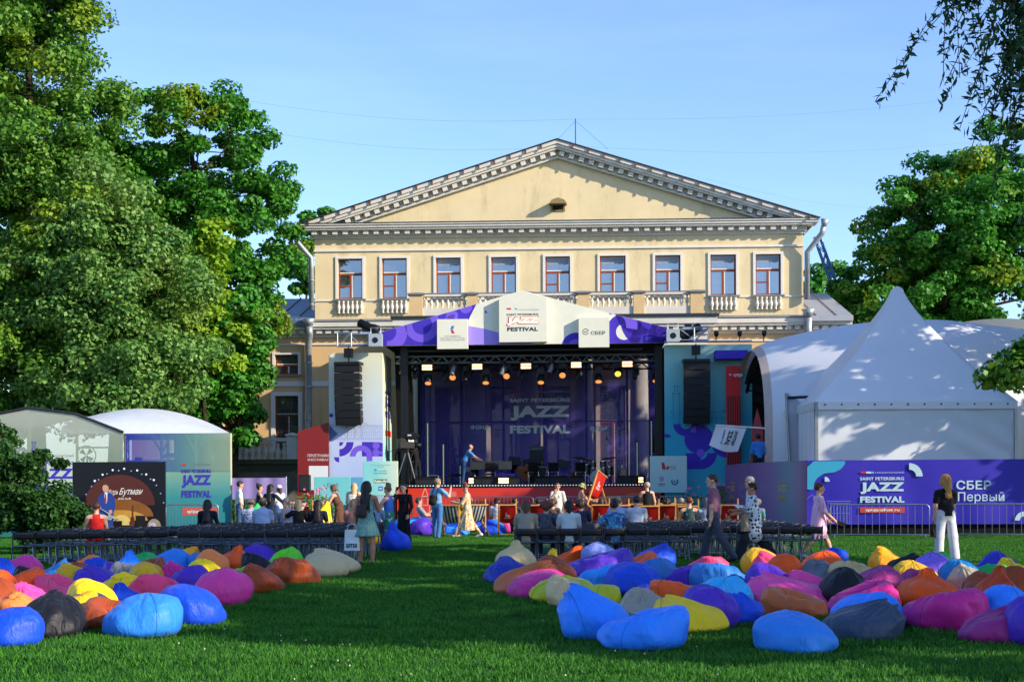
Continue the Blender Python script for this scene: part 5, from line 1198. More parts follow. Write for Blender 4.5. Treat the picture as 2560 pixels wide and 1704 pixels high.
# hanging end flap
fl = [A_(1918, 1160, -5.4), A_(1978, 1160, -5.4), A_(1972, 1075, -5.4), A_(1945, 1010, -5.4), A_(1906, 984, -5.4), A_(1908, 1060, -5.4)]
MB().prism(fl, -5.42, -5.40).build('end_flap', M('clear_flap', '#c9ccd6', .35, var=.1, scale=2, bump=.3, bscale=2, trans=.3), av)
MB().tube([(A_(1903, 984, -5.5)[0], -5.5, A_(1903, 984, -5.5)[1]), (A_(1916, 1160, -5.5)[0], -5.5, 1.36)], .05, 8).build('flap_pole', GALV, av)
MB().tube([(A_(1903, 996, -5.5)[0], -5.5, A_(1903, 996, -5.5)[1]), (A_(1975, 993, -5.5)[0], -5.5, A_(1903, 993, -5.5)[1])], .05, 8).build('tie_bar', BLKM, av)
def shell2(u, v):
    a = math.pi*v
    return (A_(2500, 1000, 6)[0]-7*math.cos(a), 5+8*u, 1.0+(A_(2400, 800, 6)[1]-1.0)*math.sin(a)**.6)
MB().grid(14, 40, shell2).build('second_shell', PVC, av, True)

# flag on a pole
ff = thing('festival_flag', 'white festival flag with mirrored dark lettering hanging from a tilted pole', 'flag')
D = 49.0; a, b = at(1789, 1062, D), at(1912, 1070, D)
MB().tube([a, b], .025, 8).build('pole', M('pole_white', '#d8d4c8', .5), ff)
def flagp(u, v):
    tl, tr = Vector(at(1790, 1064, D)), Vector(at(1866, 1070, D)); bl_, br = Vector(at(1774, 1112, D)), Vector(at(1843, 1128, D))
    p = tl.lerp(tr, u).lerp(bl_.lerp(br, u), v); p.z -= .10*math.sin(u*math.pi)*v; p.y += .09*math.sin(u*9+v*2)*(.3+v); return p
MB().grid(24, 16, flagp).build('cloth', M('flag_white', '#d4dae2', .6, var=.04, trans=.3), ff, True)
mb = MB()
def flag_text(st, u0, u1, v0, v1, bold, rot=False):
    V, Fc = text_data(st, bold); lo = V.min(0); hi = V.max(0); q = (V-lo)/(hi-lo)
    mb.add([tuple(flagp(u0+(u1-u0)*bb, v0+(v1-v0)*(1-aa))+Vector((0, -.02, 0))) for aa, bb in q], Fc)
flag_text('JAZZ', .42, .62, .14, .74, .05); flag_text('FESTIVAL', .68, .80, .12, .72, .04); flag_text('SAINT PETERSBURG', .30, .36, .14, .76, .03)
mb.build('lettering', INK, ff)
# blue boom arm behind the right wing
t = thing('boom_arm', 'slanted blue lattice boom arm rising behind the palace wing roof', 'boom'); p0, p1 = at(2088, 720, 80), at(2042, 590, 80)
truss_parts(t, p0, p1, .3, .3, .5, r=.05, mat=M('boom_blue', '#3a74a8', .45, .2)) 
# overhead wires
WIRE = M('wire_grey', '#7a8894', .6, var=0)
for i, (a, b) in enumerate((((600, 250, 75), (1440, 298, 72)), ((1440, 298, 72), (2560, 225, 75)), ((1700, 430, 74), (2300, 525, 90)), ((660, 330, 75), (1440, 366, 73)), ((1440, 366, 73), (2500, 350, 80)))):
    A3, B3 = at(*a), at(*b); pts = [A3.lerp(B3, k/16)-Vector((0, 0, .5*math.sin(math.pi*k/16))) for k in range(17)]
    o = MB().tube(pts, .0045, 4).build('overhead_wire', WIRE); tag(o, 'thin overhead wire crossing the sky ' + ('from the maple to the antenna mast', 'from the antenna mast to the willow', 'from the pediment slope down to the maple crown', 'low over the wing roof to the pediment', 'from the pediment towards the far crown')[i], 'wire')

# ------------------------------------------------------------------ mesh marquee on the left
def mesh_fabric(key, stops, axis, lo, hi, alpha):
    m = GRAD(key, stops, axis, lo, hi, 0.6); n = m.node_tree.nodes; l = m.node_tree.links; b = n['Principled BSDF']
    tr = n.new('ShaderNodeBsdfTransparent'); tl = n.new('ShaderNodeBsdfTranslucent'); ms = n.new('ShaderNodeMixShader'); ms2 = n.new('ShaderNodeMixShader')
    col = [k for k in l if k.to_socket == b.inputs['Base Color']][0].from_socket; l.new(col, tl.inputs[0]); ms2.inputs[0].default_value = .4
    l.new(b.outputs[0], ms2.inputs[1]); l.new(tl.outputs[0], ms2.inputs[2]); ms.inputs[0].default_value = alpha
    l.new(tr.outputs[0], ms.inputs[1]); l.new(ms2.outputs[0], ms.inputs[2]); l.new(ms.outputs[0], n['Material Output'].inputs[0]); return m
MF = Frame(311, 47.0, 0.0); Q_ = MF.uv
mq = thing('mesh_marquee', 'see-through printed mesh marquee with arched white roof behind the photo wall', 'tent', MF.o, 0.0)
zA_ = Q_(311, 1083)[1]
FA = mesh_fabric('pale_green_mesh', [(0, '#3fa0a4'), (.35, '#8fb6a0'), (1, '#d2d8c8')], 2, 0.2, 4.0, .50)
FB = mesh_fabric('blue_green_mesh', [(0, '#3b3fc0'), (.3, '#5a7fc4'), (.6, '#7fb4b4'), (1, '#b4ccb0')], 0, 0, Q_(575, 1200)[0], .55)
FB2 = mesh_fabric('teal_mesh', [(0, '#2d9aa8'), (.6, '#4fb0b4'), (1, '#9fccb4')], 2, 0.0, 2.2, .85)
gabl = [Q_(-90, 1052), Q_(71, 1021), Q_(190, 1036), Q_(309, 1082), (Q_(309, 1200)[0], .05), (Q_(-90, 1200)[0], .05)]
fa = MB().prism(gabl, -.01, .01).build('gable_mesh', FA, mq)
xr_ = Q_(575, 1200)[0]
fb = MB().box(.03, xr_, .05, .07, 2.15, zA_).build('side_mesh', FB, mq)
fb2 = MB().box(.03, xr_, .05, .07, .05, 2.14).build('lower_mesh', FB2, mq)
ROOFM = M('marquee_roof', '#d6dce0', .45, var=.06, bump=.1, bscale=1, trans=.2)
zpk = Q_(334, 1021, 3)[1]; xlr = Q_(150, 1100, 0)[0]
def dome(u, v):
    x = xlr+(xr_+.05-1.25*v-xlr)*u; y = .05+6.2*v
    return (x, y, zA_+(zpk-zA_)*(math.sin(math.pi*v)**.55)*(max(0, math.sin(math.pi*min(1, .18+u*.82)))**.75))
MB().grid(40, 26, dome).build('roof', ROOFM, mq, True)
gr = [p for p in gabl[:4]]
m = MB()
for (xa, za), (xb, zb3) in zip(gr[:-1], gr[1:]): m.add([(xa, 0, za), (xb, 0, zb3), (xb, 6.2, zb3), (xa, 6.2, za)], [(0, 1, 2, 3)])
m.build('gable_roof', ROOFM, mq)
m = MB()
for (xa, za), (xb, zb3) in zip(gr[:-1], gr[1:]): m.tube([(xa, -.03, za+.03), (xb, -.03, zb3+.03)], .045, 6)
m.build('roof_edge', M('dark_edge', '#23282a', .6), mq)
PST = M('marquee_post', '#a9a68c', .5, .3)
for a in (0, 71, 190, 311, 402, 488, 575):
    x = Q_(a, 1200)[0]; z = zA_ if a >= 311 else (Q_(a, 1021)[1]-.1 if a == 71 else Q_(a, 1036)[1]-.1); MB().tube([(x, .14, 0), (x, .14, z)], .045, 6).build('post', PST, mq)
    if a in (402, 488):
        for s_ in (-1, 1): MB().tube([(x, .14, z-.65), (x+s_*.35, .14, z)], .03, 6).build('brace', PST, mq)
for a in (311, 190): x = Q_(a, 1200)[0]; MB().tube([(x, 6.0, 0), (x, 6.0, zA_)], .05, 6).build('post', PST, mq)
MB().tube([(0, .1, Q_(311, 1228)[1]), (xr_, .1, Q_(311, 1226)[1])], .03, 6).build('rail', PST, mq)
MB().tube([(Q_(190, 1118)[0], .1, Q_(190, 1118)[1]), (0, .1, Q_(190, 1118)[1])], .03, 6).build('rail', PST, mq)
truss_parts(mq, (Q_(240, 1060)[0], .35, Q_(240, 1064)[1]), (Q_(305, 1090)[0], .35, Q_(305, 1092)[1]), .2, .2, .25, r=.02, joined=True, mat=BLKM); truss_parts(mq, (-.1, .35, 0), (-.1, .35, zA_-.1), .25, .25, .3, r=.02, joined=True, mat=BLKM)
def ml(mb, st, a, b, c, d, bold, y=-.015): (xa, za), (xb, zb3) = Q_(a, d, y), Q_(b, c, y); text_into(mb, st, xa, xb, za, zb3, y, bold)
MI = M('marquee_ink', '#3a2fa0', .6, var=.03)
mb = MB(); ml(mb, 'SAINT PETERSBURG', 78, 184, 1153, 1162, .03); ml(mb, 'JAZZ', 78, 184, 1170, 1204, .05); ml(mb, 'FESTIVAL', 78, 184, 1212, 1231, .05); mb.build('lettering', MI, fa)
mb = MB(); ml(mb, 'SAINT PETERSBURG', 453.5, 528, 1172, 1181.5, .03, .04); ml(mb, 'JAZZ', 455, 528, 1186, 1219, .05, .04); ml(mb, 'FESTIVAL', 454, 528, 1225, 1243.5, .05, .04); mb.build('lettering', MI, fb2)
mb = MB(); ml(mb, 'II МЕЖДУНАРОДНЫЙ', 118, 184, 1134, 1143, 0); mb.build('small_lettering', M('grey_purple', '#6a6a7c', .6, var=0), fa)
mb = MB(); ml(mb, 'МЕЖДУНАРОДНЫЙ', 486, 527, 1157, 1163, 0, .04); mb.build('small_lettering', MATS['grey_purple'], fb)
for par, pts, yy in ((fb2, [(454, 1287), (542, 1287), (542, 1268), (454, 1268)], .049), (fa, [(130, 1270), (184, 1270), (184, 1254), (130, 1254)], -.0105)):
    mb = MB(); flat(mb, [Q_(*p) for p in pts], yy); rl = mb.build('red_label', M('label_coral', '#c4513c', .6, var=0), par)
mb = MB(); ml(mb, 'spbjazzfest.ru', 468, 530, 1273, 1284, .03, .045); mb.v = [(a, b-.006, c) for a, b, c in mb.v]; mb.build('web_lettering', WHITEP, fb2)
for pts, par, yy, c in (([(454, 1163), (464, 1163), (464, 1159), (454, 1159)], fb, .049, REDP), ([(90, 1143), (95, 1143), (95, 1138), (90, 1138)], fa, -.0105, REDP)):
    mb = MB(); flat(mb, [Q_(*p) for p in pts], yy); mb.build('red_bar', c, par)
mb = MB()
for q in ([(79, 1104), (83, 1110), (83, 1118), (80, 1125), (80, 1150)], [(91, 1104), (88, 1110), (88, 1118), (92, 1125), (92, 1150)], [(79, 1104), (91, 1104)], [(79, 1125), (93, 1125)]): line2(mb, [Q_(*p) for p in q], .02, -.0105)
mb.build('line_drawing', MI, fa)
tv_camera('television camera on a tripod inside the mesh marquee', MF.world(Q_(360, 1200, 2)[0], 2.0, .9), -1.3, 1.35)
t = thing('stage_plinth', 'dark plinth inside the mesh marquee under the television camera', 'plinth', MF.world(Q_(360, 1200, 2)[0], 2.0, 0)); MB().box(-.9, .9, -.8, .8, 0, .89).build('body', BLACK, t)
t = thing('standing_fan', 'large round standing fan inside the mesh marquee', 'fan', MF.world(Q_(218, 1140, 1.5)[0], 1.5, 0)); z = Q_(218, 1138, 1.5)[1]
MB().tube([(0, 0, 0), (0, 0, z)], .03, 6).build('stand', BLKM, t); MB().tube([(.32*math.cos(a*math.pi/12), -.1, z+.32*math.sin(a*math.pi/12)) for a in range(25)], .02, 6).build('guard', GALV, t)
for k in range(4): a = k*math.pi/2+.5; MB().prism([(0, 0), (.26*math.cos(a), .26*math.sin(a)), (.26*math.cos(a+.7), .26*math.sin(a+.7))], -.09, -.08).build('blade', BLKM, t, loc=(0, 0, z))
# black photo wall with printed club scene
WF = Frame(298, 44.2, 2.0); V_ = WF.uv
pw = thing('photo_wall', 'black photo wall printed with stage lights and a script club name', 'photo wall', WF.o, WF.yaw)
x0, x1 = V_(182, 1200)[0], V_(414, 1200)[0]; zt2 = V_(298, 1154)[1]
pp = MB().box(x0, x1, -.04, .04, .02, zt2).build('panel', M('photo_black', '#0b0a0e', .45, var=.2, scale=1.5), pw)
for x in (x0+.3, x1-.3): MB().tube([(x, .045, zt2-.2), (x, .7, .02)], .02, 6).build('strut', GALV, pw)
def el(cx, cy, rx, ry, a0=0, a1=360, n=28): return [V_(cx+rx*math.cos(R(a0+(a1-a0)*i/n)), cy-ry*math.sin(R(a0+(a1-a0)*i/n))) for i in range(n if a1-a0 >= 360 else n+1)]
for nm, poly, c, k in (('brown_glow', el(300, 1262, 88, 76, 0, 180), '#4a1f14', 0), ('amber_glow', el(300, 1290, 84, 44, 0, 180), '#7a4a18', 1), ('gold_glow', el(300, 1300, 70, 26, 0, 180), '#b08432', 2), ('pale_glow', el(305, 1312, 24, 26, 0, 180), '#c9b46a', 3), ('pale_glow', el(386, 1316, 17, 20, 0, 180), '#8a7c66', 3), ('pale_glow', el(222, 1312, 40, 14, 0, 180), '#c0a468', 3)):
    mb = MB(); mb.prism(poly, -.0405-.0012*(k+1), -.0403); mb.build(nm, M('photo_'+c, c, .5, var=.15, scale=3), pp)
mb = MB(); mb2 = MB()
for i, (zx, zy, r) in enumerate(((875, 815, 13), (910, 803, 8), (947, 757, 12), (987, 750, 8), (1040, 715, 12), (1095, 720, 9), (1145, 703, 12), (1210, 723, 8), (1265, 718, 12), (1307, 753, 8), (1348, 755, 12), (1388, 798, 8), (1418, 806, 12), (845, 865, 8), (1442, 855, 8), (795, 938, 8), (1480, 930, 8), (767, 1018, 8), (1508, 1015, 8))):
    (mb if r > 10 else mb2).prism(el(zx/3.68, 980+zy/3.68, r/3.68*.8, r/3.68*.8, n=10), -.046, -.0403)
for q, c, nm in ((mb, '#dfe6ee', 'white_bulb_print'), (mb2, '#8f98d8', 'blue_bulb_print')):
    o = q.build(nm, M(nm, c, .4, var=0), pp); o['kind'] = 'stuff'
mb = MB()
def script(st, a, b, c, d, bold, sh): (xa, za), (xb, zb3) = V_(a, d), V_(b, c); text_into(mb, st, xa, xb, za, zb3, -.0475, bold, shear=sh)
script('Игорь', 266, 293, 1222, 1240, .0, .35); script('Бутман', 297, 352, 1219, 1240, .005, .35); script('JAZZ CLUB', 296, 328, 1243, 1249, .02, 0)
mb.build('lettering', M('photo_white', '#d8d4cc', .5, var=0), pp)
mb = MB(); mb.prism(el(331, 1307, 7, 8), -.0475, -.0403); mb.prism(el(332, 1296, 5, 6), -.0475, -.0403); mb.prism([V_(330, 1296), V_(334, 1296), V_(335, 1262), V_(331, 1262)], -.0475, -.0403); mb.build('printed_bass', M('photo_wood', '#5a2c12', .4, var=.1), pp)
mb = MB(); mb.prism([V_(340, 1322), V_(364, 1322), V_(364, 1288), V_(340, 1288)], -.0475, -.0403); mb.prism([V_(276, 1316), V_(306, 1316), V_(306, 1301), V_(276, 1301)], -.0475, -.0403); mb.build('printed_amps', M('photo_amp', '#17120f', .4, var=.1), pp)
mb = MB(); mb.prism(el(384, 1313, 7, 8), -.0475, -.0403); mb.prism([V_(374, 1318), V_(378, 1318), V_(378, 1305), V_(374, 1305)], -.0475, -.0403); mb.build('printed_drums', M('photo_drum', '#a9a6b4', .4, var=.1), pp)
# life-size cut-out of a man in a blue suit with a saxophone
co = thing('cardboard_cutout', 'life-size cardboard cut-out of a suited man holding a saxophone by the photo wall', 'cut-out', WF.world(V_(265, 1320, -.5)[0], -.5, 0), WF.yaw)
def z1_(zx, zy): x, z = V_(zx/3.68, 980+zy/3.68, -.5); return (x-V_(265, 1320, -.5)[0], z)
sx = lambda pts: [z1_(*p) for p in pts]
MB().prism(sx([(905, 960), (945, 925), (985, 915), (1030, 935), (1055, 975), (1062, 1050), (1045, 1110), (1040, 1180), (1035, 1300), (995, 1300), (985, 1190), (975, 1300), (935, 1300), (925, 1170), (905, 1080), (893, 1030)]), -.012, .012).build('suit', M('suit_blue', '#1c3a84', .5, var=.08), co)
MB().prism(sx([(965, 920), (990, 920), (985, 1010), (972, 1025), (962, 960)]), -.015, -.0121).build('shirt', WHITEP, co); MB().prism(sx([(968, 935), (978, 935), (982, 1010), (972, 1022), (964, 1005)]), -.018, -.0151).build('tie', M('tie_red', '#b01824', .5, var=0), co)
MB().prism(sx([(970+27*math.cos(k*.4), 875+45*math.sin(k*.4)) for k in range(16)]), -.012, .012).build('head', M('printed_skin', '#c08a72', .6, var=.08), co)
MB().prism(sx([(943, 872), (945, 845), (960, 830), (985, 832), (998, 850), (996, 868), (985, 850), (955, 852)]), -.015, -.0121).build('hair', M('printed_hair', '#3c2a22', .7, var=.1), co)
SAX = M('sax_silver', '#b4b4ac', .35, .6, var=.15, scale=20)
m = MB(); m.tube([(p[0], -.025, p[1]) for p in sx([(903, 1045), (925, 1070), (985, 1105), (1050, 1160), (1080, 1178), (1082, 1160)])], [.012, .015, .022, .035, .045, .05], 8); m.lathe([(.045, -.03), (.085, -.04)], 14, axis='y', c=(sx([(1015, 1150)])[0][0], -.02, sx([(1015, 1150)])[0][1])); m.build('saxophone', SAX, co)
MB().prism(sx([(1000, 1085), (1030, 1080), (1035, 1110), (1010, 1120)]), -.02, -.0121).build('hand', MATS['printed_skin'], co)
MB().box(-.02, .02, .013, .30, 0, .9).build('rear_stay', M('cardboard', '#8a6f4c', .8), co)
# lilac banner and hedge behind the left barriers
t = thing('lilac_banner', 'pale lilac fence banner below the terrace balustrade', 'banner'); p, q = gx(576, 57.5), gx(715, 57.5); z0, z1 = at(600, 1300, 57.5).z, at(600, 1194, 57.5).z
MB().grid(20, 4, lambda u, v: (p.x+(q.x-p.x)*u, 57.5+.03*math.sin(u*20), .05+(z1-.05)*v)).build('cloth', M('lilac_cloth', '#8a7ab0', .7, var=.08), t, True)
for x in (p.x, q.x): MB().tube([(x, 57.55, 0), (x, 57.55, z1+.05)], .03, 6).build('post', GALV, t)
t = thing('stair_rail', 'slanted steel handrail beside the terrace wall', 'railing'); a, b, c = at(716, 1205, 61), at(744, 1172, 61), at(716, 1222, 61)
MB().tube([a, b], .03, 6).build('rail', GALV, t); MB().tube([c, at(744, 1190, 61)], .03, 6).build('rail', GALV, t); MB().tube([a, Vector((a.x, a.y, 0))], .03, 6).build('post', GALV, t)
# ------------------------------------------------------------------ folding chairs in rows
CH_BACK = M('chair_black_plastic', '#1b1c20', 0.45, var=0.1, scale=8, spec=0.5)
CH_SEAT = M('chair_seat_plastic', '#566274', 0.3, var=0.1, scale=8, spec=0.55)
CH_TUBE = M('chair_tube', '#8b9094', 0.35, 0.7, var=0.12, scale=6)
def make_chair():
    t = thing('folding_chair', 'x', 'chair')
    MB().grid(9, 4, lambda u, v: (-.205+.41*u, -.235-.03*math.sin(math.pi*u)-.025*v, .575+.145*v)).build('backrest', CH_BACK, t, True)
    m = t.children[0].modifiers.new('s', 'SOLIDIFY'); m.thickness = .014
    s = MB(); s.grid(6, 7, lambda u, v: (-.20+.40*u, -.19+.37*v, .435+.012*math.cos(v*5)+.01*abs(2*u-1))); o = s.build('seat', CH_SEAT, t, True); m = o.modifiers.new('s', 'SOLIDIFY'); m.thickness = .018
    for x in (-.215, .215):
        MB().tube([(x, .21, .012), (x, -.10, .44), (x, -.235, .70), (x, -.25, .74)], 0.0135, 6).build('leg', CH_TUBE, t)
        MB().tube([(x*.93, .17, .43), (x*.93, -.26, .012)], 0.0135, 6).build('leg', CH_TUBE, t)
    MB().tube([(-.21, -.15, .15), (.21, -.15, .15)], .009, 5).build('crossbar', CH_TUBE, t)
    return t
chair0 = make_chair(); chair_used = False
CHAIRS = {}
def put_chair(key, x, y, rz, label, group):
    global chair_used
    if not chair_used:
        c = chair0; chair_used = True; c.location = (x, y, 0); c.rotation_euler = (0, 0, rz); c['label'] = label; c['group'] = group
    else: c = copy_tree(chair0, None, (x, y, 0), rz, label, group)
    CHAIRS[key] = c; return c
ORD = [('first', *ON[1:])[k]+' row from the bean bags' for k in range(9)]
SP = 0.452
for r_ in range(9):                 # block beside the girl in the dotted dress
    D = 29.6 + 0.86*r_; n = 8 if r_ < 3 else 10
    for k in range(n):
        x = -3.45 - SP*k; j = rnd.uniform(-.02, .02)
        put_chair(('L', r_, k), x+j, D+rnd.uniform(-.04, .04), rnd.uniform(-.05, .05), 'black folding chair beside the dotted-dress girl, ' + ORD[r_] + ', ' + ON[k] + (' to' if k == 0 else ' from') + ' aisle', 'chairs in the block by the dotted-dress girl')
for r_ in range(5):                 # block facing the photo wall
    for k in range(8):
        a = k/7.0; x = -9.85 + 2.85*a + .03*r_; D = 29.0 + 1.1*a + .88*r_
        if r_ == 0 and k > 6: continue
        put_chair(('S', r_, k), x, D, .37+rnd.uniform(-.06, .06), 'black folding chair before the photo wall, ' + ORD[r_] + ', ' + ON[k] + (' to' if k == 0 else ' from') + ' bush', 'chairs in the block before the photo wall')
for r_ in range(9):                 # block behind the larger bean bag field
    for k in range(14):
        if r_ == 0 and k in (8, 9): continue
        D = 29.8 + 0.86*r_ + (0.45 if k >= 8 else 0); x = 0.29 + SP*k + (.10 if k >= 8 else 0)
        put_chair(('R', r_, k), x+rnd.uniform(-.02, .02), D+rnd.uniform(-.05, .05), rnd.uniform(-.06, .06) - (.06 if k >= 8 else 0), 'black folding chair by the mauve-shirted man, ' + ORD[r_] + ', ' + ON[k] + (' to' if k == 0 else ' from') + ' aisle', 'chairs in the block by the mauve-shirted man')

# ------------------------------------------------------------------ bean bags
COLS = {'royal blue': '#0f3fb4', 'black': '#15161c', 'denim blue': '#2a74c4', 'pink': '#c93a86', 'rust brown': '#8c3d1c', 'cream': '#d2b884', 'lime green': '#5fc41c', 'purple': '#4a2a9e', 'orange': '#f0500c', 'yellow': '#e0c210', 'coral pink': '#e8446c', 'magenta': '#b82578', 'steel blue': '#2a6cb0', 'mustard': '#c79a16', 'amber': '#e2961a', 'peach orange': '#de7636', 'sky blue': '#2f8fe0', 'green': '#1fa04a', 'charcoal': '#3d4450', 'cyan': '#2ca4d4', 'hot pink': '#e2468e', 'grey blue': '#36475a', 'navy blue': '#1b2f8c', 'lavender blue': '#7f8fd6', 'olive yellow': '#a9ab12', 'beige': '#a79c86', 'plum': '#8c2468', 'golden yellow': '#e8b80e', 'copper': '#b0592c', 'grey': '#6d7078', 'lavender': '#7d5fc8', 'teal blue': '#0f6aa0', 'indigo': '#3030a4', 'brick red': '#a83c18', 'dark plum': '#97306f', 'bright blue': '#2b7ade'}
for nm in list(COLS):                 # dyed polyester: strong, clean colours
    c = srgb(COLS[nm]); mx_, mn_ = max(c), min(c)
    if mn_ < .25*mx_ and mx_ > .1: COLS[nm] = tuple(min(.95, max(.004, (v-.12*mn_)*1.3)) for v in c)
def fabric(name):
    key = 'bag_' + name.replace(' ', '_')
    if key in MATS: return MATS[key]
    m = M(key, COLS[name], 0.5, var=0.06, scale=5, spec=0.3, sheen=0.08)
    n = m.node_tree.nodes; l = m.node_tree.links; b = n['Principled BSDF']
    tc = n.new('ShaderNodeTexCoord'); mp = n.new('ShaderNodeMapping'); mp.inputs['Scale'].default_value = (7, 7, 2.2); l.new(tc.outputs['Object'], mp.inputs[0])
    n1 = n.new('ShaderNodeTexNoise'); n1.inputs['Scale'].default_value = 1.3; n1.inputs['Detail'].default_value = 3; n1.inputs['Distortion'].default_value = 1.2; l.new(mp.outputs[0], n1.inputs[0])
    n2 = n.new('ShaderNodeTexNoise'); n2.inputs['Scale'].default_value = 160; l.new(tc.outputs['Object'], n2.inputs[0])
    ad = n.new('ShaderNodeMath'); ad.operation = 'MULTIPLY_ADD'; ad.inputs[1].default_value = .06; l.new(n2.outputs[0], ad.inputs[0]); l.new(n1.outputs[0], ad.inputs[2])
    bp = n.new('ShaderNodeBump'); bp.inputs['Strength'].default_value = .5; bp.inputs['Distance'].default_value = .05; l.new(ad.outputs[0], bp.inputs['Height']); l.new(bp.outputs[0], b.inputs['Normal'])
    return m
PROF = {'round': [(0, 0), (0, .55), (.02, .80), (.14, .97), (.32, 1.0), (.55, .95), (.75, .78), (.9, .50), (.97, .25), (1, 0)],
        'ball': [(0, 0), (0, .45), (.04, .72), (.2, .93), (.42, 1.0), (.62, .96), (.80, .78), (.93, .48), (1, 0)],
        'knot': [(0, 0), (0, .58), (.03, .85), (.15, .98), (.32, 1.0), (.50, .88), (.62, .66), (.72, .40), (.80, .26), (.90, .22), (.97, .20), (1, 0)],
        'slump': [(0, 0), (0, .6), (.03, .88), (.14, 1.0), (.34, 1.0), (.54, .90), (.70, .70), (.82, .50), (.92, .36), (1.0, .27), (1.04, .16), (1.04, 0)],
        'dent': [(0, 0), (0, .55), (.03, .82), (.2, .98), (.45, 1.0), (.7, .92), (.86, .74), (.95, .52), (.9, .3), (.82, 0)],
        'flat': [(0, 0), (0, .68), (.05, .90), (.25, 1.0), (.5, .92), (.72, .74), (.9, .45), (1, 0)]}
def bag_mesh(w_, d_, h_, kind, seed, fine, mat):
    rg = random.Random(seed); nt_, np_ = (84, 56) if fine else (46, 30)
    pr = PROF[kind]; zs_, rs_ = zip(*pr)
    cl = [0]
    for i in range(1, len(pr)): cl.append(cl[-1]+math.hypot((zs_[i]-zs_[i-1])*h_, (rs_[i]-rs_[i-1])*w_/2))
    tt = np.linspace(0, cl[-1], np_); Z = np.interp(tt, cl, zs_); Rr = np.interp(tt, cl, rs_)
    for _ in range(2):
        Z[1:-1] = (Z[:-2]+2*Z[1:-1]+Z[2:])/4; Rr[1:-1] = (Rr[:-2]+2*Rr[1:-1]+Rr[2:])/4
    la = rg.uniform(0, 6.28); ln = {'slump': .34, 'knot': .14, 'flat': .2, 'round': .06, 'ball': .04, 'dent': .1}[kind]*w_
    o1 = Vector((rg.uniform(-50, 50), rg.uniform(-50, 50), rg.uniform(-50, 50)))
    lowA = {'flat': .15, 'dent': .10, 'slump': .11}.get(kind, .075); sharp = {'flat': .060, 'slump': .052, 'dent': .05, 'knot': .055}.get(kind, .034)
    dx, dy = -.16*math.cos(la)*w_, -.16*math.sin(la)*d_
    nf = rg.choice((5, 6, 7)); ph = rg.uniform(0, 6.28)
    vs = []
    for j in range(np_):
        z0, r0 = Z[j], Rr[j]; up = max(0.0, z0)
        for i in range(nt_):
            th = 2*math.pi*i/nt_; c, s = math.cos(th), math.sin(th)
            p = Vector((c*r0, s*r0, z0*1.1))
            n1 = mnoise.noise(p*1.6+o1); wb = mnoise.noise(p*2.3+o1*2)*.8
            n2 = abs(mnoise.noise(Vector((c*3.2, s*3.2, z0*1.0+wb))+o1*1.3))*2.2-.6; n3 = abs(mnoise.noise(Vector((c*6.5+wb, s*6.5, z0*2.0))+o1*.7))*2.2-.6
            n4 = abs(mnoise.noise(Vector((c*1.6, s*1.6, z0*9+wb*2))+o1*.5))*2-.5
            fold = sharp*((n2*.8+n3*.5)*(.15+up*.95)+n4*.5*max(0, .55-up))
            rr_ = r0*(1+lowA*n1*1.6) + fold*min(1, r0*3)
            x = c*rr_*w_/2; y = s*rr_*d_/2; z = z0*h_
            z += h_*(lowA*.9*mnoise.noise(Vector((c*r0*1.5, s*r0*1.5, 3))+o1) + .5*fold)*min(1, up*3)
            if kind in ('dent', 'flat', 'round'):
                tl_ = {'dent': .16, 'flat': .26, 'round': .12}[kind]; z *= 1+tl_*r0*(c*math.cos(la)+s*math.sin(la))*min(1, up*2)
            if kind in ('dent', 'flat'):
                g_ = math.exp(-(((x-dx)/(w_*.22))**2+((y-dy)/(d_*.22))**2)); z -= h_*(.50 if kind == 'dent' else .22)*g_*up
            k = up**2.2; x += ln*math.cos(la)*k; y += ln*math.sin(la)*k
            if kind == 'slump': z -= h_*.22*up**4*(.6+.4*(c*math.cos(la)+s*math.sin(la)))
            vs.append((x, y, max(0.0, z)))
    fs_ = [(j*nt_+i, j*nt_+(i+1) % nt_, (j+1)*nt_+(i+1) % nt_, (j+1)*nt_+i) for j in range(np_-1) for i in range(nt_)]
    me = bpy.data.meshes.new('bean_bag'); me.from_pydata(vs, [], fs_); me.polygons.foreach_set('use_smooth', [True]*len(fs_)); me.materials.append(mat); me.update()
    seams = []
    if fine:
        for q in range(3):
            i = int(nt_*(q/3+ph/6.28)) % nt_; seams.append([Vector(vs[j*nt_+i]) for j in range(4, np_-4, 2)])
    return me, seams
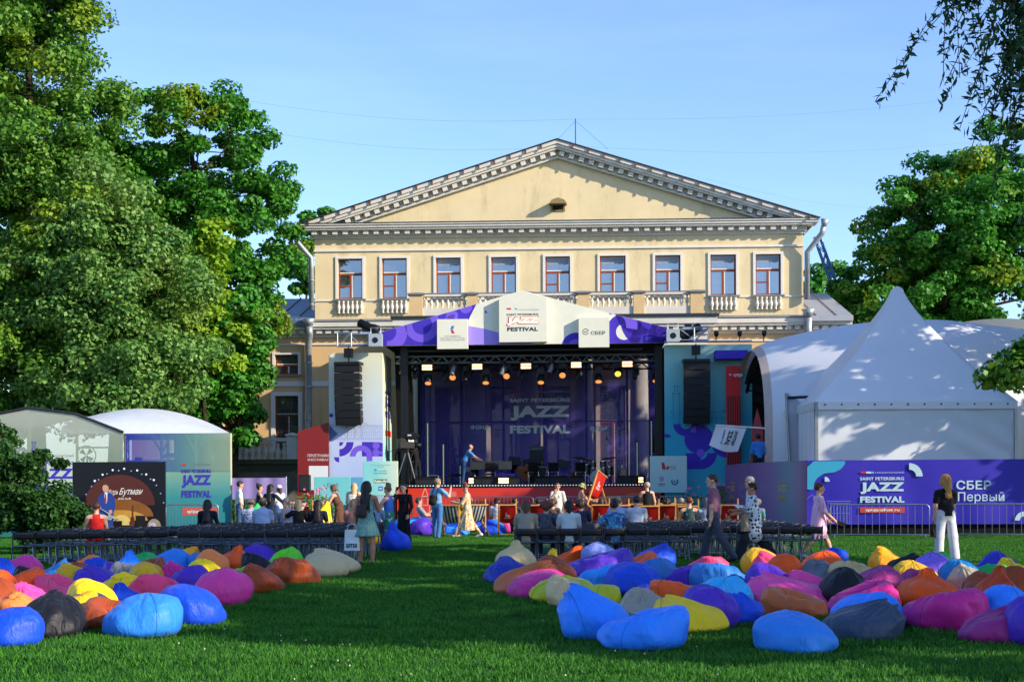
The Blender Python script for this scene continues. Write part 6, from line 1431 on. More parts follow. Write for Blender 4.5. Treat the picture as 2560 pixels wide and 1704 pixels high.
# x0, x1, top, base (None = hidden), colour, kind
BAGS = [(-27,68,1518,1624,'royal blue','round'),(39,205,1478,1600,'black','slump'),(264,447,1484,1597,'denim blue','round'),(386,564,1458,1570,'royal blue','round'),(481,630,1420,1521,'pink','ball'),
(587,705,1406,1485,'rust brown','slump'),(655,796,1393,1461,'rust brown','flat'),(754,870,1385,1445,'cream','round'),(766,905,1369,1433,'cream','slump'),(668,756,1371,1432,'lime green','flat'),
(603,692,1358,1415,'purple','round'),(535,634,1362,1430,'orange','knot'),(610,686,1381,None,'black','flat'),(244,382,1428,1502,'yellow','slump'),(322,468,1430,1512,'coral pink','flat'),
(275,345,1471,1530,'royal blue','knot'),(425,523,1411,1490,'purple','round'),(398,472,1402,None,'magenta','slump'),(466,550,1383,None,'steel blue','flat'),(345,411,1403,None,'mustard','round'),
(380,475,1371,None,'denim blue','round'),(429,496,1365,None,'amber','flat'),(499,564,1373,None,'peach orange','round'),(345,392,1393,None,'rust brown','flat'),(281,368,1373,None,'bright blue','knot'),
(312,389,1378,None,'green','flat'),(264,349,1400,None,'purple','flat'),(285,343,1408,None,'grey','flat'),(202,276,1392,None,'royal blue','flat'),(186,239,1387,None,'peach orange','flat'),(138,202,1391,None,'black','flat'),
(186,309,1406,None,'purple','slump'),(153,232,1405,None,'mustard','slump'),(137,215,1403,None,'rust brown','flat'),(91,157,1401,None,'steel blue','slump'),(61,104,1411,None,'black','flat'),(82,169,1416,None,'cyan','flat'),
(9,98,1389,None,'pink','round'),(19,92,1420,None,'orange','dent'),(-20,30,1443,None,'rust brown','round'),(76,227,1435,None,'coral pink','flat'),(0,131,1457,None,'hot pink','flat'),(205,255,1447,None,'golden yellow','round'),
(150,208,1478,None,'mustard','flat'),(-20,97,1475,1545,'peach orange','slump'),(172,269,1482,1567,'grey blue','round'),(214,336,1500,1581,'rust brown','dent'),(-40,13,1395,None,'royal blue','round'),(-40,12,1426,None,'orange','round'),
(472,560,1398,None,'yellow','flat'),(555,600,1414,None,'lime green','flat'),
(1236,1342,1349,1428,'cream','knot'),(1210,1331,1391,1462,'navy blue','slump'),(1230,1400,1400,1487,'copper','slump'),(1263,1422,1425,1499,'magenta','round'),(1336,1412,1373,None,'golden yellow','knot'),(1361,1409,1389,None,'rust brown','round'),
(1398,1453,1363,None,'orange','flat'),(1453,1545,1355,None,'lavender blue','round'),(1397,1588,1374,1452,'purple','dent'),(1577,1682,1358,None,'royal blue','slump'),(1551,1645,1378,None,'orange','flat'),(1587,1688,1391,None,'steel blue','flat'),
(1438,1572,1408,None,'sky blue','flat'),(1508,1661,1405,1490,'royal blue','round'),(1654,1785,1414,None,'purple','flat'),(1712,1829,1386,None,'coral pink','flat'),(1715,1863,1402,None,'steel blue','dent'),(1706,1878,1444,None,'cyan','flat'),
(1620,1792,1448,1520,'orange','dent'),(1400,1445,1435,None,'cream','flat'),(1332,1508,1444,1514,'olive yellow','flat'),(1433,1557,1465,1530,'olive yellow','round'),(1542,1667,1481,1548,'beige','flat'),(1398,1578,1465,1603,'bright blue','slump'),
(1491,1718,1516,1627,'bright blue','dent'),(1635,1835,1487,1579,'golden yellow','slump'),(1698,1828,1462,None,'purple','round'),(1743,1905,1467,1567,'royal blue','dent'),
(1873,2098,1529,1637,'denim blue','round'),(2026,2248,1498,1607,'grey blue','slump'),(2069,2254,1481,1579,'bright blue','round'),(1901,2069,1472,1550,'copper','dent'),(1878,2092,1431,1515,'hot pink','slump'),(1958,2110,1423,None,'hot pink','flat'),
(1860,1982,1408,None,'purple','round'),(1854,1958,1370,None,'mustard','round'),(1899,1958,1376,None,'coral pink','slump'),(1936,1975,1385,None,'orange','round'),(2006,2127,1370,None,'royal blue','flat'),(1995,2115,1379,None,'orange','round'),(1998,2086,1399,None,'grey','flat'),
(2062,2191,1399,None,'cream','flat'),(2065,2130,1420,None,'black','round'),(2121,2255,1415,None,'dark plum','round'),(2240,2386,1425,None,'dark plum','flat'),(2068,2246,1450,None,'magenta','flat'),(2173,2270,1365,None,'amber','slump'),
(2208,2315,1378,None,'black','slump'),(2217,2347,1402,None,'mustard','round'),(2258,2350,1414,None,'purple','flat'),(2294,2371,1383,None,'lavender','ball'),(2290,2374,1378,None,'green','flat'),(2359,2439,1396,None,'teal blue','round'),(2383,2523,1405,None,'green','flat'),
(2383,2463,1405,None,'beige','slump'),(2445,2523,1416,None,'brick red','knot'),(2404,2570,1435,None,'rust brown','flat'),(2439,2551,1377,None,'indigo','slump'),(2500,2590,1394,None,'golden yellow','flat'),(2236,2404,1420,1520,'orange','knot'),
(2433,2565,1462,None,'bright blue','round'),(2254,2472,1469,1581,'magenta','dent'),(2416,2600,1511,1616,'plum','slump'),(2521,2600,1486,None,'purple','round'),(2500,2600,1418,None,'rust brown','round'),
(949,1031,1308,1380,'royal blue','knot')]
KW = {'round': 'plump', 'ball': 'taut round', 'knot': 'peaked', 'slump': 'slumped', 'dent': 'sat-in', 'flat': 'crumpled'}
info = []
for i, (x0, x1, yt, yb, col, kind) in enumerate(BAGS):
    cxp = (x0+x1)/2
    hor = HOR - ROLL*(cxp-CX)
    if yb is None:
        h_ = {'flat': .40, 'knot': .56}.get(kind, .48)
        D = (HC-h_)*F_PX/(yt-hor)
    else:
        D = HC*F_PX/(yb-hor) + .30
        h_ = max(.34, HC-(yt-hor)*D/F_PX)
    w_ = max(.62, (x1-x0)*D/F_PX); w_ = min(w_, 1.15)
    info.append([cxp, D, h_, w_, col, kind])
pos = [gx(a[0], a[1]) for a in info]
for it in range(14):                  # let neighbours settle so that they do not sink into one another
    for i in range(len(pos)):
        for j in range(i+1, len(pos)):
            dv = pos[j]-pos[i]; dd = math.hypot(dv.x, dv.y); mn = .40*(info[i][3]+info[j][3])
            if 1e-6 < dd < mn:
                k = .10*(mn-dd)/dd; pos[i].y -= dv.y*k; pos[j].y += dv.y*k; pos[i].x -= dv.x*k*.25; pos[j].x += dv.x*k*.25
labs = {}
def near(i, n):
    o = sorted((( (pos[j]-pos[i]).length, j) for j in range(len(pos)) if j != i))
    out_ = []
    for d_, j in o:
        nm = info[j][4]
        if nm not in out_ and nm != info[i][4]: out_.append(nm)
        if len(out_) == n: break
    return out_
blist = []
for i, (cxp, D, h_, w_, col, kind) in enumerate(info):
    fine = D < 24
    me, seams = bag_mesh(w_, w_*(.92+.2*random.Random(i).random()), h_*1.02, kind, 100+i*7, fine, fabric(col))
    o = obj('bean_bag', me, None, (pos[i].x, pos[i].y, 0)); o.rotation_euler = (0, 0, random.Random(i*3).uniform(0, 6.28) if kind in ('flat', 'round') else 0)
    for q in seams[:2] if i % 2 else seams[:1]:
        MB().tube(q, .0045, 5).build('seam', M('seam_'+col.replace(' ', '_'), tuple(c*.55 for c in srgb(COLS[col])), .6, var=0), o)
    sp_ = 'field left of the aisle' if cxp < 1000 else ''
    for n in (2, 3, 4):
        nb = near(i, n); lab = f"{KW[kind]} {col} bean bag among " + ', '.join(nb[:-1]) + f" and {nb[-1]} ones"
        if lab not in labs: break
    labs[lab] = 1; tag(o, lab, 'bean bag', 'bean bags on the lawn'); blist.append(o)
blist[-1]['label'] = 'tall peaked royal blue bean bag standing alone in the aisle'
# seats and bags in front of the stage
for i, (px, D, w_, h_, col, kind, lab) in enumerate(((1050, 47.5, .85, .62, 'purple', 'round', 'plump purple bean bag near the denim-clad man'), (1230, 47.5, .9, .55, 'royal blue', 'knot', 'peaked royal blue bean bag beside the red deckchair before the stage'), (1215, 49.5, .8, .5, 'golden yellow', 'flat', 'crumpled golden bean bag before the stage barrier'), (1250, 50.5, .8, .55, 'purple', 'round', 'plump purple bean bag before the stage barrier'), (1240, 49.2, .8, .5, 'steel blue', 'flat', 'crumpled steel blue bean bag before the stage'), (1268, 50, .7, .5, 'pink', 'round', 'pink bean bag behind the red deckchair before the stage'),
   (1025, 49.0, .85, .6, 'sky blue', 'slump', 'slumped sky blue bean bag behind the purple one near the denim-clad man'), (1010, 50, .8, .6, 'bright blue', 'round', 'bright blue bean bag behind the woman in black'), (1075, 50, .8, .55, 'steel blue', 'flat', 'steel blue bean bag under the lying man'), (1140, 47.2, .9, .5, 'bright blue', 'flat', 'bright blue bean bag behind the striped deckchair'), (955, 40, .8, .5, 'golden yellow', 'flat', 'golden bean bag behind the woman in the blue tank top'), (952, 43, .8, .6, 'brick red', 'round', 'brick red bean bag behind the woman in the blue tank top'), (1200, 51, .8, .5, 'royal blue', 'flat', 'royal blue bean bag before the stage barrier'), (1040, 51, .8, .6, 'bright blue', 'slump', 'bright blue bean bag by the stage barrier'))):
    me, _ = bag_mesh(w_, w_, h_, kind, 900+i, False, fabric(col)); o = obj('bean_bag', me, None, gx(px, D)); tag(o, lab, 'bean bag', 'bean bags before the stage')

# ------------------------------------------------------------------ deckchairs
DWOOD = M('deckchair_beech', '#b98a48', .5, var=.2, scale=8); DRED = M('deckchair_red', '#b01410', .6, var=.06, trans=.15)
def stripes_mat(key, c1, c2, freq, axis=0):
    m = bpy.data.materials.new(key); m.use_nodes = True; n = m.node_tree.nodes; l = m.node_tree.links; b = n['Principled BSDF']; b.inputs['Roughness'].default_value = .7
    tc = n.new('ShaderNodeTexCoord'); sp = n.new('ShaderNodeSeparateXYZ'); l.new(tc.outputs['Object'], sp.inputs[0])
    a = n.new('ShaderNodeMath'); a.operation = 'MULTIPLY'; a.inputs[1].default_value = freq; l.new(sp.outputs[axis], a.inputs[0])
    f = n.new('ShaderNodeMath'); f.operation = 'SINE'; l.new(a.outputs[0], f.inputs[0]); g_ = n.new('ShaderNodeMath'); g_.operation = 'GREATER_THAN'; g_.inputs[1].default_value = 0; l.new(f.outputs[0], g_.inputs[0])
    mx = n.new('ShaderNodeMix'); mx.data_type = 'RGBA'; mx.inputs[6].default_value = (*srgb(c1), 1); mx.inputs[7].default_value = (*srgb(c2), 1); l.new(g_.outputs[0], mx.inputs[0]); l.new(mx.outputs[2], b.inputs['Base Color'])
    MATS[key] = m; return m
DSTRIPE = stripes_mat('deckchair_stripes', '#1e2a44', '#c8ccc0', 58)
def deckchair(label, loc, rz, cloth, mark=True, group=None):
    t = thing('deckchair', label, 'deckchair', loc, rz, group); W2 = .29
    # faces +y; the tall frame leans back towards -y
    for x in (-W2, W2):
        MB().box(x-.018, x+.018, -.025, .025, 0, 1.22).build('back_rail', DWOOD, t); o = t.children[-1]; o.location = (0, .42, .03); o.rotation_euler = (.62, 0, 0)
        MB().box(x*.9-.018, x*.9+.018, -.022, .022, 0, 1.05).build('seat_rail', DWOOD, t); o = t.children[-1]; o.location = (0, -.52, .03); o.rotation_euler = (-1.05, 0, 0)
    tp = (.42-math.sin(.62)*1.22, .03+math.cos(.62)*1.22); bt = (-.52+math.sin(1.05)*1.05, .03+math.cos(1.05)*1.05)
    MB().box(-W2, W2, tp[0]-.02, tp[0]+.02, tp[1]-.02, tp[1]+.02).build('top_bar', DWOOD, t); MB().box(-W2, W2, bt[0]-.02, bt[0]+.02, bt[1]-.02, bt[1]+.02).build('front_bar', DWOOD, t); MB().box(-W2, W2, .40, .44, .03, .07).build('foot_bar', DWOOD, t)
    def sling(u, v):
        y = tp[0]+(bt[0]-tp[0])*v; z = tp[1]+(bt[1]-tp[1])*v - .30*math.sin(math.pi*v)**.9 + .02*math.cos(u*math.pi*2)
        return (-.255+.51*u, y+.12*math.sin(math.pi*v), z)
    c = MB().grid(8, 20, sling).build('sling', cloth, t, True)
    if mark:
        mb = MB()
        for x0, x1, v0, v1 in ((.38, .46, .16, .27), (.48, .56, .22, .27), (.58, .64, .22, .27)):
            mb.add([tuple(Vector(sling(a, b))+Vector((0, -.012, -.004))) for a, b in ((x0, v1), (x1, v1), (x1, v0), (x0, v0))], [(0, 1, 2, 3)])
        for k in range(2): mb.add([tuple(Vector(sling(a, b))+Vector((0, -.012, -.004))) for a, b in ((.3, .315+.03*k), (.7, .315+.03*k), (.7, .30+.03*k), (.3, .30+.03*k))], [(0, 1, 2, 3)])
        o = mb.build('printed_mark', M('mark_white', '#d8b8b4', .6, var=0), c); o['kind'] = 'stuff'
    return t
for px, D, rz, lab in ((1232, 46.0, .1, None), (1268, 46.2, .05, 'red deckchair standing at the aisle edge before the stage'), (1345, 45.0, .0, 'red deckchair next to the striped-top woman'), (1622, 41.5, .0, 'red deckchair beside the woman in the black dress'), (1665, 43.5, -.1, 'red deckchair between the black dress and the green top'), (1548, 43.5, .1, 'red deckchair in front of the man in the white shirt'), (1500, 45, .05, 'red deckchair in front of the man in the blue shirt'), (1700, 45.0, -.15, 'red deckchair beyond the red-haired woman'), (1820, 43.0, -.3, 'red deckchair by the lilac curved banner'), (1720, 40.5, -.1, 'red deckchair next to the grey-haired woman'), (1590, 46.5, .0, 'red deckchair close to the stage barrier'), (1665, 47.5, .0, 'red deckchair below the pale cyan panel'), (1430, 47.0, .1, 'red deckchair behind the woman in the bucket hat'), (760, 46.0, -.3, 'red deckchair holding the man with his arms behind his head')):
    if lab: deckchair(lab, gx(px, D), rz, DRED, True, 'red deckchairs before the stage')
deckchair('navy and white striped deckchair beside the denim-clad man', gx(1125, 46.2), -.15, DSTRIPE, False)
deckchair('beech deckchair with navy stripes behind the patterned-dress woman', gx(1192, 47.0), .35, DSTRIPE, False)
t = deckchair('red deckchair being carried upright by the woman in the bucket hat', at(1478, 1240, 47.2), .2, DRED); t.rotation_euler = (-.55, .42, .9); p = at(1506, 1256, 46.6); t.location = p
# flower pots by the panels
def flower_bed(px, D, n, spread, label, h=1.0):
    t = thing('flower_pot', label, 'plant', gx(px, D)); rg = random.Random(px)
    MB().lathe([(spread*.75, 0), (spread, .4), (spread*.92, .4), (spread*.9, .36), (0.02, .36)], 14).build('pot', M('pot_grey', '#4a4c50', .7), t, True)
    lf = MB(); fl = MB()
    for k in range(n*14):
        a, r_, z = rg.uniform(0, 6.28), spread*1.5*math.sqrt(rg.random()), .38+rg.random()*h*.8; p = Vector((r_*math.cos(a), r_*math.sin(a), z)); d = Vector((rg.gauss(0, 1), rg.gauss(0, 1), rg.gauss(0, .6))).normalized()*.11; e = d.orthogonal().normalized()*.035
        lf.add([p, p+d*.5+e, p+d, p+d*.5-e], [(0, 1, 2, 3)])
    for k in range(n):
        a, r_, z = rg.uniform(0, 6.28), spread*1.6*math.sqrt(rg.random()), .5+rg.random()*h; c = Vector((r_*math.cos(a), r_*math.sin(a), z))
        for q in range(6):
            b = q*1.047; d1 = Vector((math.cos(b), -.6, math.sin(b)))*.045; d2 = Vector((math.cos(b+.8), -.6, math.sin(b+.8)))*.045; fl.add([c, c+d1, c+(d1+d2)*.7, c+d2], [(0, 1, 2, 3)])
    o = lf.build('foliage', M('pot_leaf', '#3d6b24', .6, var=.3), t); o['kind'] = 'stuff'; o = fl.build('blossoms', M('blossom_pink', '#d86a94', .6, var=.15), t); o['kind'] = 'stuff'
flower_bed(785, 53.5, 24, .35, 'grey pot of tall pink flowers before the low cyan panel', 1.2); flower_bed(815, 53.8, 18, .35, 'grey pot of pink and white blossoms beside the brown-dress woman', 1.1); flower_bed(1738, 52.5, 18, .35, 'grey pot of pink lilies beside the mauve-shirted man', 1.1); flower_bed(1800, 52.0, 10, .3, 'leafy grey pot by the lilac curved banner', 1.3)
# ------------------------------------------------------------------ people
def surface_nets(Dv, org, h):
    s = Dv < 0; sh = tuple(k-1 for k in Dv.shape); acc = np.zeros(sh+(3,)); cnt = np.zeros(sh); edges = []
    for ax in range(3):
        a = [slice(None)]*3; b = [slice(None)]*3; a[ax] = slice(0, -1); b[ax] = slice(1, None)
        cr = s[tuple(a)] != s[tuple(b)]; idx = np.argwhere(cr)
        if len(idx) == 0: edges.append((idx, None)); continue
        d0 = Dv[tuple(a)][cr]; d1 = Dv[tuple(b)][cr]; t = d0/(d0-d1); pos = idx.astype(float); pos[:, ax] += t
        o1, o2 = [k for k in range(3) if k != ax]
        for u in (0, -1):
            for v in (0, -1):
                c = idx.copy(); c[:, o1] += u; c[:, o2] += v; ok = ((c >= 0) & (c < np.array(sh))).all(1); c = c[ok]
                np.add.at(acc, tuple(c.T), pos[ok]); np.add.at(cnt, tuple(c.T), 1)
        edges.append((idx, s[tuple(a)][cr]))
    act = cnt > 0; vid = -np.ones(sh, int); vid[act] = np.arange(act.sum()); V = acc[act]/cnt[act][:, None]*h + org; Fs = []
    for ax in range(3):
        idx, neg = edges[ax]
        if neg is None: continue
        o1, o2 = ((1, 2), (2, 0), (0, 1))[ax]; cs = []
        ok = np.ones(len(idx), bool)
        for u, v in ((-1, -1), (0, -1), (0, 0), (-1, 0)):
            c = idx.copy(); c[:, o1] += u; c[:, o2] += v; ok &= ((c >= 0) & (c < np.array(sh))).all(1); cs.append(c)
        q = np.stack([vid[tuple(np.clip(c, 0, np.array(sh)-1).T)] for c in cs], 1)
        q[~neg] = q[~neg][:, ::-1]; Fs.append(q[ok])
    return V, np.concatenate(Fs)
def sdf_prims(P, prims, k=0.03):
    D = None; best = None; tagi = np.zeros(len(P), int)
    for i, (a, b, r1, r2, fl, tg) in enumerate(prims):
        a = np.array(a); b = np.array(b); S_ = np.array((1, 1/fl, 1)); pa = (P-a)*S_; ba = (b-a)*S_; l2 = float(ba @ ba) or 1e-9
        t = np.clip(pa @ ba/l2, 0, 1); d = np.linalg.norm(pa - t[:, None]*ba, axis=1) - (r1+(r2-r1)*t); d = d*min(1, fl**.5)
        if D is None: D = d.copy(); best = d.copy()
        else:
            hh = np.clip(.5+.5*(D-d)/k, 0, 1); D = D*(1-hh)+d*hh-k*hh*(1-hh); m = d < best; tagi[m] = i; best = np.minimum(best, d)
    return D, tagi
def mesh_sdf(prims, h, k, post=None):
    lo = np.min([np.minimum(np.array(p[0]), np.array(p[1]))-max(p[2], p[3]) for p in prims], 0)-.04; hi = np.max([np.maximum(np.array(p[0]), np.array(p[1]))+max(p[2], p[3]) for p in prims], 0)+.04
    n = np.ceil((hi-lo)/h).astype(int)+1; g_ = np.stack(np.meshgrid(*[lo[i]+h*np.arange(n[i]) for i in range(3)], indexing='ij'), -1).reshape(-1, 3)
    st = 3; gi = np.meshgrid(*[np.arange(n[i]) for i in range(3)], indexing='ij'); nc = (n+st-1)//st+1
    cg = np.stack(np.meshgrid(*[lo[i]+h*st*np.arange(nc[i]) for i in range(3)], indexing='ij'), -1).reshape(-1, 3)
    def ev(Pg):
        D_, _ = sdf_prims(Pg, prims, k); return post(Pg, D_) if post is not None else D_
    C = ev(cg).reshape(nc)[tuple((a+st//2)//st for a in gi)].ravel(); D = C.copy(); m = np.abs(C) < h*st*2.6
    D[m] = ev(g_[m]); V, Fq = surface_nets(D.reshape(n), lo, h); return V, Fq
def mk_mesh(name, V, Fq, mats, mi=None):
    me = bpy.data.meshes.new(name); me.from_pydata(V.tolist(), [], Fq.tolist())
    for m in mats: me.materials.append(m)
    if mi is not None: me.polygons.foreach_set('material_index', np.asarray(mi, dtype=np.int32))
    me.polygons.foreach_set('use_smooth', np.ones(len(Fq), bool)); me.update(); return me
def cloth(col, key=None): return M('cloth_'+(key or str(col)), col, .8, var=.10, scale=9, bump=.25, bscale=14, spec=.2, sheen=.1)
SK = {'fair': '#c99a80', 'tan': '#b07c5e', 'dark': '#8a5a42'}
def skin(k): return M('skin_'+k, SK[k], .5, var=.06, scale=12, spec=.35)
def pattern(key, base, spots, scale=9, thr=.35, third=None):
    if key in MATS: return MATS[key]
    m = bpy.data.materials.new(key); m.use_nodes = True; n = m.node_tree.nodes; l = m.node_tree.links; b = n['Principled BSDF']; b.inputs['Roughness'].default_value = .8
    tc = n.new('ShaderNodeTexCoord'); v = n.new('ShaderNodeTexVoronoi'); v.inputs['Scale'].default_value = scale; v.inputs['Randomness'].default_value = .55 if third is None else 1.0; l.new(tc.outputs['Object'], v.inputs['Vector'])
    rp = n.new('ShaderNodeValToRGB'); e = rp.color_ramp.elements; e[0].position = thr; e[0].color = (*srgb(spots), 1); e[1].position = thr+.06; e[1].color = (*srgb(base), 1); l.new(v.outputs['Distance'], rp.inputs[0]); out_ = rp.outputs[0]
    if third:
        nz = n.new('ShaderNodeTexNoise'); nz.inputs['Scale'].default_value = scale*.7; nz.inputs['Distortion'].default_value = 1.5; l.new(tc.outputs['Object'], nz.inputs[0])
        r2 = n.new('ShaderNodeValToRGB'); r2.color_ramp.elements[0].position = .5; r2.color_ramp.elements[0].color = (0, 0, 0, 1); r2.color_ramp.elements[1].position = .56; r2.color_ramp.elements[1].color = (1, 1, 1, 1); l.new(nz.outputs[0], r2.inputs[0])
        mx = n.new('ShaderNodeMix'); mx.data_type = 'RGBA'; l.new(r2.outputs[0], mx.inputs[0]); l.new(out_, mx.inputs[6]); mx.inputs[7].default_value = (*srgb(third), 1); out_ = mx.outputs[2]
    l.new(out_, b.inputs['Base Color']); MATS[key] = m; return m
EYE = M('eye_dark', '#1a1210', .3, var=0); LIP = M('lip', '#8a4038', .5, var=0); SHOE = M('shoe_dark', '#1c1a1c', .5, var=.1); SHOEW = M('shoe_white', '#cfcdc6', .6, var=.1); HAIRS = {}
def hairm(c): return M('hair_'+c, c, .55, var=.25, scale=30, stretch=(1, 1, .15), spec=.4)
def person(label, loc, rz, h=1.7, top='#888888', sleeve='short', bottom='pants', bcol='#30343c', skn='fair', hair='short', hcol='#2c211b', sit=None, lean=0, legs=(4, 2, -3, 4), armL=(5, 10, 12, 0), armR=(5, 10, 12, 0), head=(0, 0), fem=False, girth=1.0, skirt=.45, flare=.2, shoe=SHOE, glasses=False, patt=None, bpatt=None, loose=0.0, pantw=1.0, group=None, vox=.0145):
    s = h/1.7; g = girth; tm = patt or cloth(top); bm_ = bpatt or cloth(bcol); sm = skin(skn); mats = [sm, tm, bm_, shoe, EYE, LIP]; Sk, T, B, SH = 0, 1, 2, 3
    rot = Matrix.Rotation(R(-lean), 3, 'X')
    def dirv(flex, abd, side): return Vector((math.sin(R(abd))*side, math.cos(R(abd))*math.sin(R(flex)), -math.cos(R(abd))*math.cos(R(flex))))
    L1, L2 = .43, .42; hipo = .092
    J = {}
    drops = []
    for nm, side, hf, kf in (('L', -1, legs[0], legs[1]), ('R', 1, legs[2], legs[3])):
        hip = Vector((side*hipo, 0, -.02)); kn = hip+dirv(hf, 5 if sit is None else 7, side)*L1; an = kn+dirv(hf-kf, 0, side)*L2; J[nm] = (hip, kn, an, hf-kf); drops.append(-an.z)
    if sit is not None: z0 = sit/s + .10
    else: z0 = max(drops)+.075
    off = Vector((0, 0, z0)); prims = []
    def add(a, b, r1, r2, fl, tg): prims.append((tuple((Vector(a)+off)*s), tuple((Vector(b)+off)*s), r1*s, r2*s, fl, tg))
    lo_t = B if bottom in ('pants', 'shorts', 'skirt') else T
    tor = lambda p: rot @ Vector(p)
    add(tor((-.07*g, 0, 0)), tor((.07*g, 0, 0)), .105*g, .105*g, .92, lo_t)
    add(tor((0, 0, .03)), tor((0, 0, .20)), .130*g, .122*g, .80, T); add(tor((0, 0, .22)), tor((0, 0, .37)), .142*g, .132*g, .72, T)
    add(tor((-.125, 0, .43)), tor((.125, 0, .43)), .062, .062, .9, T if sleeve != 'none' else T)
    if fem: add(tor((-.06, .075, .31)), tor((-.06, .08, .30)), .062, .058, 1, T); add(tor((.06, .075, .31)), tor((.06, .08, .30)), .062, .058, 1, T)
    if loose: add(tor((0, 0, .20)), tor((0, 0, -.05-loose*.3)), .14*g+.02, .155*g+loose*.12, .82, T)
    elif bottom in ('pants', 'shorts', 'skirt') : add(tor((0, 0, .12)), tor((0, 0, .0)), .135*g, .140*g, .80, T)
    nb_ = tor((0, -.005, .47)); hd = tor((0, .02, .475)) + Vector((0, math.sin(R(head[1]))*.05, .165))
    add(nb_, hd+Vector((0, -.01, -.08)), .054, .05, 1, Sk)
    hr = Matrix.Rotation(R(head[0]), 3, 'Z') @ Matrix.Rotation(R(-head[1]), 3, 'X')
    H = lambda p: hd + hr @ Vector(p)
    add(H((0, -.02, .03)), H((0, .02, .03)), .083, .080, 1, Sk); add(H((0, .03, -.035)), H((0, .035, -.06)), .062, .052, 1, Sk); add(H((0, .055, -.092)), H((0, .06, -.095)), .030, .028, 1, Sk)
    add(H((0, .092, .012)), H((0, .112, -.022)), .010, .016, 1, Sk); add(H((-.084, -.005, .005)), H((-.084, -.005, -.025)), .016, .012, 1, Sk); add(H((.084, -.005, .005)), H((.084, -.005, -.025)), .016, .012, 1, Sk)
    arm0 = len(prims); hands = []
    for side, (fx, ab, el_, inw) in ((-1, armL), (1, armR)):
        sh_ = tor((side*.178, 0, .425)); d1 = dirv(fx, ab, side); e_ = sh_+d1*.285; d2 = dirv(fx+el_, -inw, side); wr = e_+d2*.245
        if sleeve == 'long': add(sh_, e_, .062, .050, 1, T); add(e_, wr-d2*.02, .050, .042, 1, T)
        elif sleeve == 'short': add(sh_, sh_+d1*.17, .066, .064, 1, T); add(sh_+d1*.12, e_, .048, .042, 1, Sk); add(e_, wr, .042, .028, 1, Sk)
        elif sleeve == 'half': add(sh_, e_, .066, .062, 1, T); add(e_, wr, .042, .028, 1, Sk)
        else: add(sh_, e_, .052, .042, 1, Sk); add(e_, wr, .042, .028, 1, Sk)
        lat = d2.cross(Vector((side*.2, 1, .1))); lat = lat.normalized() if lat.length > .1 else Vector((1, 0, 0))
        add(wr, wr+d2*.085, .028, .032, .85, Sk); hands.append((wr+d2*.085, d2, lat, side))
    leg0 = len(prims)
    for nm in ('L', 'R'):
        hip, kn, an, sa = J[nm]; side = -1 if nm == 'L' else 1
        if bottom == 'pants': add(hip, kn, .090*g, .066*pantw, 1, B); add(kn, an+Vector((0, 0, .01)), .064*pantw, .054*pantw*(1 if pantw < 1.3 else 1.15), 1, B)
        elif bottom == 'shorts': add(hip, hip.lerp(kn, .7), .092*g, .085, 1, B); add(hip.lerp(kn, .5), kn, .066, .054, 1, Sk); add(kn, an, .056, .038, 1, Sk)
        else: add(hip, kn, .082*g, .055, 1, Sk if sit is None else lo_t); add(kn, kn.lerp(an, .35), .055, .056, 1, Sk); add(kn.lerp(an, .35), an, .056, .036, 1, Sk)
        fd = Vector((side*.12, math.cos(R(sa*.6)), math.sin(R(sa*.5)))); add(an+Vector((0, -.035, -.025)), an+Vector((0, -.035, -.035)), .042, .040, 1, SH); add(an+Vector((0, 0, -.03)), an+fd*.15+Vector((0, 0, -.04)), .044, .036, 1, SH)
    post = None
    if bottom in ('skirt', 'dress') and sit is None:
        top_z = .06 if bottom == 'skirt' else .12; sk_tag = B if bottom == 'skirt' else T
        mid = (J['L'][1]+J['R'][1])/2; dyy = mid.y*.5
        add((0, 0, top_z), (0, dyy, -skirt), .135*g, flare, .85, sk_tag)
        zc_ = (z0-skirt)*s; ai = len(prims)-1; a_p = prims[ai]; body = prims[:ai]
        def post(Pg, D, a_p=a_p, body=body, zc_=zc_):
            db, _ = sdf_prims(Pg, body, .025); dsk, _ = sdf_prims(Pg, [a_p], .02); th = np.arctan2(Pg[:, 1], Pg[:, 0]); f = np.clip((z0*s-Pg[:, 2])/.4, 0, 1)
            dsk = dsk + .012*f*np.sin(th*9+Pg[:, 2]*4) + .008*f*np.sin(th*17-Pg[:, 2]*7); dsk = np.maximum(dsk, zc_-Pg[:, 2]); return np.minimum(db, dsk)
    else:
        def post(Pg, D): return D + .0035*np.sin(Pg[:, 2]*38+Pg[:, 0]*21+np.sin(Pg[:, 1]*17)*2)*(np.abs(Pg[:, 2]-z0*s-.25) < .45)
    V, Fq = mesh_sdf(prims, vox, .028*s, post); ctr = V[Fq].mean(1); _, ti = sdf_prims(ctr, prims, .03); tags = np.array([p[5] for p in prims])[ti]
    if bottom in ('pants', 'shorts') and not loose and sit is None: tags[(ti < arm0) & (tags == T) & (ctr[:, 2] < (z0-.035)*s)] = B
    if bottom in ('skirt', 'dress') and sit is None:
        tags[(ti >= leg0) & (ctr[:, 2] >= zc_-.004) & (ctr[:, 2] < z0*s+.05)] = sk_tag
        lowm = ctr[:, 2] < zc_-.004; _, t2 = sdf_prims(ctr[lowm], body, .03); tags[lowm] = np.array([p[5] for p in body])[t2]
    if sleeve == 'none' :                              # bare shoulders and neckline
        tz = (np.array(off)+np.array(tor((0, 0, .42))))*s; m = (ctr[:, 2] > tz[2]-.01) & (np.abs(ctr[:, 0]-tz[0]) > .085*s) & (tags == T) & (np.linalg.norm(ctr-tz, axis=1) < .26); tags[m] = Sk
    hc_ = (np.array(H((0, 0, 0)))+np.array(off))*s
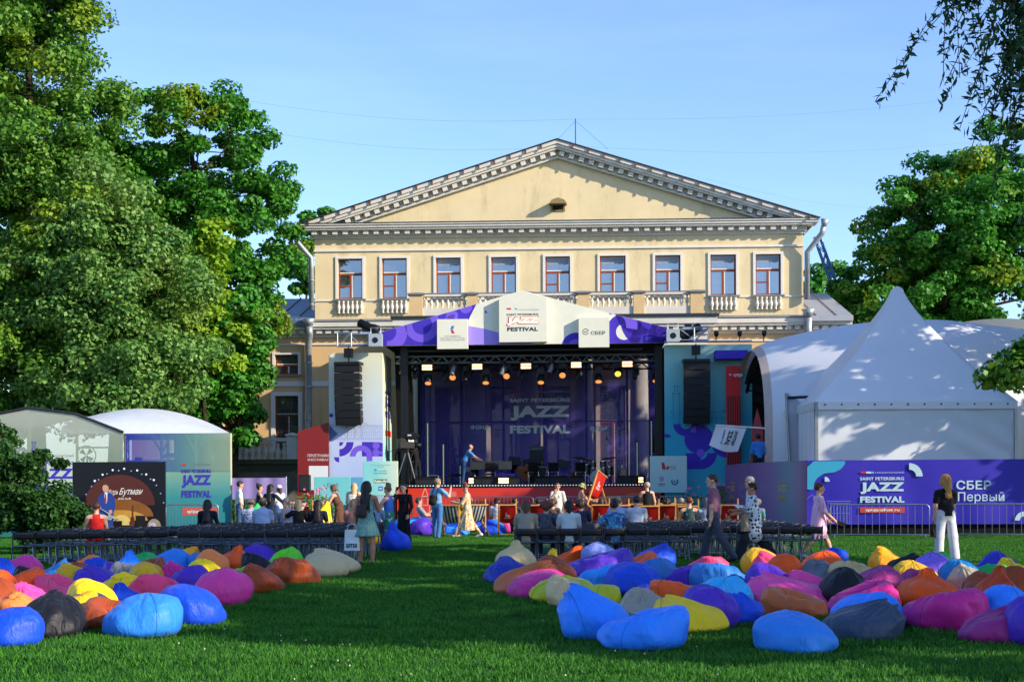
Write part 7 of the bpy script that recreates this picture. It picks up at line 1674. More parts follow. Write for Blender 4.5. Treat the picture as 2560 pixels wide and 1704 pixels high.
    for ex in (-.031, .031):
        e = (np.array(H((ex, .088, .014)))+np.array(off))*s; tags[(np.linalg.norm(ctr-e, axis=1) < .017)] = 4
    e = (np.array(H((0, .09, -.058)))+np.array(off))*s; q = ctr-e; tags[(np.abs(q[:, 2]) < .009) & (np.linalg.norm(q, axis=1) < .03)] = 5
    mb = MB(); mb.v = [tuple(v) for v in V]; mb.f = [tuple(f) for f in Fq.tolist()]; mb.mi = tags.tolist()
    for tip, d2, lat, side in hands:
        tip = (Vector(tip)+off)*s; pal = d2.cross(lat)
        for k, ln in enumerate((.070, .080, .074, .056)):
            b_ = tip + lat*(.026-.0175*k)*s - d2*.012*s; c1 = (d2+pal*.15*side); c2 = (d2*.8+pal*.5*side)
            mb.tube([b_, b_+c1*ln*.55*s, b_+c1*ln*.55*s+c2*ln*.5*s], [.0095*s, .0088*s, .007*s], 6, mi=0)
        b_ = tip - d2*.065*s + lat*.026*s; mb.tube([b_, b_+(lat*.7+d2*.6)*.04*s, b_+(lat*.7+d2*.6)*.04*s+d2*.03*s], [.0115*s, .0105*s, .008*s], 6, mi=0)
    o = obj('person', mb.mesh('person', mats, True), None, loc); o.rotation_euler = (0, 0, rz); tag(o, label, 'person', group)
    # hair, caps
    hp = []; K = lambda p: tuple((H(p)+off)*s)
    def ha(a, b, r1, r2, fl=1.0): hp.append((K(a), K(b), r1*s, r2*s, fl, 0))
    ha((0, -.025, .042), (0, .012, .048), .092, .086)
    if hair == 'bob': ha((-.065, -.02, .0), (-.070, -.015, -.13), .042, .038); ha((.065, -.02, .0), (.070, -.015, -.13), .042, .038); ha((0, -.06, .0), (0, -.06, -.14), .07, .065)
    elif hair == 'long': ha((-.065, -.03, .0), (-.10, -.05, -.32), .048, .055); ha((.065, -.03, .0), (.10, -.05, -.32), .048, .055); ha((0, -.065, .02), (0, -.11, -.38), .092, .10, .7)
    elif hair == 'wavy': ha((-.075, -.02, .0), (-.115, -.03, -.24), .055, .055); ha((.075, -.02, .0), (.115, -.03, -.24), .055, .055); ha((0, -.07, .02), (0, -.10, -.27), .095, .09, .8); ha((0, -.03, .06), (0, 0, .07), .10, .09)
    elif hair == 'bun': ha((0, -.07, .105), (0, -.075, .125), .055, .05)
    elif hair == 'messy': ha((0, -.04, .12), (0, -.03, .16), .07, .055); ha((-.03, -.06, .10), (.04, -.05, .15), .06, .05)
    elif hair == 'pony': ha((0, -.10, .04), (0, -.13, -.16), .04, .028)
    elif hair == 'curly': ha((-.06, -.02, .02), (.06, -.02, .02), .085, .085); ha((0, -.05, -.02), (0, -.05, -.06), .085, .07)
    fc = K((0, .075, -.045)); bk = K((0, 0, -.055)); fwd = np.array(hr @ Vector((0, 1, 0))); upv = np.array(hr @ Vector((0, 0, 1))); hcn = np.array(K((0, 0, 0)))
    rough_ = {'curly': .010, 'messy': .012, 'wavy': .010}.get(hair, .0035)
    def hpost(Pg, D):
        q = (Pg-hcn)/s; f = q @ fwd; u = q @ upv
        D = D + rough_*np.sin(Pg[:, 0]*90+np.sin(Pg[:, 2]*40)*2)*np.sin(Pg[:, 1]*80+Pg[:, 2]*30)
        D = np.maximum(D, (f-.055+np.clip(u-.045, -.2, .2)*-.9)*.7)            # open face
        if hair in ('short', 'bun', 'messy', 'pony', 'bald'): D = np.maximum(D, -(u+.055+np.clip(f, -.1, .1)*-.6))
        if hair == 'bald': D = np.maximum(D, u-.02)
        return D
    if hair not in ('cap', 'hat'):
        hv, hf_ = mesh_sdf(hp, .0125, .02, hpost)
        if len(hf_): obj('hair', mk_mesh('hair', hv, hf_, [hairm(hcol)]), o)
    else:
        hv, hf_ = mesh_sdf(hp, .0125, .02, lambda Pg, D: np.maximum(D, -(((Pg-hcn)/s) @ upv-.02)))
        cm = cloth(hcol, 'hat_'+hcol); cap_ = obj('cap' if hair == 'cap' else 'bucket_hat', mk_mesh('cap', hv, hf_, [cm]), o)
        b_ = MB()
        if hair == 'cap': b_.add([K((-.075, .05, .03)), K((.075, .05, .03)), K((.06, .16, .012)), K((0, .175, .010)), K((-.06, .16, .012))], [(0, 1, 2, 3, 4)])
        else: b_.grid(24, 3, lambda u, v: K(((.085+.055*v)*math.cos(u*6.2832), -.005+(.09+.055*v)*math.sin(u*6.2832), .03-.045*v)))
        bo = b_.build('brim', cm, cap_, True); mm = bo.modifiers.new('s', 'SOLIDIFY'); mm.thickness = .006
        hv, hf_ = mesh_sdf([(K((0, -.02, .01)), K((0, -.02, -.03)), .088*s, .08*s, 1, 0)]+([(K((0, -.06, 0)), K((0, -.07, -.16)), .06*s, .055*s, 1, 0)] if hair == 'cap' and fem else []), .0125, .02, lambda Pg, D: np.maximum(np.maximum(D, (((Pg-hcn)/s) @ fwd)-.03), -(((Pg-hcn)/s) @ upv+.07+(.2 if fem else 0)))); obj('hair', mk_mesh('hair', hv, hf_, [hairm('#33251c')]), o)
    if glasses:
        gb = MB()
        for ex in (-.033, .033): c = Vector(K((ex, .098, .014))); gb.prism([(c.x+.026*s*math.cos(a), c.z+.02*s*math.sin(a)) for a in [k*.6283 for k in range(10)]], c.y-.004, c.y+.004)
        gb.add([K((-.06, .1, .018)), K((.06, .1, .018)), K((.06, .1, .024)), K((-.06, .1, .024))], [(0, 1, 2, 3)]); go = gb.build('sunglasses', M('lens_black', '#0c0c0e', .15, var=0), o)
    o['_wr'] = [tuple((Vector(hh[0])+off)*s) for hh in hands][0]
    hands_w = [Matrix.Translation(Vector(loc)) @ Matrix.Rotation(rz, 4, 'Z') @ ((Vector(hh[0])+off)*s) for hh in hands]
    del o['_wr']
    return o, hands_w, (Matrix.Translation(Vector(loc)) @ Matrix.Rotation(rz, 4, 'Z')), s
def hand_bag(name, label, cat, c, w_, h_, d_, col, rz=0, strap=.12, text=None):
    t = thing(name, label, cat, c, rz); m = cloth(col, 'bag_'+col)
    b_ = MB().grid(24, 10, lambda u, v: ((w_/2)*(1-.12*v)*math.copysign(abs(math.cos(u*6.2832))**.5, math.cos(u*6.2832)), (d_/2)*(1-.4*v)*math.copysign(abs(math.sin(u*6.2832))**.5, math.sin(u*6.2832))*(1+.2*math.sin(v*7+u*9)), -h_*(1-v))).build('body', m, t, True)
    MB().add([((w_/2)*math.cos(k*.5236), (d_/2)*math.sin(k*.5236), -h_) for k in range(12)], [tuple(range(11, -1, -1))]).build('base', m, t)
    MB().tube([(-w_*.3, 0, -.01), (-w_*.22, 0, strap*.8), (0, 0, strap), (w_*.22, 0, strap*.8), (w_*.3, 0, -.01)], .010, 6).build('handle', m, t, True)
    if text:
        mb = MB(); text_into(mb, text, -w_*.35, w_*.35, -h_*.85, -h_*.65, -d_*.62, .02); mb.build('lettering', INK, t)
    return t
def backpack(label, mat4, s, c, w_, h_, d_, col):
    t = obj('backpack', None); t.matrix_world = mat4; tag(t, label, 'backpack'); m = cloth(col, 'pack_'+col)
    V, Fq = mesh_sdf([((c[0]-w_*.25, c[1], c[2]-h_*.28), (c[0]-w_*.25, c[1], c[2]+h_*.25), d_, d_*.8, 1, 0), ((c[0]+w_*.25, c[1], c[2]-h_*.28), (c[0]+w_*.25, c[1], c[2]+h_*.25), d_, d_*.8, 1, 0), ((c[0], c[1]-d_*.5, c[2]-h_*.2), (c[0], c[1]-d_*.5, c[2]-h_*.1), d_*.8, d_*.8, 1, 0)], .014, .05); obj('pack', mk_mesh('pack', V, Fq, [m]), t)
    for x in (-.09, .09): MB().tube([(x, -.13, 1.08*s), (x, -.14, 1.30*s), (x, -.04, 1.45*s), (x, .10, 1.38*s), (x, .13, 1.22*s), (x, -.02, 1.08*s)], .014, 6).build('strap', m, t, True)
    return t
d2r = lambda a: R(a)
def seat_of(key): c = CHAIRS[key]; return Vector(c.location), c.rotation_euler[2]
def sitter(key, label, **kw):
    p, rz = seat_of(key); q = Vector((p.x, p.y, 0)) + Matrix.Rotation(rz, 3, 'Z') @ Vector((0, -.06, 0)); kw.setdefault('legs', (82, 84, 82, 84)); kw.setdefault('armL', (28, 8, 55, 10)); kw.setdefault('armR', (28, 8, 55, 10))
    return person(label, (q.x, q.y, 0), rz+kw.pop('turn', 0), sit=.445, **kw)
SIT = dict(legs=(78, 70, 78, 70))
TEALDOT = pattern('teal_dots', '#5f8f86', '#c8d8cc', 34, .16); POLKA = pattern('black_dots', '#c4cdd6', '#101014', 13, .34); FLORAL = pattern('beige_floral', '#c4a878', '#a8482c', 16, .32, '#d8c8a4'); BLUEFL = pattern('blue_swirl', '#24468c', '#b8c4cc', 11, .25, '#2f86a8'); GREENFL = pattern('green_floral', '#12383a', '#4f9a7c', 14, .22, '#0f2a30'); CHECK = pattern('blue_check', '#b8c4d4', '#2a3a5c', 26, .38); TEALSW = pattern('teal_swirl', '#1f6a62', '#c4d0c8', 10, .3, '#2a7a70'); DOTGREY = pattern('grey_speckle', '#3c4450', '#8c8f98', 40, .25); PINKSTR = stripes_mat('pink_stripes', '#d89ab8', '#e4b8cc', 160); GREYSTR = stripes_mat('beige_stripes', '#9c9484', '#837c6e', 260, 2); MIX = pattern('festive_mix', '#2f7a9c', '#c4505c', 12, .3, '#6aa83c')
# --- standing and walking
o, hw, m4, s = person('girl in a teal dotted dress with long dark hair standing by the chairs', gx(916, 28.9), d2r(-8), 1.70, patt=TEALDOT, sleeve='none', bottom='dress', skirt=.34, flare=.27, hair='long', hcol='#17110f', fem=True, armL=(-4, 12, 8, 0), armR=(30, 8, 75, 0), legs=(2, 2, -2, 2), skn='tan')
backpack('small brown leather backpack on the girl in the dotted dress', m4, s, (-.06, -.19, 1.12), .17, .26, .075, '#3a3230'); hand_bag('tote_bag', 'white paper-like tote bag in the hand of the girl in the dotted dress', 'bag', hw[0]+Vector((-.05, -.12, -.02)), .32, .42, .12, '#c9d4d6', text='ama')
o, hw, m4, s = person('woman in a blue tank top and teal wrap skirt with hair tied up', gx(972, 36.6), d2r(62), 1.62, top='#2f5fb0', sleeve='none', bottom='skirt', bpatt=TEALSW, skirt=.80, flare=.22, hair='messy', hcol='#6b543c', fem=True, armL=(40, 8, 60, 20), armR=(35, 8, 70, 10), head=(0, 12), girth=1.08)
o, hw, m4, s = person('woman all in black with long black hair holding a phone to her ear', gx(1009, 38.0), d2r(165), 1.68, top='#121216', sleeve='long', bottom='skirt', bcol='#121216', skirt=.82, flare=.20, hair='long', hcol='#0e0c0e', fem=True, armL=(10, 12, 20, 10), armR=(55, 12, 120, 25), glasses=True)
ph = MB().box(-.035, .035, -.006, .006, -.07, .07).build('mobile_phone', BLKM); ph.location = hw[1]+Vector((0, 0, .05)); ph.rotation_euler = (.3, .2, .2); tag(ph, 'dark mobile phone held by the woman in black', 'phone')
o, hw, m4, s = person('tall man in a light denim shirt and jeans with a black sling bag', gx(1093, 44.3), d2r(-38), 1.86, top='#6c9cc4', sleeve='short', bottom='pants', bcol='#3f6a9c', hair='short', hcol='#8a7258', armL=(2, 10, 10, 0), armR=(50, 15, 95, 15), legs=(6, 4, -6, 4), pantw=1.15)
backpack('black sling bag on the back of the man in denim', m4, s, (-.02, -.20, 1.22), .18, .34, .085, '#17181a')
cam_o = thing('photo_camera', 'black photo camera in the hand of the man in denim', 'camera', hw[0]+Vector((0, 0, -.06))); MB().box(-.07, .07, -.04, .04, -.05, .05).build('body', BLKM, cam_o); MB().lathe([(.045, .04), (.05, .16)], 12, axis='y').build('lens', BLKM, cam_o)
person('woman in a long beige floral dress looking down at her phone', gx(1168, 45.2), d2r(82), 1.72, patt=FLORAL, sleeve='half', bottom='dress', skirt=.66, flare=.27, hair='messy', hcol='#6a3424', fem=True, armL=(25, 8, 75, 10), armR=(25, 8, 80, 10), head=(0, 28), legs=(22, 6, -20, 16), shoe=SHOEW, girth=1.05)
person('man in a mustard shirt and dark cap sitting low by the striped deckchair', gx(1138, 49), d2r(-60), 1.75, top='#a8841c', sleeve='long', hair='cap', hcol='#26281f', sit=.42, lean=25, legs=(80, 80, 80, 80), armL=(45, 8, 50, 10), armR=(50, 8, 40, 10), head=(0, 20))
person('woman in a sleeveless brown dress lifting a yellow bean bag', gx(848, 44.5), d2r(70), 1.70, top='#5c4030', sleeve='none', bottom='dress', skirt=.55, flare=.2, hair='bob', hcol='#6b4428', fem=True, lean=18, armL=(25, 12, 10, 0), armR=(45, 10, 5, 0), head=(0, 30), girth=1.08)
o, hw, m4, s = person('blonde woman in a cream outfit with a white backpack', gx(884, 47), d2r(-15), 1.74, top='#b8ac90', sleeve='half', bottom='skirt', bcol='#b8ac90', skirt=.80, flare=.22, hair='long', hcol='#c4a468', fem=True, head=(20, 15)); backpack('white backpack on the blonde woman in cream', m4, s, (.02, -.20, 1.22), .22, .34, .10, '#c4c4b8')
person('man in a white tee and jeans standing by the mesh marquee', gx(598, 47), d2r(-72), 1.82, top='#c8ccd4', sleeve='short', bcol='#3a5478', hair='short', hcol='#2a1f1a', girth=1.1, armL=(-5, 8, 20, 10), armR=(0, 8, 15, 10), head=(0, 8))
person('woman in a dark tank top and sunglasses with hair in a bun', gx(648, 48.5), d2r(-70), 1.72, top='#1e2434', sleeve='none', bcol='#b8ae94', bottom='skirt', skirt=.7, hair='bun', hcol='#241a16', fem=True, glasses=True, armL=(25, 8, 55, 10), armR=(28, 8, 60, 10))
person('woman in a navy top with very long dark hair carrying folded bean bags', gx(676, 43.5), d2r(-25), 1.70, top='#1a2234', sleeve='long', bcol='#20242c', hair='long', hcol='#15110f', fem=True, armL=(15, 40, 10, 0), armR=(35, 35, 15, 0))
person('woman in a white tee and white cap by the lilac banner', gx(698, 49), d2r(50), 1.70, top='#d0d0cc', sleeve='short', bcol='#2f5a94', hair='cap', hcol='#d8d8d4', fem=True)
person('woman in a white draped blouse and sunglasses holding a drink', gx(1394, 49.5), d2r(178), 1.72, top='#cfcabc', sleeve='half', bottom='skirt', bcol='#3a3430', skirt=.6, hair='bob', hcol='#5e3a22', fem=True, glasses=True, armR=(45, 8, 110, 25), armL=(5, 14, 20, 0), loose=.5)
person('woman in a peach blouse and straw bucket hat carrying a red deckchair', gx(1453, 47.8), d2r(-95), 1.70, top='#cf9c80', sleeve='long', bottom='skirt', bcol='#1e2234', skirt=.55, hair='hat', hcol='#b0a468', fem=True, armL=(40, 8, 40, 10), armR=(45, 8, 45, 10), head=(0, 25))
o, hw, m4, s = person('woman in a black strappy dress with short blonde hair', gx(1618, 45.5), d2r(15), 1.72, top='#131315', sleeve='none', bottom='dress', skirt=.6, flare=.2, hair='short', hcol='#b09c78', fem=True, armL=(35, 14, 65, 0), armR=(0, 14, 12, 0))
o, hw, m4, s = person('man in a mauve polo shirt and grey trousers walking past the chairs', gx(1783, 29.2), d2r(68), 1.84, top='#7d5068', sleeve='short', bcol='#3a3f4c', hair='short', hcol='#3c2c22', girth=1.12, legs=(-24, 10, 20, 8), armL=(-6, 8, 14, 0), armR=(-12, 8, 12, 0), head=(20, 0), pantw=1.2)
wt = MB().tube([(.034*math.cos(a*.5236), .034*math.sin(a*.5236), 0) for a in range(13)], .009, 6).build('wristwatch', BLKM); wt.location = hw[0]+Vector((0, 0, .10)); tag(wt, 'black wristwatch on the man in the mauve polo', 'watch')
o, hw, m4, s = person('woman in a black-dotted white blouse and wide dark trousers walking', gx(1882, 30.2), d2r(82), 1.69, patt=POLKA, sleeve='half', bcol='#23262c', hair='short', hcol='#1d1411', fem=True, girth=1.1, legs=(24, 6, -22, 12), loose=.7, pantw=1.7, armL=(20, 8, 60, 10), armR=(30, 8, 60, 10), skn='tan')
hand_bag('hand_bag', 'beige handbag hanging from the arm of the dotted-blouse woman', 'bag', gx(1862, 29.9)+Vector((0, 0, .98)), .30, .34, .14, '#8a7a66', d2r(60), .2)
pp_ = MB().add([(-.13, -.09, 0), (.13, -.09, .02), (.13, .09, .03), (-.13, .09, 0)], [(0, 1, 2, 3)]).build('leaflet', WHITEP); pp_.modifiers.new('s', 'SOLIDIFY').thickness = .004; pp_.location = gx(1850, 30)+Vector((0, 0, 1.14)); pp_.rotation_euler = (.3, .2, .3); tag(pp_, 'white leaflet in the hand of the dotted-blouse woman', 'leaflet')
person('grey-haired man in white walking behind the dotted blouse', gx(1876, 33.5), d2r(75), 1.80, top='#c4c6c4', sleeve='short', bcol='#4a4a50', hair='short', hcol='#8a8a88', glasses=True, legs=(12, 4, -14, 10))
o, hw, m4, s = person('short-haired woman in an open pink shirt over a lilac dress walking', gx(2046, 31.2), d2r(-86), 1.70, patt=PINKSTR, sleeve='half', bottom='skirt', bcol='#8c7590', skirt=.44, flare=.165, hair='short', hcol='#5c2a1a', fem=True, legs=(26, 4, -22, 14), armL=(14, 8, 30, 5), armR=(14, 10, 34, 0), loose=.55, shoe=SHOEW)
ph = MB().box(-.12, .12, -.01, .01, -.04, .04).build('folding_fan', BLKM); ph.location = hw[1]+Vector((.10, 0, -.04)); ph.rotation_euler = (0, .35, 0); tag(ph, 'closed black fan in the hand of the woman in pink', 'fan')
wb = MB().tube([(.03*math.cos(a*.5236), .03*math.sin(a*.5236), 0) for a in range(13)], .011, 6); q = wb.build('wristband', M('wristband_orange', '#e0901c', .5, var=0)); q.location = hw[1]+Vector((-.09, 0, .06)); q.rotation_euler = (0, -1.0, 0); tag(q, 'orange wristband on the woman in pink', 'wristband')
o, hw, m4, s = person('woman with wavy blonde hair in a black tee and white trousers', gx(2364, 29.6), d2r(12), 1.76, top='#17181a', sleeve='short', bcol='#c4c6cc', hair='wavy', hcol='#a8793c', fem=True, girth=1.1, armL=(0, 10, 10, 0), armR=(15, 6, 40, 10), legs=(3, 2, -6, 6), pantw=1.45, shoe=SHOEW)
hand_bag('waist_bag', 'dark bag with dangling straps in the hand of the blonde in white trousers', 'bag', hw[0]+Vector((.02, 0, -.02)), .22, .26, .12, '#2a1c1c', .6, .05)
q = copy_tree(q, label='orange wristband on the blonde woman in white trousers'); q.location = hw[0]+Vector((0, 0, .11)); q.rotation_euler = (0, 0, 0)
person('man in a bright blue shirt standing on the platform under the white tents', (at(1896, HOR, 50.2).x, 50.2, 1.6), d2r(15), 1.80, top='#3a82cc', sleeve='half', hair='short', hcol='#14100f', girth=1.1, skn='dark', bcol='#20242c')
person('man in a light blue tee leaning over the grand piano keyboard', ST.world(S(1160, 1200, 3.0)[0], 3.0, ZD), ST.yaw+d2r(-80), 1.80, top='#3f84bc', sleeve='short', bcol='#2b4a78', hair='bald', hcol='#3c3028', lean=28, armL=(45, 6, 15, 5), armR=(50, 6, 15, 5), head=(0, 30))
person('camera operator in black behind the stage-corner television camera', ST.world(S(1043, 1200, .9)[0], .9, ZD), ST.yaw+d2r(60), 1.72, top='#101012', sleeve='short', bcol='#15161a', hair='short', hcol='#201814', lean=15, armL=(30, 10, 40, 0), armR=(20, 15, 35, 0))
# --- seated in the rows
sitter(('R', 0, 0), 'woman in a beige striped top with a brown bob seated next to the aisle', patt=GREYSTR, hair='bob', hcol='#4a3826', fem=True, girth=1.22, h=1.68)
sitter(('R', 0, 2), 'woman in a white tee with a black bob seated near the bean bags', top='#b4c4c8', hair='bob', hcol='#121014', fem=True, girth=1.15, h=1.68)
sitter(('R', 0, 4), 'woman in a blue swirl-print top with a dark bun and red strap', patt=BLUEFL, hair='bun', hcol='#2a1614', fem=True, girth=1.25, h=1.66, armL=(0, 45, 40, 0), turn=.1)
sitter(('R', 1, 1), 'woman in a grey speckled top with curly auburn hair', patt=DOTGREY, hair='curly', hcol='#5a2f20', fem=True, h=1.66)
sitter(('R', 6, 5), 'man in a light blue shirt with grey hair seated beyond empty chairs', top='#7f9cc8', hair='short', hcol='#6a6460', girth=1.2, h=1.78)
sitter(('R', 6, 6), 'man in a white shirt with a dark crossbody strap seated beside the blue shirt', top='#b8c0cc', hair='short', hcol='#1c1614', girth=1.1, h=1.78)
sitter(('R', 7, 9), 'red-haired woman in a dark green floral top seated in the rows', patt=GREENFL, sleeve='none', hair='short', hcol='#5a2818', fem=True, h=1.7)
sitter(('R', 7, 10), 'grey-haired woman in a pale grey tee with a dark strap', top='#9aa0a8', hair='bob', hcol='#5c5c60', fem=True, h=1.66, girth=1.1)
sitter(('R', 8, 13), 'grey-haired woman in a multicoloured top seated near the curved banner', patt=MIX, hair='curly', hcol='#6c6460', fem=True, h=1.62)
sitter(('R', 5, 3), 'dark-haired person in a navy top seated beyond the swirl print', top='#2a3044', hair='curly', hcol='#33201a', h=1.66)
sitter(('L', 7, 9), 'long-haired woman in navy seated beside the checked shirt', top='#1a2030', sleeve='long', hair='long', hcol='#1f1614', fem=True, h=1.70)
sitter(('L', 8, 7), 'balding man in a blue checked shirt seated in the rows', patt=CHECK, hair='bald', hcol='#4a4038', h=1.76, girth=1.15)
sitter(('L', 7, 6), 'man in a pale blue tee and grey cap seated in the rows', top='#9db0d0', hair='cap', hcol='#4c504c', girth=1.3, h=1.78)
sitter(('L', 8, 5), 'grey-haired man in a grey-blue shirt seated in the rows', top='#8490a4', hair='short', hcol='#77726c', h=1.76, girth=1.1)
sitter(('L', 7, 4), 'blonde woman in black with one arm raised to her head', top='#141416', hair='bob', hcol='#a8956c', fem=True, h=1.68, armL=(60, 40, 110, 0))
sitter(('L', 7, 3), 'long-haired brunette in a dark top seated in the rows', top='#1c2230', hair='long', hcol='#2c1c16', fem=True, h=1.66)
sitter(('L', 7, 1), 'woman in a pink shirt with shoulder-length fair hair seated in the rows', top='#b07468', hair='bob', hcol='#8c7050', fem=True, h=1.70, girth=1.1)
sitter(('L', 8, 0), 'grey-haired woman in a blue shirt seated beside the pink shirt', top='#6f8fae', hair='bob', hcol='#6c6c70', fem=True, h=1.66)
sitter(('L', 5, 0), 'dark-haired person in black seated beside the dotted-dress girl', top='#15161a', hair='short', hcol='#1a1412', h=1.62)
sitter(('S', 2, 2), 'woman in a red low-backed dress seated before the photo wall', top='#c4201c', sleeve='none', bottom='dress', hair='short', hcol='#4a2818', fem=True, h=1.68, girth=1.1)
# --- in the deckchairs and on bags before the stage
for i, (px, D, col, hc_, hs, lab, fem) in enumerate(((1243, 49.8, '#b4bccc', '#1c1a1e', 'cap', 'man in a pale shirt and dark cap sitting low before the stage barrier', False), (1287, 47.0, '#3a3f48', '#17120f', 'short', 'dark-haired person low in a seat beside the red deckchair', False), (1345, 45.2, '#5c564c', '#1d1614', 'short', 'dark-haired person in the deckchair next to the striped-top woman', False), (1380, 44.5, '#4c4038', '#4a2c1e', 'curly', 'brown-haired woman seen from behind beyond the speckled top', True), (1500, 45.2, '#6c5c50', '#3a261c', 'bob', 'brown-haired woman in the deckchair beyond the blue shirt', True), (1548, 43.7, '#505860', '#221814', 'short', 'dark-haired person in the deckchair beyond the white shirt', False), (1590, 46.7, '#8c6c50', '#6a4a30', 'bob', 'fair-haired woman in the deckchair close to the barrier', True), (1665, 43.7, '#30343c', '#1c1512', 'curly', 'curly-haired woman in the deckchair next to the black dress', True), (1700, 45.2, '#707884', '#84807c', 'short', 'grey-haired person in the deckchair beyond the red-haired woman', False), (1665, 47.7, '#88706c', '#35241c', 'short', 'brown-haired person in the deckchair below the cyan panel', False))):
    person(lab, gx(px, D), d2r((i*37) % 30-15), 1.72, top=col, hair=hs, hcol=hc_, sit=.36, lean=-14, legs=(70, 60, 70, 60), armL=(20, 8, 45, 5), armR=(20, 8, 45, 5), fem=fem, vox=.018)
person('man in a white tee lounging with arms behind his head in a deckchair', gx(762, 46.0), d2r(-70), 1.76, top='#c8c8c8', hair='short', hcol='#6a5440', sit=.36, lean=-30, legs=(75, 40, 75, 45), armL=(150, 30, 110, 0), armR=(150, 30, 110, 0), bcol='#8a8478')
person('man in jeans lounging on bean bags beside the denim-clad man', gx(1066, 49.0), d2r(-75), 1.78, top='#8a8f98', hair='short', hcol='#3c2c20', sit=.40, lean=-35, legs=(80, 25, 85, 35), armL=(40, 12, 70, 10), armR=(40, 12, 60, 10), bcol='#4a5a70', vox=.018)
# limp bags being carried
def limp(label, pts, wds, col):
    o = MB().grid(14, len(pts), lambda u, v: tuple(Vector(pts[int(round(v*(len(pts)-1)))]) + Vector((math.cos(u*6.2832)*wds[int(round(v*(len(pts)-1)))], math.sin(u*6.2832)*wds[int(round(v*(len(pts)-1)))]*.5, .03*math.sin(u*20))))).build('bean_bag', fabric(col), None, True); m = o.modifiers.new('s', 'SUBSURF'); m.levels = 1; m.render_levels = 1; tag(o, label, 'bean bag', 'bean bags before the stage'); return o
P_ = lambda a, b, D: at(a, b, D)
limp('yellow bean bag being lifted by the woman in brown', [P_(820, 1253, 44.3), P_(815, 1266, 44.2), P_(806, 1282, 44.1), P_(800, 1300, 44), P_(800, 1325, 44), P_(800, 1343, 44)], [.04, .14, .25, .36, .42, .30], 'yellow')
limp('limp green bean bag hanging from the hand of the long-haired woman', [P_(645, 1258, 43.3), P_(640, 1268, 43.3), P_(634, 1284, 43.2), P_(630, 1305, 43.2), P_(628, 1330, 43.2)], [.04, .14, .22, .26, .2], 'green')
limp('limp magenta bean bag hanging from the hand of the long-haired woman', [P_(722, 1268, 43.3), P_(718, 1280, 43.3), P_(712, 1300, 43.2), P_(710, 1325, 43.2)], [.04, .10, .14, .15], 'magenta')
# ------------------------------------------------------------------ trees
def leaf_mat(key, c1, c2, c3=None, rough=.5, yel=0.0):
    m = bpy.data.materials.new(key); m.use_nodes = True; n = m.node_tree.nodes; l = m.node_tree.links; b = n['Principled BSDF']; b.inputs['Roughness'].default_value = rough; b.inputs['Specular IOR Level'].default_value = .35
    ge = n.new('ShaderNodeNewGeometry'); rp = n.new('ShaderNodeValToRGB'); e = rp.color_ramp.elements; e[0].color = (*srgb(c1), 1); e[1].color = (*srgb(c2), 1); l.new(ge.outputs['Random Per Island'], rp.inputs[0]); out_ = rp.outputs[0]
    if c3:
        tc = n.new('ShaderNodeTexCoord'); nz = n.new('ShaderNodeTexNoise'); nz.inputs['Scale'].default_value = .28; nz.inputs['Detail'].default_value = 3; l.new(tc.outputs['Object'], nz.inputs[0])
        r2 = n.new('ShaderNodeValToRGB'); r2.color_ramp.elements[0].position = .55-yel; r2.color_ramp.elements[0].color = (0, 0, 0, 1); r2.color_ramp.elements[1].position = .68-yel; r2.color_ramp.elements[1].color = (1, 1, 1, 1); l.new(nz.outputs[0], r2.inputs[0])
        mx = n.new('ShaderNodeMix'); mx.data_type = 'RGBA'; l.new(r2.outputs[0], mx.inputs[0]); l.new(out_, mx.inputs[6]); mx.inputs[7].default_value = (*srgb(c3), 1); out_ = mx.outputs[2]
    l.new(out_, b.inputs['Base Color']); tr = n.new('ShaderNodeBsdfTranslucent'); l.new(out_, tr.inputs[0]); ms = n.new('ShaderNodeMixShader'); ms.inputs[0].default_value = .32
    l.new(b.outputs[0], ms.inputs[1]); l.new(tr.outputs[0], ms.inputs[2]); l.new(ms.outputs[0], n['Material Output'].inputs[0]); MATS[key] = m; return m
BARK = M('bark', '#3a3026', .95, var=.35, scale=6, bump=.6, bscale=18, stretch=(1, 1, .25), spec=.1)
def leaves_mesh(name, P, Nrm, size, rg, mat, long=1.35):
    n = len(P); a = rg.normal(size=(n, 3)); t = a-(a*Nrm).sum(1)[:, None]*Nrm; t /= np.linalg.norm(t, axis=1)[:, None]+1e-9; bt = np.cross(Nrm, t); sz = size*(.65+.7*rg.random(n))[:, None]
    fold = Nrm*sz*.18
    V = np.stack([P-t*sz*long*.5, P+bt*sz*.5+fold, P+t*sz*long*.5, P-bt*sz*.5+fold], 1).reshape(-1, 3)
    me = bpy.data.meshes.new(name); me.vertices.add(4*n); me.vertices.foreach_set('co', V.astype(np.float32).ravel()); me.loops.add(4*n); me.loops.foreach_set('vertex_index', np.arange(4*n, dtype=np.int32)); me.polygons.add(n); me.polygons.foreach_set('loop_start', np.arange(0, 4*n, 4, dtype=np.int32)); me.polygons.foreach_set('loop_total', np.full(n, 4, np.int32)); me.materials.append(mat); me.update(calc_edges=True); me.validate(); return me
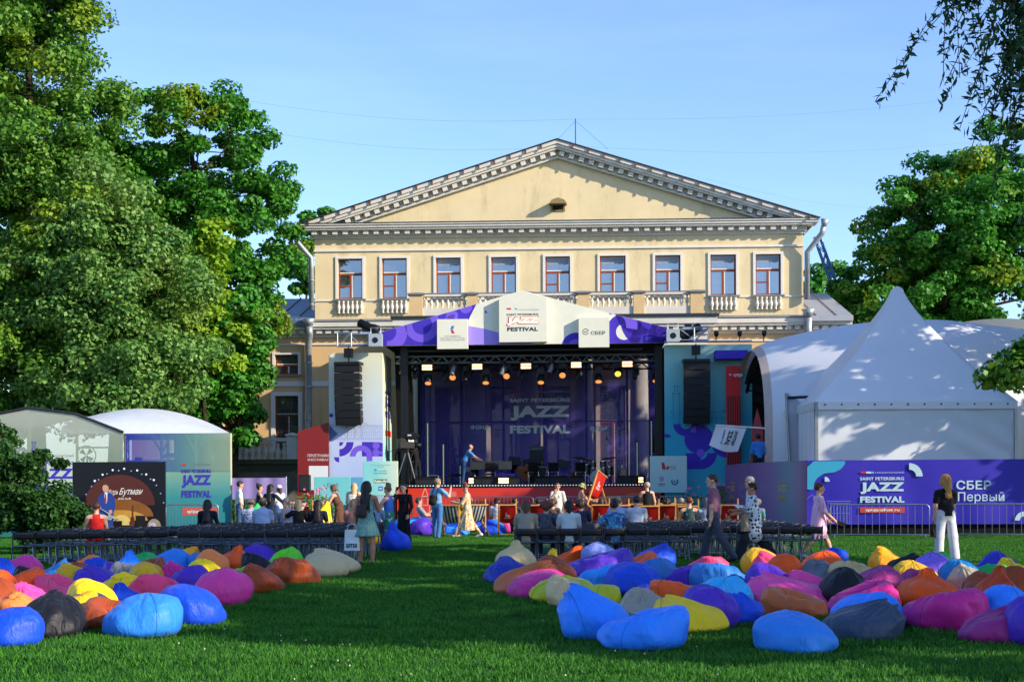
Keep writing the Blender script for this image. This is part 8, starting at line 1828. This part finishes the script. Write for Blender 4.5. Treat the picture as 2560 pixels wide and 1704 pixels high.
def tree(name, label, loc, trunk_h, crowns, nclump, nleaf, size, mat, seed, tr=.28, group=None, clump_r=(.6, 1.15), shell=.45, cat='tree'):
    rg = np.random.default_rng(seed); t = thing(name, label, cat, loc, 0, group)
    C = []; wts = np.array([c[3]*c[4]*c[5] for c in crowns])**.7; wts /= wts.sum()
    for i in range(nclump):
        c = crowns[rg.choice(len(crowns), p=wts)]; d = rg.normal(size=3); d /= np.linalg.norm(d); r = (shell+(1-shell)*rg.random())**.6 if rg.random() < .8 else rg.random()**.5
        p = np.array(c[:3])+d*r*np.array(c[3:6])*min(1.04, 1+.12*rg.normal()); 
        C.append(p)
    C = np.array(C); rc = rg.uniform(*clump_r, size=nclump)
    k = rg.integers(0, nclump, nleaf); d = rg.normal(size=(nleaf, 3)); d /= np.linalg.norm(d, axis=1)[:, None]; rad = rc[k]*(.25+.75*rg.random(nleaf)**.55)
    off = d*rad[:, None]*np.array((1, 1, .62)); off[:, 2] -= .10*rad; P = C[k]+off
    N = d*.7+rg.normal(size=(nleaf, 3))*.55+np.array((0, 0, .55)); N /= np.linalg.norm(N, axis=1)[:, None]
    obj('crown', leaves_mesh('crown', P, N, size, rg, mat), t)['kind'] = 'stuff'
    mb = MB(); top = np.array((0.0, 0.0, trunk_h)); nseg = 10
    axis = [Vector((.25*math.sin(i*.9+seed)*i/nseg, .25*math.cos(i*.7+seed)*i/nseg, trunk_h*i/nseg)) for i in range(nseg+1)]
    mb.tube(axis, [tr*(1.35 if i == 0 else 1)*(1-.78*i/nseg) for i in range(nseg+1)], 10)
    nodes = [(Vector(a), tr*(1-.78*i/nseg)) for i, a in enumerate(axis) if i >= 3]
    ends = rg.choice(nclump, size=min(nclump, 26), replace=False); br = []
    for e in ends:
        q = Vector(C[e]); best = min(nodes, key=lambda nd: (nd[0]-q).length + max(0, nd[0].z-q.z+.8)*3); a = best[0]; mid = a.lerp(q, .5)+Vector((0, 0, -.25+.4*rg.random())); r0 = min(best[1]*.6, .13)
        pts = [a, a.lerp(mid, .6), mid, mid.lerp(q, .6), q]; mb.tube(pts, [r0, r0*.8, r0*.6, r0*.4, r0*.15], 6); br += [(p, r0*.5) for p in pts[1:4]]
    for i in range(nclump):
        if i in ends or i % 2: continue
        q = Vector(C[i]); a = min(br, key=lambda nd: (nd[0]-q).length)[0]; mb.tube([a, a.lerp(q, .5)+Vector((0, 0, .12)), q], [.03, .022, .008], 4, caps=False)
    mb.build('trunk', BARK, t, True); return t
LIND = leaf_mat('linden_leaf', '#2f6a1c', '#74a038', '#86a024', yel=.0); LIND2 = leaf_mat('linden_leaf_pale', '#356c26', '#82a850', '#86a03a', yel=.02); MAPL = leaf_mat('maple_leaf', '#2b6618', '#549a2c', '#9aa61a', yel=-.02); MAPR = leaf_mat('maple_leaf_dark', '#2a6a1c', '#58a232', '#8aa024', yel=.0); WILL = leaf_mat('willow_leaf', '#254a28', '#4a6e3c'); BUSHM = leaf_mat('bush_leaf', '#1d4018', '#3c6a22')
YEL = leaf_mat('yellow_maple_leaf', '#6f9a1c', '#93b52c')
tree('linden_tree', 'huge dense linden tree with yellowish flanks standing behind the mesh marquee', gx(95, 58), 20.5, [(0, 0, 17.5, 3.8, 4.0, 5.0), (.8, -.8, 12, 4.6, 4.4, 4.6), (-1.5, -1.2, 7.5, 5.4, 4.4, 3.6), (.2, -1, 22.0, 2.2, 2.2, 3.0), (-3.0, 0, 21, 3.5, 3.5, 5)], 520, 150000, .135, LIND, 3, .42, 'trees by the mesh marquee')
tree('linden_tree', 'rounded pale-leaved linden tree between the huge linden and the tall maple', gx(285, 56), 12, [(-.4, 0, 11.6, 2.1, 2.6, 3.2), (.6, -.4, 9.3, 3.2, 3.2, 3.0), (.6, -.6, 6.4, 3.8, 3.2, 2.6), (-1.6, 0, 8, 3.2, 3, 4)], 300, 105000, .125, LIND2, 5, .34, 'trees by the mesh marquee')
tree('maple_tree', 'tall open-crowned maple with visible limbs beside the palace wing', gx(495, 63), 17, [(-.4, 0, 16.6, 3.9, 3.2, 3.0), (-2.4, 0, 13.6, 2.8, 2.6, 3.4), (2.3, 0, 13.2, 2.3, 2.5, 3.2), (1.6, -.4, 9.6, 2.5, 2.6, 2.2), (.8, -.5, 6.3, 2.5, 2.4, 2.0), (-1, 0, 8.5, 3, 3, 3), (0, 0, 12, 3, 2.5, 3)], 440, 92000, .155, MAPL, 8, .36, 'trees by the mesh marquee', clump_r=(.42, .85), shell=.5)
tree('linden_tree', 'linden filling the gap beyond the huge linden', gx(-70, 63), 16, [(0, 0, 14, 4, 3, 6), (0, 0, 7, 4, 3, 5)], 160, 36000, .18, LIND, 10, .35, 'trees by the mesh marquee')
tree('yellow_maple_branch_tree', 'small maple with bright yellow-green leaves in front of the tall maple', gx(520, 59.5), 9, [(0, 0, 9.0, 1.5, 1.2, 1.6), (.7, -.2, 7.6, 1.5, 1.2, 1.2), (-1.2, 0, 10.6, .9, .9, 1.4), (.3, 0, 11.5, .8, .8, .9)], 50, 9000, .17, YEL, 12, .16, 'trees by the mesh marquee', clump_r=(.4, .75))
tree('maple_tree', 'lower dark green maple hanging over the terrace balustrade', gx(590, 60.5), 8, [(.2, 0, 7.8, 1.6, 1.8, 2.2), (-.4, 0, 5.0, 1.7, 1.8, 1.7), (-1.4, 0, 6.5, 1.8, 1.8, 2)], 80, 22000, .17, MAPR, 15, .2, 'trees by the mesh marquee', clump_r=(.45, .8))
tree('leafy_bush', 'dark leafy bush with bare twigs in front of the mesh marquee', gx(62, 34.5), 2.4, [(0, 0, 1.6, 1.25, 1.1, 1.25), (-.8, 0, 2.1, 1.0, 1.0, 1.0), (.7, -.2, .9, .8, .8, .8)], 90, 26000, .075, BUSHM, 21, .07, clump_r=(.22, .42), cat='bush')
tree('leafy_bush', 'low round bush between the dark twiggy bush and the photo wall', gx(140, 37), 1.0, [(0, 0, .7, .8, .7, .6)], 34, 8000, .07, BUSHM, 22, .05, clump_r=(.2, .35), cat='bush')
tree('maple_tree', 'broad maple towering behind the white tents', gx(2370, 74), 17, [(0, 0, 14.8, 4.6, 4.0, 4.0), (-1.8, 0, 11, 4.2, 4.0, 3.6), (2.8, 0, 15.5, 4.2, 4.0, 4.6), (-2.6, -.5, 7.5, 3.2, 3.0, 2.6), (3, 0, 9, 5, 4, 4)], 430, 115000, .18, MAPR, 31, .4, 'trees behind the tents', clump_r=(.6, 1.1))
tree('maple_tree', 'second maple crown behind the pagoda tent tip', gx(2190, 80), 11, [(0, 0, 11.2, 3.0, 3.0, 2.6), (-1.8, 0, 8.6, 2.6, 2.6, 2.4), (1.6, 0, 9, 3.4, 3, 3)], 90, 26000, .23, MAPL, 33, .3, 'trees behind the tents')
tree('far_tree', 'small far tree rising behind the pale wing roof', gx(2058, 96), 14, [(0, 0, 14.2, 2.4, 2.4, 2.2), (1.8, 0, 13, 2.2, 2.2, 2), (4, 0, 12, 3, 3, 3)], 60, 14000, .25, MAPR, 35, .25, 'trees behind the palace')
tree('far_tree', 'small far tree peeking out behind the blue-grey wing roof', gx(762, 92), 16, [(0, 0, 15.6, 1.5, 2, 1.4), (.8, 0, 18, 1.0, 1.2, 1.8)], 26, 5000, .25, MAPR, 37, .22, 'trees behind the palace', clump_r=(.5, .8))
# trees beside the lawn whose shade falls across it
sh = 'trees shading the lawn'
tree('linden_tree', 'linden beside the lawn with a leafy bough reaching in front of the pagoda tent', (14.6, 26.0, 0), 11, [(0, 0, 9.5, 4.4, 4.6, 4.2), (-5.2, -.6, 3.9, 1.0, .9, .5), (-5.6, -.9, 3.2, .9, .7, .5), (-6.0, -1.0, 2.8, .5, .5, .35), (-5.4, -.8, 2.4, .55, .5, .3)], 190, 40000, .10, MAPR, 41, .32, sh, clump_r=(.3, .7))
tree('linden_tree', 'tall linden standing beside the lawn nearest the bean bags', (17.5, 12.0, 0), 13, [(0, 0, 9.5, 5.0, 5.0, 5.0)], 120, 8000, .26, MAPR, 43, .36, sh, clump_r=(.35, .75))
tree('linden_tree', 'linden standing between the willow and the tall lawn-side linden', (20.5, 18.5, 0), 13, [(0, 0, 10, 4.4, 4.6, 5.0)], 105, 7500, .26, MAPR, 45, .36, sh, clump_r=(.35, .75))
tree('linden_tree', 'tall linden beyond the white tents shading the stage opening', (24.2, 52.0, 0), 15, [(0, 0, 12.2, 4.6, 4.6, 5.4)], 130, 17000, .26, MAPR, 53, .36, sh)
tree('linden_tree', 'linden beside the white tents shading the cyan tower', (22.5, 44.5, 0), 11, [(0, 0, 8.8, 4.4, 4.8, 4.6), (0, 0, 4.5, 3.5, 3.5, 2.5)], 120, 17000, .26, MAPR, 47, .32, sh)
tree('linden_tree', 'young linden beside the lawn nearest the open grass', (17.0, 7.4, 0), 11, [(0, 0, 8.2, 3.2, 3.0, 4.4)], 70, 7500, .30, MAPR, 49, .3, sh)
# willow with drooping twigs
rg = np.random.default_rng(5); t = thing('willow_tree', 'willow with thin drooping twigs against the sky', 'tree', (10.15, 19.5, 0), 0, sh)
mb = MB(); mb.tube([(0, 0, 0), (.2, 0, 3), (0, .2, 6), (-.3, .1, 9), (-.4, 0, 11)], [.38, .3, .24, .16, .06], 10); tw = []; P = []; N = []; T = []
for i in range(44):
    a = rg.uniform(0, 6.28) if i % 2 else rg.normal(math.pi, .7); z = rg.uniform(5, 10.5); e = np.array((math.cos(a)*rg.uniform(1.2, 4.3), math.sin(a)*rg.uniform(1.2, 4.0), z+rg.uniform(.5, 2.5))); b0_ = np.array((-.1, .1, z-1)); mb.tube([b0_, (b0_+e)/2+np.array((0, 0, .6)), e], [.09, .05, .02], 5)
    for j in range(24):
        f = rg.uniform(.35, 1); s0_ = b0_+(e-b0_)*f+np.array((0, 0, .4*math.sin(f*3))); L = rg.uniform(.8, 2.4); dr = rg.normal(size=3)*.35; dr[2] = -1; pts = [s0_+np.array((dr[0]*L*q, dr[1]*L*q, .25*q*L-L*q*q)) for q in np.linspace(0, 1, 6)]
        mb.tube(pts, .006, 3, caps=False)
        n_ = int(L*38)
        for q in range(n_):
            u = rg.random()*5; k = int(min(u, 4.99)); p = pts[k]+(pts[k+1]-pts[k])*(u-k); P.append(p+rg.normal(size=3)*.05); N.append(rg.normal(size=3))
P = np.array(P); N = np.array(N); N /= np.linalg.norm(N, axis=1)[:, None]
obj('crown', leaves_mesh('crown', P, N, .048, rg, WILL, long=3.2), t)['kind'] = 'stuff'; mb.build('trunk', BARK, t, True)
# hedge behind the left barrier
rg = np.random.default_rng(9); a, b = gx(578, 56.6), gx(716, 56.6); t = thing('clipped_hedge', 'low clipped green hedge before the lilac banner', 'hedge', a); n = 9000; L = b.x-a.x
P = np.stack([rg.random(n)*L, rg.normal(size=n)*.25, rg.random(n)**.6*1.15], 1); N = rg.normal(size=(n, 3))+np.array((0, -.5, .6)); N /= np.linalg.norm(N, axis=1)[:, None]; obj('foliage', leaves_mesh('foliage', P, N, .10, rg, MAPL), t)['kind'] = 'stuff'
for k in range(6): MB().tube([(L*(k+.5)/6, 0, 0), (L*(k+.5)/6, 0, .9)], .03, 5).build('stem', BARK, t)

# ------------------------------------------------------------------ grass blades over the near lawn
def grass():
    rg = np.random.default_rng(2); n = 3600; S0 = 1.25
    x = (rg.random(n)-.5)*S0; y = (rg.random(n)-.5)*S0; a = rg.random(n)*6.283; hgt = .022+.036*rg.random(n)**1.5; wd = .0035+.003*rg.random(n); ln = (rg.random((n, 2))-.5)*.05
    dx, dy = np.cos(a)*wd, np.sin(a)*wd
    V = np.stack([np.stack([x-dx, y-dy, np.zeros(n)], 1), np.stack([x+dx, y+dy, np.zeros(n)], 1), np.stack([x+ln[:, 0]*.4+dx*.6, y+ln[:, 1]*.4+dy*.6, hgt*.6], 1), np.stack([x+ln[:, 0], y+ln[:, 1], hgt], 1)], 1).reshape(-1, 3)
    Fq = [(4*i, 4*i+1, 4*i+2, 4*i+3) for i in range(n)]
    me = bpy.data.meshes.new('grass'); me.from_pydata(V.tolist(), [], Fq); me.materials.append(leaf_mat('grass_blade', '#185012', '#4d9024', rough=.65)); me.update()
    o = obj('grass', me); o['kind'] = 'stuff'
    ng = bpy.data.node_groups.new('grass_field', 'GeometryNodeTree'); ng.interface.new_socket('Geometry', in_out='INPUT', socket_type='NodeSocketGeometry'); ng.interface.new_socket('Geometry', in_out='OUTPUT', socket_type='NodeSocketGeometry')
    N_ = ng.nodes; l = ng.links; gi = N_.new('NodeGroupInput'); go = N_.new('NodeGroupOutput')
    gr = N_.new('GeometryNodeMeshGrid'); gr.inputs['Size X'].default_value = 34; gr.inputs['Size Y'].default_value = 44; gr.inputs['Vertices X'].default_value = 32; gr.inputs['Vertices Y'].default_value = 41
    tf = N_.new('GeometryNodeTransform'); tf.inputs['Translation'].default_value = (0, 31.0, 0); l.new(gr.outputs[0], tf.inputs[0])
    ip = N_.new('GeometryNodeInstanceOnPoints'); l.new(tf.outputs[0], ip.inputs['Points']); l.new(gi.outputs[0], ip.inputs['Instance'])
    rv = N_.new('FunctionNodeRandomValue'); rv.data_type = 'FLOAT_VECTOR'; rv.inputs[0].default_value = (-.05, -.05, 0); rv.inputs[1].default_value = (.05, .05, 6.283); l.new(rv.outputs[0], ip.inputs['Rotation'])
    r2 = N_.new('FunctionNodeRandomValue'); r2.data_type = 'FLOAT'; r2.inputs[2].default_value = .95; r2.inputs[3].default_value = 1.35; l.new(r2.outputs[1], ip.inputs['Scale']); l.new(ip.outputs[0], go.inputs[0])
    md = o.modifiers.new('field', 'NODES'); md.node_group = ng
grass()
cl = MB(); rg = random.Random(4)
for k in range(45):
    y = rg.uniform(11.4, 17); x = rg.uniform(-.36*y, .36*y)*(1 if k % 3 else .4); cl.lathe([(.002, .03), (.007, .033), (.008, .040), (.004, .046)], 6, c=(x, y, 0))
o = cl.build('clover_blossoms', M('clover_white', '#c8c4bc', .8, var=.1)); o['kind'] = 'stuff'
